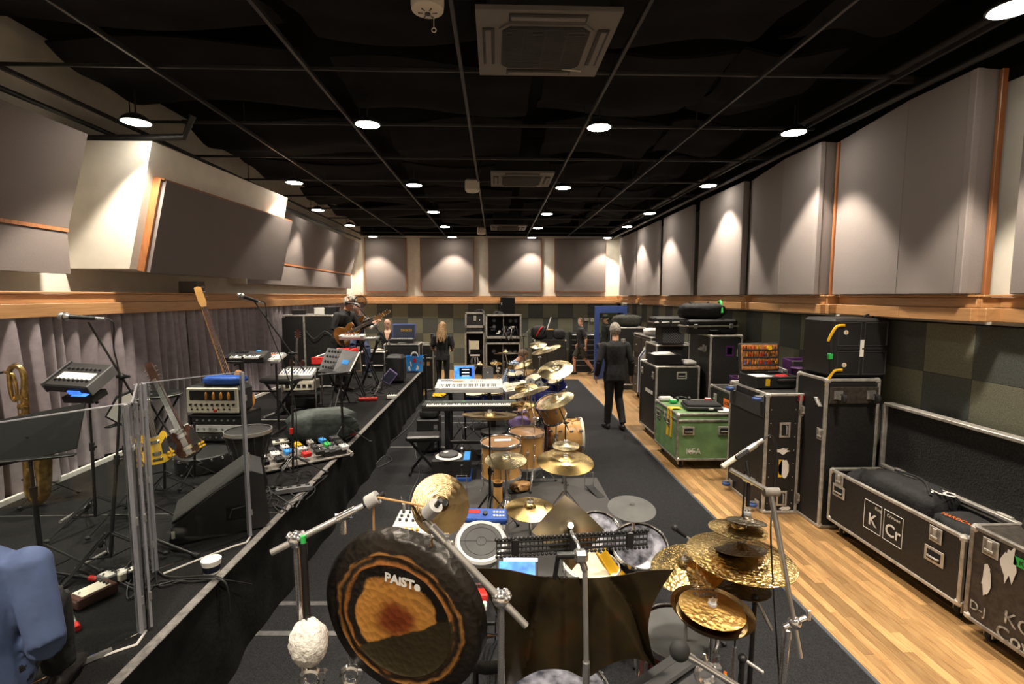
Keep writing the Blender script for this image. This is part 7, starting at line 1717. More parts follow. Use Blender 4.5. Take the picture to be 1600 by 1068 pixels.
# --- big black case by the curtain
cx0, cx1 = py(441, 492, 9.35).x, py(521, 492, 9.35).x; ch = py(480, 492, 9.35).z - SZ - .012
t, c = flight_case('stage_flight_case', 'big black flight case standing on the stage against the curtain', (cx0 + cx1) / 2, 9.72, (cx1 - cx0, .7, ch), z=SZ + .012, z0=.0, casters=False)
MB().box((-.08, -.364, ch / 2), (.035, .014, ch), .003).build('door_edge', 'alu', t); MB().box((-.3, -.362, ch / 2), (.36, .006, ch - .1)).build('open_interior', 'blackflat', t)
MB().tube(bez([(-.06, -.37, ch * .8), (.1, -.38, ch * .68), (.3, -.375, ch * .78), (.45, -.37, ch * .7)], 6), .006, 6).build('cable', 'cable_grey', t)
zt = SZ + .012 + ch
for i, (x, m_, s_, lab) in enumerate(((-3.3, 'white', (.2, .2, .12), 'white carton on the big stage case'), (-3.1, 'blackp', (.24, .2, .14), 'black box on the right of the big stage case'), (-3.72, 'blackp', (.2, .18, .08), 'flat black box on the left of the big stage case'))):
 t = thing('small_box', lab, 'box', (x, 9.6, zt)); MB().box((0, 0, s_[2] / 2), s_, .01).build('body', m_, t); MB().box((0, 0, s_[2]), (s_[0] * 1.02, s_[1] * 1.02, .02), .005).build('lid', m_, t)
gp = py(464, 590, 8.9); guitar('guitar with pale tuners on a stand in front of the big stage case', V((gp.x, gp.y, 1.08)), (.02, .15, 1), (0, -1, .15), 'dark_wood', .95, nm_='dark_wood'); g_stand('black stand of the guitar in front of the big case', gp.x, gp.y + .1, SZ + .012, .5)
# --- coat, pedalboard and clutter
cp2 = on(500, 690); soft_box('padded_coat', 'dark green quilted coat heaped behind the pedalboard', 'coat', (cp2.x, cp2.y + .1, SZ + .012), (.74, .46, .36), 'coat_green', rz=R(10), seed=71, wrinkle=.035)
pb_ = on(472, 718); t = thing('pedalboard', 'sloping grey pedalboard crowded with small effects pedals', 'pedalboard', (pb_.x, pb_.y, SZ + .012), R(38)); MB().box((0, 0, .04), (.95, .42, .02), .004, Mx=Matrix.Rotation(R(6), 3, 'X')).build('board', 'alu_dark', t)
for x in (-.45, .45): MB().box((x, 0, .02), (.03, .42, .05), .004).build('side_rail', 'alu', t)
q = random.Random(9); mc = ['white', 'silver_plastic', 'blackp', 'blackp', 'midgrey', 'cream', 'silver_plastic', 'blackp', 'darkgrey', 'midgrey', 'alu', 'darkgrey']
spot_ = {3: 'red', 9: 'blue_tape', 12: 'green', 17: 'yellow', 19: 'blue_tape'}; rown = ['front', 'middle', 'back']; coln = ['first', 'second', 'third', 'fourth', 'fifth', 'sixth', 'last']; cname = {'white': 'white', 'silver_plastic': 'silver', 'blackp': 'black', 'midgrey': 'grey', 'cream': 'cream', 'darkgrey': 'dark grey', 'alu': 'metal', 'red': 'red', 'blue_tape': 'bright blue', 'green': 'green', 'yellow': 'yellow'}
i = 0
for r_ in range(3):
 for c_ in range(7):
  w_, d = q.uniform(.055, .09), q.uniform(.08, .11); P_ = Matrix.Rotation(R(6), 3, 'X') @ V((-.39 + c_ * .13, -.14 + r_ * .14, .055)); M4 = Matrix.Translation((pb_.x, pb_.y, SZ + .05)) @ Matrix.Rotation(R(38), 4, 'Z') @ Matrix.Translation(P_)
  pmn = spot_.get(r_ * 7 + c_) or mc[q.randrange(len(mc))]; e = thing('effects_pedal', '%s effects pedal, %s from the left in the %s row of the pedalboard' % (cname[pmn], coln[c_], rown[r_]), 'pedal', M4.to_translation(), rot=(R(6), 0, R(38) + q.uniform(-.1, .1)), group='pedals on the pedalboard'); MB().box((0, 0, .022), (w_, d, .045), .006).build('body', pmn, e)
  for k_ in range(3): link('knob', cached('pk', lambda: MB().cyl((0, 0, 0), (0, 0, .012), .007, n=8).build('knob', 'blackp')), e, (-.022 + .022 * k_, d * .3, .045))
  link('foot_switch', cached('pfs', lambda: MB().cyl((0, 0, 0), (0, 0, .012), .008, n=8).build('foot_switch', 'chrome')), e, (0, -d * .28, .045))
for x, y, w_, d, h, m_, lab, cat, rz in ((543, 680, .2, .1, .06, 'red', 'red box at the foot of the perforated music stand', 'box', .3), (520, 712, .25, .2, .1, 'blackp', 'black control box right of the pedalboard', 'control box', .6), (460, 768, .3, .06, .05, 'midgrey', 'long grey power strip near the stage edge', 'power strip', .35), (455, 690, .4, .1, .03, 'cream', 'pale open lid behind the pedalboard', 'lid', .5), (532, 705, .1, .05, .02, 'orange', 'small orange box by the stage edge', 'box', .4), (575, 625, .3, .06, .05, 'red', 'red pedal on the deck far behind the coat', 'pedal', .1), (612, 622, .16, .1, .06, 'white', 'white power adapter near the far stage edge', 'adapter', .2), (440, 690, .12, .12, .02, 'paper', 'white paper under the piano bench', 'paper', 0)):
 p = on(x, y); t = thing(cat.replace(' ', '_') if cat not in ('box', 'lid', 'pedal', 'paper', 'adapter') else {'box': 'small_box', 'lid': 'case_lid', 'pedal': 'effects_pedal', 'paper': 'loose_paper', 'adapter': 'power_adapter'}[cat], lab, cat, p, rz); MB().box((0, 0, h / 2), (w_, d, h), min(h, d) * .15).build('body', m_, t)
 for j in range(4): MB().box((-.36 * w_ + .24 * w_ * j, 0, h + .002), (w_ * .12, d * .5, .006), .001).build('detail', 'blackflat' if m_ != 'blackp' else 'midgrey', t)
q = random.Random(21)
for i in range(9):
 x, y = q.uniform(395, 480), q.uniform(735, 800)
 pts = [on(x, y)]
 for k_ in range(6): x += q.uniform(-22, 30); y += q.uniform(-18, 18); y = min(max(y, 690), 806 - max(0, (x - 440)) * .9); pts.append(on(x, max(y, 690)))
 cable(pts, .005, 'black cable lying in the tangle near the pedalboard', q.choice(['cable', 'cable', 'cable_grey']), group='tangled cables near the pedalboard')
# --- far end of the stage
t = thing('stage_monitor', 'upright black powered speaker near the far end of the stage', 'loudspeaker', on(619, 596)); MB().box((0, 0, .27), (.36, .34, .54), .05).build('cabinet', 'blackp', t); MB().box((-.02, -.172, .3), (.28, .01, .4), .01).build('grille', 'blackflat', t); MB().box((0, 0, .545), (.16, .05, .02), .006).build('handle', 'darkgrey', t)
t = thing('tote_bag', 'blue and white shopping bag with red print at the far end of the stage', 'bag', on(648, 580), R(10))
MB().sheet(lambda u, v: ((.17 + .02 * v) * math.cos(u * 2 * PI) * (1 + .12 * abs(math.sin(2 * u * 2 * PI))), (.11 + .01 * v) * math.sin(u * 2 * PI), .02 + .33 * v + .015 * math.sin(u * 20)), 36, 8, .004).build('bag_side', 'blue_tape', t, ang=70); MB().lathe([(.001, .01), (.16, .01), (.16, .03)], n=20, sy=.65).build('base', 'blue', t)
for i, (x, z, m_) in enumerate(((-.06, .2, 'white'), (.05, .1, 'white'), (.1, .22, 'red'), (-.1, .09, 'white'), (.0, .27, 'red'))): MB().prism(blotch(.04, 12, .3, 1, 1.4, i), .012, (x, -.118 + abs(x) * .25, z), (1, 0, 0), (0, 0, 1)).build('print_patch', m_, t)
for s in (-1, 1): MB().tube(bez([(-.08, s * .1, .34), (-.05, s * .1, .42), (.05, s * .1, .42), (.08, s * .1, .34)], 5), .008, 6).build('bag_handle', 'white', t)
mC = py(549, 474, 8.62); bC = on(597, 613)
mic_stand('far black boom stand in front of the guitarist', bC, py(604, 532, 9.2), py(555, 473, 8.64), counter=.12)
microphone(mC + V((.06, 0, 0)), (-1, .1, .1), 'black vocal microphone in front of the guitarist face', .17, .013, .03, hm='blackp')
t = thing('pop_filter', 'round mesh pop filter beside the guitarist head', 'pop filter', py(563, 471, 8.75)); aim(t, (.1, -1, .1)); MB().tube([(.1 * math.cos(a), .1 * math.sin(a), 0) for a in [i * PI / 14 for i in range(28)]], .008, 6, True).build('hoop', 'blackm', t); mat_clear('pop_mesh', (.78, .78, .78)); MB().cyl((0, 0, -.003), (0, 0, .003), .098, n=28).build('mesh', 'pop_mesh', t); MB().tube(bez([(-.02, -.1, 0), (-.03, -.2, 0), (-.02, -.26, .05)], 5), .005, 6).build('gooseneck', 'blackm', t)
t = thing('tablet', 'lilac backed tablet tilted on the far microphone stand', 'tablet', on(604, 602)); Mx = Matrix.Rotation(R(38), 3, 'Y') @ Matrix.Rotation(R(-15), 3, 'X'); MB().box((.06, 0, .17), (.19, .012, .27), .006, Mx=Mx).build('body', 'lilac', t); MB().box((.06, -.008, .17), (.16, .004, .23), Mx=Mx).build('screen', 'waistcoat', t); MB().tube([(-.05, .05, .01), (.04, .0, .1)], .008, 6).build('prop', 'blackm', t)
k4 = py(551, 529, 8.3); keyboard('small pale keyboard in front of the guitarist', k4, R(3), .4, .2, .07, 'silver_plastic', 14, R(6), keyd=.1); x_stand('black X stand under the small pale keyboard', (k4.x, k4.y, SZ + .012), R(3), k4.z - SZ - .03, .36, .2)
k5 = py(577, 530, 9.5); keyboard('short grey keyboard right of the guitarist', k5, R(-3), .36, .18, .05, 'midgrey', 14, R(6), keyd=.1); x_stand('black X stand under the short grey keyboard', (k5.x, k5.y, SZ + .012), R(-3), k5.z - SZ - .03, .32, .18)
for i, (x0, x1, y0, y1, Y, lab) in enumerate(((563, 601, 548, 572, 11.5, 'silver edged flight case behind the seated man'), (600, 655, 536, 575, 11.75, 'silver edged flight case carrying the mixing desk'), (655, 677, 537, 570, 12.6, 'black case with a yellow label beside the long haired person'))):
 a, b = py(x0, y1, Y), py(x1, y0, Y); zb = SZ + .012 if Y < 11.3 else 0.0; w_, h = b.x - a.x, b.z - zb
 t, c = flight_case('stage_flight_case', lab, (a.x + b.x) / 2, Y + .28, (w_, .5, h - .02), z=zb, z0=.0, casters=False, seam=h * .7)
 if i == 2: decal(t, 'f', c, (w_, .5, h - .02), 0, .1, .16, .1, 'neck_wood', 'label')
dk = py(628, 536, 11.75).z
t = thing('mixing_desk', 'black mixing desk with open lid screen and yellow lettering', 'mixing desk', (py(628, 536, 11.9).x, 12.02, dk)); w_ = .56
MB().box((0, 0, .05), (w_, .44, .09), .01).build('surface', 'blackp', t); Mx = Matrix.Rotation(R(-12), 3, 'X'); l = MB().box((0, .2, .26), (w_, .03, .34), .008, Mx=Mx).build('lid', 'door_blue', t); MB().box((0, .18, .26), (w_ * .92, .006, .29), Mx=Mx).build('screen', 'waistcoat', l)
text('DIGICO', .075, 'lettering', 'yellow', l, (0.06, .172, .27), (1, 0, 0), (0, -.2, .98), .001, bold=.002)
for i in range(12): MB().box((-w_ * .42 + i * w_ * .076, -.1, .1), (.02, .04, .015), .003).build('fader_cap', 'white', t)
p_ = py(632, 536, 11.6); tag(MB().box((py(625, 538, 11.62).x, 11.9, dk + .006), (.2, .22, .008), .002, rz=.2).build('sheet_of_paper', 'paper'), 'white sheet on the flight case by the mixing desk', 'paper')
lp = py(686, 516, 12.6); t, l, c_, Mx = laptop('dark laptop in front of the long haired person', (lp.x - .06, 12.75, 1.22), R(20), .3, .2, 'blackp', 'screen_dark', 100); tb_ = thing('laptop_table', 'small black table under the dark laptop', 'table', (lp.x - .06, 12.78, 0)); MB().box((0, 0, 1.205), (.4, .34, .02), .004).build('top', 'blackm', tb_); MB().cyl((0, 0, .02), (0, 0, 1.2), .02).build('post', 'blackm', tb_); tripod(tb_, 0, 0, 0, .25, .25, .3, 'blackm', .01)
t = thing('tall_stool', 'tall black stool under the seated guitarist', 'stool', (py(566, 540, 11.0).x - .1, 11.05, SZ + .012)); MB().lathe([(.001, .62), (.16, .62), (.17, .65), (.15, .68), (.001, .68)], n=20).build('seat', 'leather', t)
for a in range(4): MB().cyl((.2 * math.cos(a * PI / 2 + .7), .2 * math.sin(a * PI / 2 + .7), 0), (.1 * math.cos(a * PI / 2 + .7), .1 * math.sin(a * PI / 2 + .7), .62), .013, n=8).build('leg', 'blackm', t)
soft_box('cable_bag', 'grey cloth bundle on the deck beside the upright speaker', 'bundle', on(592, 575), (.34, .2, .12), 'waistcoat', seed=81, wrinkle=.04)
soft_box('yellow_cable', 'yellow cable heap on the floor beyond the stage end', 'cable', V((-1.35, 11.85, .012)) , (.3, .4, .06), 'yellow', seed=91, wrinkle=.06)
q = random.Random(33)
for i in range(8):
 x, y = q.uniform(540, 590), q.uniform(590, 630); pts = [on(x, y)]
 for k_ in range(5): x += q.uniform(-15, 22); y += q.uniform(-10, 10); pts.append(on(min(x, 612), min(max(y, 586), 640)))
 cable(pts, .006, 'black cable on the deck between the far stands', 'cable', group='cables on the far deck')
for i, pts in enumerate(([(493, 757), (480, 790), (470, 830), (455, 850)], [(610, 690), (640, 665), (655, 640)], [(590, 730), (612, 718), (600, 712), (583, 730)])): cable([pz(x, y, .03) for x, y in pts], .006, ('long', 'pale', 'coiled')[i] + ' cable on the carpet at the foot of the stage skirt', 'cable_grey')

# ============================================================ PEOPLE
def ring(c, X, Y, rx, ry, n=18): return [c + X * (rx * math.cos(2 * PI * i / n)) + Y * (ry * math.sin(2 * PI * i / n)) for i in range(n)]
def limb(mb, a, b, ra, rb, bulge=1.0, n=12, k=7):
 pts = [a.lerp(b, i / k) for i in range(k + 1)]
 mb.tube(pts, [(ra + (rb - ra) * i / k) * (1 + (bulge - 1) * math.sin(PI * min(1, i / k * 1.3))) for i in range(k + 1)], n)
def hand(mb, wrist, d, side, curl=.5, thumb=None, s=1.0):
 """palm and five bent fingers; d = direction of the hand, side = across the knuckles"""
 d = d.normalized(); side = (side - d * side.dot(d)).normalized(); nrm = d.cross(side)
 mb.loft([ring(wrist + d * (x * s), side, nrm, w_ * s, t_ * s, 12) for x, w_, t_ in ((-.01, .026, .02), (.02, .033, .017), (.055, .041, .016), (.085, .04, .014), (.095, .034, .011))])
 for i, L_ in enumerate((.07, .08, .074, .058)):
  b = wrist + d * (.088 * s) + side * ((-.03 + .02 * i) * s); d1 = d; p = [b]
  for q in range(3): a = curl * (.5 + .45 * q); d1 = (d * math.cos(a) - nrm * math.sin(a)); p.append(p[-1] + d1 * (L_ * s * (.45, .3, .25)[q]))
  mb.tube(p, [.0095 * s, .009 * s, .0085 * s, .007 * s], 8)
 b = wrist + d * (.025 * s) - side * (.03 * s); td = (d * .7 - side * .75 - nrm * .35).normalized()
 mb.tube([b, b + td * .035 * s, b + (td * .6 + d * .5).normalized() * .065 * s], [.013 * s, .0105 * s, .008 * s], 8)
STAND = dict(pelvis=(0, 0, .96), waist=(0, -.005, 1.10), chest=(0, -.01, 1.29), neck=(0, .015, 1.49), head=(0, -.015, 1.645), sh=((-.19, .0, 1.43), (.19, .0, 1.43)), el=((-.245, .03, 1.15), (.245, .03, 1.15)), wr=((-.255, -.05, .90), (.255, -.05, .90)),
             hip=((-.09, 0, .94), (.09, 0, .94)), kn=((-.10, -.02, .51), (.10, -.02, .51)), an=((-.10, .03, .09), (.10, .03, .09)), toe=((-.12, -.15, .03), (.12, -.15, .03)), face=(0, -1, 0), hd=((0, -.3, -1), (0, -.3, -1)), curl=.55)
def person(label, loc_, rz, pose=None, top='cloth_black', bottom='cloth_black', skin='skin', shoe='shoe', sleeve='long', legs='long', hem=.0, build=1.0, s=1.0, voxel=.0115, vneck=None, hair=None, hairfn=None, head_z=None, shirt2=None):
 P = dict(STAND); P.update(pose or {})
 J = {k: (V(v) if isinstance(v[0], (int, float)) else [V(q) for q in v]) if isinstance(v, tuple) else v for k, v in P.items()}
 t = thing('person', label, 'person', loc_, rz); t.scale = (s, s, s)
 mats_ = [skin, top, bottom, shoe, shirt2 or top]
 mb = MB(); SK, TP, BT, SH, S2 = 0, 1, 2, 3, 4
 f = V(J['face']).normalized()
 # torso
 X = (J['sh'][1] - J['sh'][0]).normalized(); Xh = (J['hip'][1] - J['hip'][0]).normalized()
 sp = [J['pelvis'] + (J['pelvis'] - J['waist']) * (.55 + hem), J['pelvis'], J['waist'], J['chest'], J['neck'].lerp(J['chest'], .32), J['neck'].lerp(J['chest'], .06), J['neck']]
 rx = [.165 + hem * .02, .168, .15, .172, .165, .10, .06]; ry = [.125, .122, .108, .122, .105, .07, .058]
 mb.mi = TP; rings = []
 for i, c_ in enumerate(sp):
  d = (sp[min(i + 1, 6)] - sp[max(i - 1, 0)]).normalized(); xx = Xh.lerp(X, i / 6); xx = (xx - d * xx.dot(d)).normalized(); yy = d.cross(xx)
  rings.append(ring(c_, xx, yy, rx[i] * build, ry[i] * build, 20))
 fine = []
 for a, b in zip(rings[:-1], rings[1:]):
  for q in range(3): fine.append([p.lerp(r_, q / 3) for p, r_ in zip(a, b)])
 mb.loft(fine + [rings[-1]])
 for i in (0, 1):
  sgn = (-1, 1)[i]
  mb.mi = TP; mb.sph(J['sh'][i] - V((0, 0, .018)), (.066 * build, .064 * build, .062 * build), 12, 8)
  mb.mi = TP; limb(mb, J['sh'][i], J['el'][i], .062 * build, .05 * build) if sleeve != 'none' else None
  e, w_ = J['el'][i], J['wr'][i]
  if sleeve == 'short':
   mb.mi = TP; limb(mb, J['sh'][i], J['sh'][i].lerp(J['el'][i], .75), .068 * build, .066 * build); mb.mi = SK; limb(mb, J['sh'][i].lerp(e, .6), e, .046, .04); limb(mb, e, w_, .042, .028, 1.08)
  elif sleeve == 'vest':
   mb.mi = S2; limb(mb, J['sh'][i], e, .06, .05); limb(mb, e, w_, .05, .04)
  else:
   mb.mi = TP; limb(mb, e, e.lerp(w_, .96), .052 * build, .042 * build)
  mb.mi = SK; hand(mb, w_, V(J['hd'][i]), V((0, 1, 0)) if abs(V(J['hd'][i]).normalized().y) < .8 else V((sgn, 0, 0)), J['curl'])
  # legs
  h, k_, a, to = J['hip'][i], J['kn'][i], J['an'][i], J['toe'][i]
  mb.mi = BT
  limb(mb, h + V((0, 0, .04)), k_, .092 * build, .064 * build)
  if legs == 'long': limb(mb, k_, a + (k_ - a).normalized() * .01, .064 * build, .052 * build, 1.06)
  else:
   mb.mi = BT; limb(mb, h, h.lerp(k_, .92), .10 * build, .098 * build); mb.mi = SK; limb(mb, h.lerp(k_, .7), k_, .066, .052); limb(mb, k_, a, .053, .036, 1.18)
  mb.mi = SH; d = (to - a); d.z = 0; d = d.normalized() if d.length > .01 else f; ax = V((-d.y, d.x, 0)); up = V((0, 0, 1)); fz = (to - a).z
  bse = a + V((0, 0, -.045))
  mb.loft([ring(bse + d * x + V((0, 0, (fz + .06) * max(0, x) / .2 + z)), ax, up, w2, h2, 12) for x, z, w2, h2 in ((-.075, .0, .025, .03), (-.05, .002, .037, .045), (.02, 0, .04, .045), (.1, -.012, .047, .033), (.165, -.018, .045, .024), (.2, -.022, .026, .014))])
 mb.mi = BT; mb.sph(J['pelvis'] - V((0, 0, .02)), (.145 * build, .105 * build, .09), 16, 8)
 # neck and head
 H0 = J['head']; up = (H0 - J['neck']).normalized(); upv = (V((0, 0, 1)) * .6 + up * .4).normalized() if 'tilt' not in P else V(P['tilt']).normalized()
 ff = (f - upv * f.dot(upv)).normalized(); sx_ = ff.cross(upv)
 Mh = Matrix((sx_, -ff, upv)).transposed()
 mb.mi = SK; limb(mb, J['neck'] - up * .04, H0 - upv * .03, .057, .052)
 mb.sph(H0 + upv * .025, (.074, .094, .096), 18, 14, Mh); mb.sph(H0 + ff * .018 - upv * .045, (.060, .074, .078), 16, 12, Mh); mb.sph(H0 + ff * .055 - upv * .095, (.034, .03, .026), 12, 8, Mh)
 mb.loft([ring(H0 + ff * q + upv * z, sx_, upv, w2, h2, 8) for q, z, w2, h2 in ((.07, -.012, .012, .03), (.098, -.022, .012, .018), (.112, -.03, .010, .010), (.114, -.032, .004, .004))])
 for sg in (-1, 1): mb.sph(H0 + sx_ * (.074 * sg) - upv * .015 - ff * .005, (.009, .02, .032), 8, 8, Mh)
 mb.sph(H0 + ff * .083 - upv * .062, (.024, .01, .007), 8, 6, Mh)
 # fuse into one skin
 me = bpy.data.meshes.new('body_raw'); me.from_pydata(mb.v, [], mb.f)
 o = bpy.data.objects.new('body_raw', me); col.objects.link(o)
 md = o.modifiers.new('r', 'REMESH'); md.mode = 'VOXEL'; md.voxel_size = voxel
 sm = o.modifiers.new('s', 'SMOOTH'); sm.factor = .5; sm.iterations = 5
 dg = bpy.context.evaluated_depsgraph_get(); me2 = bpy.data.meshes.new_from_object(o.evaluated_get(dg)); bpy.data.objects.remove(o); bpy.data.meshes.remove(me)
 vm = {}
 for fc, mi in zip(mb.f, mb.m):
  for vi in fc: vm[vi] = mi
 kd = kdtree.KDTree(len(mb.v))
 for i, p in enumerate(mb.v): kd.insert(p, i)
 kd.balance()
 for m_ in mats_: me2.materials.append(MATS[m_])
 idx = []
 for pl in me2.polygons:
  best = None
  for co, i, ds in kd.find_n(pl.center, 4):
   m_ = vm.get(i, 0); ds2 = ds - (.013 if m_ in (TP, S2) else .004 if m_ in (BT, SH) else 0)
   if best is None or ds2 < best[0]: best = (ds2, m_)
  q = best[1]
  if vneck and q == TP:
   r_ = pl.center - J['neck']
   if r_.dot(f) > .0 and -vneck < r_.z < .05 and abs(r_.dot(sx_)) < .07 * (1 + r_.z / vneck) + .012: q = vneck_mat
  idx.append(q)
 me2.polygons.foreach_set('material_index', idx); me2.shade_smooth()
 link('body', me2, t)
 for sg in (-1, 1):
  ey = MB(); ey.sph(H0 + ff * .083 + upv * .012 + sx_ * (.032 * sg), (.011, .008, .008), 10, 8, Mh); e_ = ey.build('eye', 'white', t); ey = MB(); ey.sph(H0 + ff * .0895 + upv * .012 + sx_ * (.032 * sg), .0045, 8, 6); ey.build('iris', 'blackflat', e_); br = MB(); br.tube([H0 + ff * .092 + upv * .032 + sx_ * (.015 * sg), H0 + ff * .088 + upv * .037 + sx_ * (.034 * sg), H0 + ff * .074 + upv * .030 + sx_ * (.05 * sg)], .005, 6); br.build('eyebrow', hair or 'hair_brown', t)
 mo = MB(); mo.sph(H0 + ff * .091 - upv * .062, (.022, .005, .003), 8, 6, Mh); mo.build('mouth', 'shell_red', t)
 if hairfn: hairfn(t, H0, ff, upv, sx_, Mh)
 return t, H0, ff, upv, sx_, Mh
vneck_mat = 0
def cap_hair(m_, thick=.012, back=.0, front=.055, rough=.006, seed=1, n=26, k=14, low=-.03):
 def fn(t, H0, ff, up, sx_, Mh):
  q = random.Random(seed); mb = MB(); c_ = H0 + up * .025; rings = []
  for j in range(k + 1):
   rg = []
   for i in range(n):
    a = 2 * PI * i / n; fr = math.cos(a)      # 1 = front
    low_ = (front if fr > .45 else low - back * (fr < -.2))
    lat0 = math.asin(max(-.95, min(.95, low_ / .105)))
    lat = PI / 2 - (PI / 2 - lat0) * (j / k)
    th = 1 + thick / .09 + (q.uniform(-rough, rough) / .09)
    rg.append(c_ + sx_ * (.076 * th * math.sin(a) * math.cos(lat) + 1e-4) + ff * (.096 * th * math.cos(a) * math.cos(lat)) + up * (.098 * th * math.sin(lat)))
   rings.append(rg)
  inner = [[c_ + (p - c_) * .9 for p in rg] for rg in rings[::-1]]
  mb.loft(rings + inner); mb.build('hair', m_, t, ang=80)
 return fn
def curly(m_, seed=2, n=90):
 def fn(t, H0, ff, up, sx_, Mh):
  q = random.Random(seed); mb = MB(); c_ = H0 + up * .03
  for i in range(n):
   a = q.uniform(0, 2 * PI); z = q.uniform(-.55, 1); fr = math.cos(a)
   if fr > .3 and z < .5: continue
   rr_ = math.sqrt(max(0, 1 - z * z)); p = c_ + sx_ * (.085 * rr_ * math.sin(a)) + ff * (.102 * rr_ * fr) + up * (.108 * z); r_ = q.uniform(.018, .032); mb.sph(p, (r_, r_, r_ * 1.2), 8, 6)
  o = mb.build('hair_raw', m_); md = o.modifiers.new('r', 'REMESH'); md.mode = 'VOXEL'; md.voxel_size = .009
  me = bpy.data.meshes.new_from_object(o.evaluated_get(bpy.context.evaluated_depsgraph_get())); bpy.data.objects.remove(o); me.shade_smooth(); link('hair', me, t)
 return fn
def long_hair(m_):
 def fn(t, H0, ff, up, sx_, Mh):
  cap_hair(m_, .014, .05, .05, .004)(t, H0, ff, up, sx_, Mh)
  q = random.Random(3)
  for i in range(26):
   a = R(60) + R(240) * i / 25; p0 = H0 + up * .06 + sx_ * (.086 * math.sin(a)) + ff * (.105 * math.cos(a)); L_ = q.uniform(.34, .46)
   MB().tube(bez([p0, p0 - up * .12 - ff * .02, p0 - up * .25 - ff * (.05 + .02 * math.cos(a)) + sx_ * (.02 * math.sin(a)), p0 - up * L_ - ff * .06 + sx_ * q.uniform(-.03, .03)], 4), [.017, .018, .019, .019, .019, .018, .018, .017, .016, .014, .012, .008, .004], 7).build('hair_strand', m_, t)
 return fn
def cap_hat(m_, hair_m='hair_grey'):
 def fn(t, H0, ff, up, sx_, Mh):
  cap_hair(hair_m, .006, .02, .05)(t, H0, ff, up, sx_, Mh); mb = MB()
  mb.lathe([(.092, .035), (.098, .05), (.09, .09), (.06, .125), (.001, .135)], H0, up, 20, 1, 1.1); c_ = mb.build('cap', m_, t)
  b = MB(); b.sheet(lambda u, v: H0 + ff * (.08 + .08 * v) + sx_ * ((u - .5) * .15 * (1 - .4 * v * v)) + up * (.045 - .02 * v - .05 * (u - .5) ** 2), 8, 5, .006); b.build('peak', m_, c_)
 return fn
def pick(**kw): return kw
# plaid cloth for the drummer
def mat_plaid():
 m, nt, p = _nt('plaid'); L = nt.links; tc = _node(nt, 'ShaderNodeTexCoord'); out = None
 for ax, sc_ in (('X', 9), ('Z', 9)):
  wv = _node(nt, 'ShaderNodeTexWave', bands_direction=ax); wv.inputs['Scale'].default_value = sc_; L.new(tc.outputs['Object'], wv.inputs['Vector'])
  if out is None: out = wv.outputs['Fac']
  else: mu = _node(nt, 'ShaderNodeMath', operation='MULTIPLY'); L.new(out, mu.inputs[0]); L.new(wv.outputs['Fac'], mu.inputs[1]); out = mu.outputs[0]
 rp = ramp(nt, [(.1, (.09, .14, .27)), (.45, (.34, .42, .55)), (.8, (.62, .66, .70))]); L.new(out, rp.inputs[0]); L.new(rp.outputs[0], p.inputs['Base Color']); p.inputs['Roughness'].default_value = .9; MATS['plaid'] = m
mat_plaid()
ZS = SZ + .012
# 1 walking away
person('man in black walking away along the carpet edge, grey hair', (2.12, 8.75, .012), PI + R(4), pick(kn=((-.11, -.10, .53), (.09, .02, .51)), an=((-.13, .10, .11), (.09, -.06, .09)), toe=((-.15, -.08, .03), (.11, -.24, .03)), pelvis=(0, 0, .95), hip=((-.09, 0, .93), (.09, 0, .93)), el=((-.27, .05, 1.15), (.27, .03, 1.15)), wr=((-.30, -.04, .90), (.29, -.06, .90)), head=(-.01, -.03, 1.655), tilt=(.06, -.1, 1)), 'cloth_charcoal', 'cloth_black', 'skin_pale', hem=.25, build=1.1, s=1.07, hair='hair_grey', hairfn=cap_hair('hair_grey', .016, .05, .05, .006))
# 2 shorts
person('man in black T-shirt and shorts striding past the drawer unit', (2.60, 15.1, .0), -PI / 2, pick(face=(.75, -.75, -.05), kn=((-.09, -.18, .52), (.09, .13, .50)), an=((-.09, -.16, .09), (.09, .40, .16)), toe=((-.10, -.34, .03), (.10, .26, .03)), pelvis=(0, .03, .93), hip=((-.09, .03, .91), (.09, .03, .91)), el=((-.24, .10, 1.16), (.24, .12, 1.16)), wr=((-.25, -.06, .93), (.25, .12, .91)), hd=((0, -.4, -1), (0, .0, -1))), 'cloth_black', 'cloth_khaki', 'skin', sleeve='short', legs='short', hair='hair_brown', hairfn=cap_hair('hair_brown', .008, .0, .06), s=.98)
# 3 behind the glass
person('man in a black cap seen through the glass of the blue door', (3.38, 15.15, .0), -PI / 2 + R(10), None, 'cloth_black', 'cloth_black', 'skin', hair='hair_grey', hairfn=cap_hat('cloth_black'), s=1.03)
# 4 drummer
person('drummer in a blue plaid shirt bent over the far blue kit', (.18, 9.98, .05), PI / 2 - R(10), pick(pelvis=(0, 0, .55), waist=(0, -.06, .68), chest=(0, -.15, .85), neck=(0, -.25, 1.04), head=(0, -.36, 1.16), tilt=(0, -.55, .85), face=(0, -.85, -.5), sh=((-.19, -.2, .98), (.19, -.2, .98)), el=((-.27, -.22, .72), (.27, -.22, .72)), wr=((-.16, -.44, .68), (.18, -.44, .70)), hd=((.2, -1, -.1), (-.2, -1, -.1)), hip=((-.1, -.03, .54), (.1, -.03, .54)), kn=((-.17, -.42, .50), (.17, -.42, .50)), an=((-.17, -.46, .09), (.17, -.44, .09)), toe=((-.18, -.64, .03), (.18, -.62, .03)), curl=1.3), 'plaid', 'denim', 'skin_pale', sleeve='short', legs='short', hem=-.4, hair='hair_brown', hairfn=cap_hair('hair_brown', .014, .02, .05, .008))
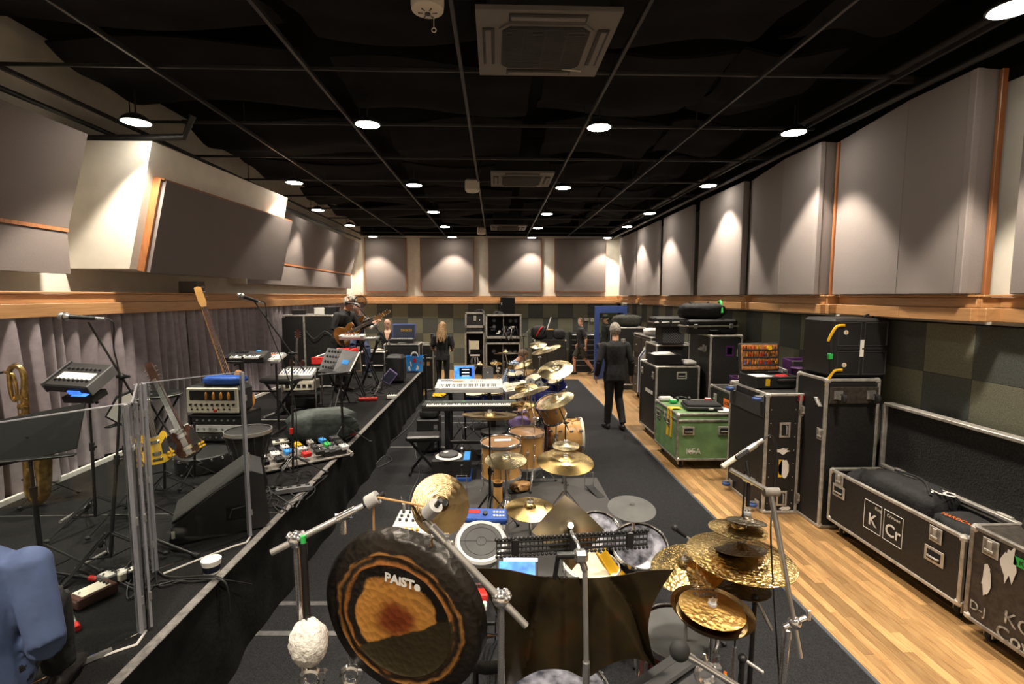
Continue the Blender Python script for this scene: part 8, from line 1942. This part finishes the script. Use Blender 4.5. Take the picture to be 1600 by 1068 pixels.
for sg in (-1, 1):
 a = V((.18 + .5, 9.98 + .1 * sg, .72)); t = thing('drumstick', ('nearer', 'farther')[sg > 0] + ' wooden drumstick in the drummer hands', 'drumstick', a, group='drumsticks'); MB().cyl((-.08, 0, -.02), (.28, .03 * sg, .06), .0075, .005, 8).sph((.285, .03 * sg, .061), .007, 8, 6).build('stick', 'maple', t)
# 5 long hair
person('person with long fair hair in black seen from behind at the stage end', (-1.28, 12.05, .0), PI - R(8), pick(el=((-.25, -.02, 1.14), (.26, .0, 1.14)), wr=((-.18, -.24, 1.05), (.22, -.22, 1.04)), hd=((.2, -1, -.1), (-.3, -1, 0)), tilt=(0, -.2, 1)), 'cloth_black', 'cloth_black', 'skin_pale', sleeve='short', hair='hair_blonde', hairfn=long_hair('hair_blonde'), s=1.0, hem=.2)
# 6 guitarist
gx_, gy_ = py(533, 520, 8.98).x, 8.98
person('curly grey haired guitarist in black bending over his guitar', (gx_, gy_, ZS), PI / 2 - R(25), pick(pelvis=(0, .04, .95), waist=(0, .0, 1.09), chest=(0, -.06, 1.27), neck=(0, -.13, 1.45), head=(0, -.22, 1.58), tilt=(0, -.42, .9), face=(0, -.85, -.5), sh=((-.19, -.09, 1.39), (.19, -.09, 1.39)), el=((-.27, -.08, 1.12), (.29, -.16, 1.13)), wr=((-.08, -.26, 1.06), (.42, -.36, 1.22)), hd=((.6, -.5, -.4), (.3, -.6, .5)), curl=1.0), 'cloth_black', 'cloth_black', 'skin', hair='hair_grey', hairfn=curly('hair_grey'))
gb = py(541, 522, 8.66); guitar('orange sunburst guitar held by the curly haired guitarist', gb, py(592, 495, 8.55) - gb, (.5, -.85, .25), 'sunburst', 1.0)
# 7 seated man with waistcoat
sx7 = py(566, 540, 11.0).x - .1
person('seated man in waistcoat and white shirt with glasses playing guitar', (sx7, 11.02, ZS), R(22), pick(pelvis=(0, .04, .78), waist=(0, .03, .91), chest=(0, .0, 1.09), neck=(0, .0, 1.28), head=(0, -.05, 1.42), tilt=(0, -.2, 1), face=(.1, -.9, -.35), sh=((-.19, .0, 1.22), (.19, .0, 1.22)), el=((-.27, -.04, .95), (.29, -.1, .98)), wr=((-.1, -.25, .92), (.38, -.28, 1.10)), hd=((.5, -.6, -.3), (.2, -.5, .6)), hip=((-.1, .0, .75), (.1, .0, .75)), kn=((-.16, -.42, .66), (.15, -.40, .60)), an=((-.17, -.34, .24), (.15, -.46, .09)), toe=((-.18, -.52, .20), (.17, -.64, .03)), curl=1.0), 'waistcoat', 'denim', 'skin', sleeve='vest', hem=-.4, shirt2='white', hair='hair_grey', hairfn=cap_hair('hair_grey', .004, .02, .075), vneck=None)
gb = py(560, 507, 10.62); guitar('golden guitar with a pale disc played by the seated man', gb, py(604, 488, 10.5) - gb, (.25, -.95, .2), 'sunburst', 1.0)
h7 = wmat(bpy.data.objects[[o.name for o in bpy.data.objects if o.get('label', '').startswith('seated man')][0]]); t7 = [o for o in bpy.data.objects if o.get('label', '').startswith('seated man')][0]
MB().tube([(-.068, -.1, 1.43), (-.05, -.142, 1.425), (-.012, -.15, 1.425), (.012, -.15, 1.425), (.05, -.142, 1.425), (.078, -.1, 1.43)], .004, 6).build('glasses', 'blackm', t7)
# 8 bald man
person('bald man in a black open jacket standing behind the far gear', (py(606, 520, 12.7).x, 12.7, .0), R(-6), pick(face=(.1, -.9, -.4), tilt=(0, -.2, 1), el=((-.27, -.02, 1.16), (.27, -.02, 1.16)), wr=((-.14, -.28, 1.06), (.14, -.28, 1.06)), hd=((.4, -1, -.2), (-.4, -1, -.2))), 'cloth_black', 'cloth_black', 'skin_pale', vneck=.24, s=1.03, hair='hair_grey')
# 9 blue shirt at the left edge
b9 = V((-1.87, 1.66, ZS))
person('man in a blue long sleeved shirt seated at the left edge, back to the camera', b9, PI + R(24), pick(pelvis=(0, 0, .30), waist=(0, -.03, .44), chest=(0, -.07, .62), neck=(0, -.1, .815), head=(0, -.18, .95), tilt=(0, -.4, 1), sh=((-.2, -.07, .74), (.2, -.07, .74)), el=((-.265, .02, .46), (.265, .02, .46)), wr=((-.12, -.24, .40), (.12, -.24, .40)), hd=((.3, -1, -.1), (-.3, -1, -.1)), hip=((-.1, -.02, .29), (.1, -.02, .29)), kn=((-.13, -.42, .42), (.13, -.42, .42)), an=((-.15, -.42, .09), (.15, -.42, .09)), toe=((-.16, -.6, .03), (.16, -.6, .03))), 'shirt_blue', 'cloth_black', 'skin', build=1.15, voxel=.009, hem=-.1, hair='hair_grey', hairfn=cap_hair('hair_grey'))
t = thing('low_stool', 'low dark stool under the man in the blue shirt', 'stool', (b9.x, b9.y, ZS - .0)); MB().box((0, 0, .175), (.34, .34, .05), .01).build('seat', 'leather', t)
for a in (-1, 1):
 for b in (-1, 1): MB().cyl((a * .14, b * .14, 0), (a * .12, b * .12, .155), .015, n=8).build('leg', 'blackm', t)
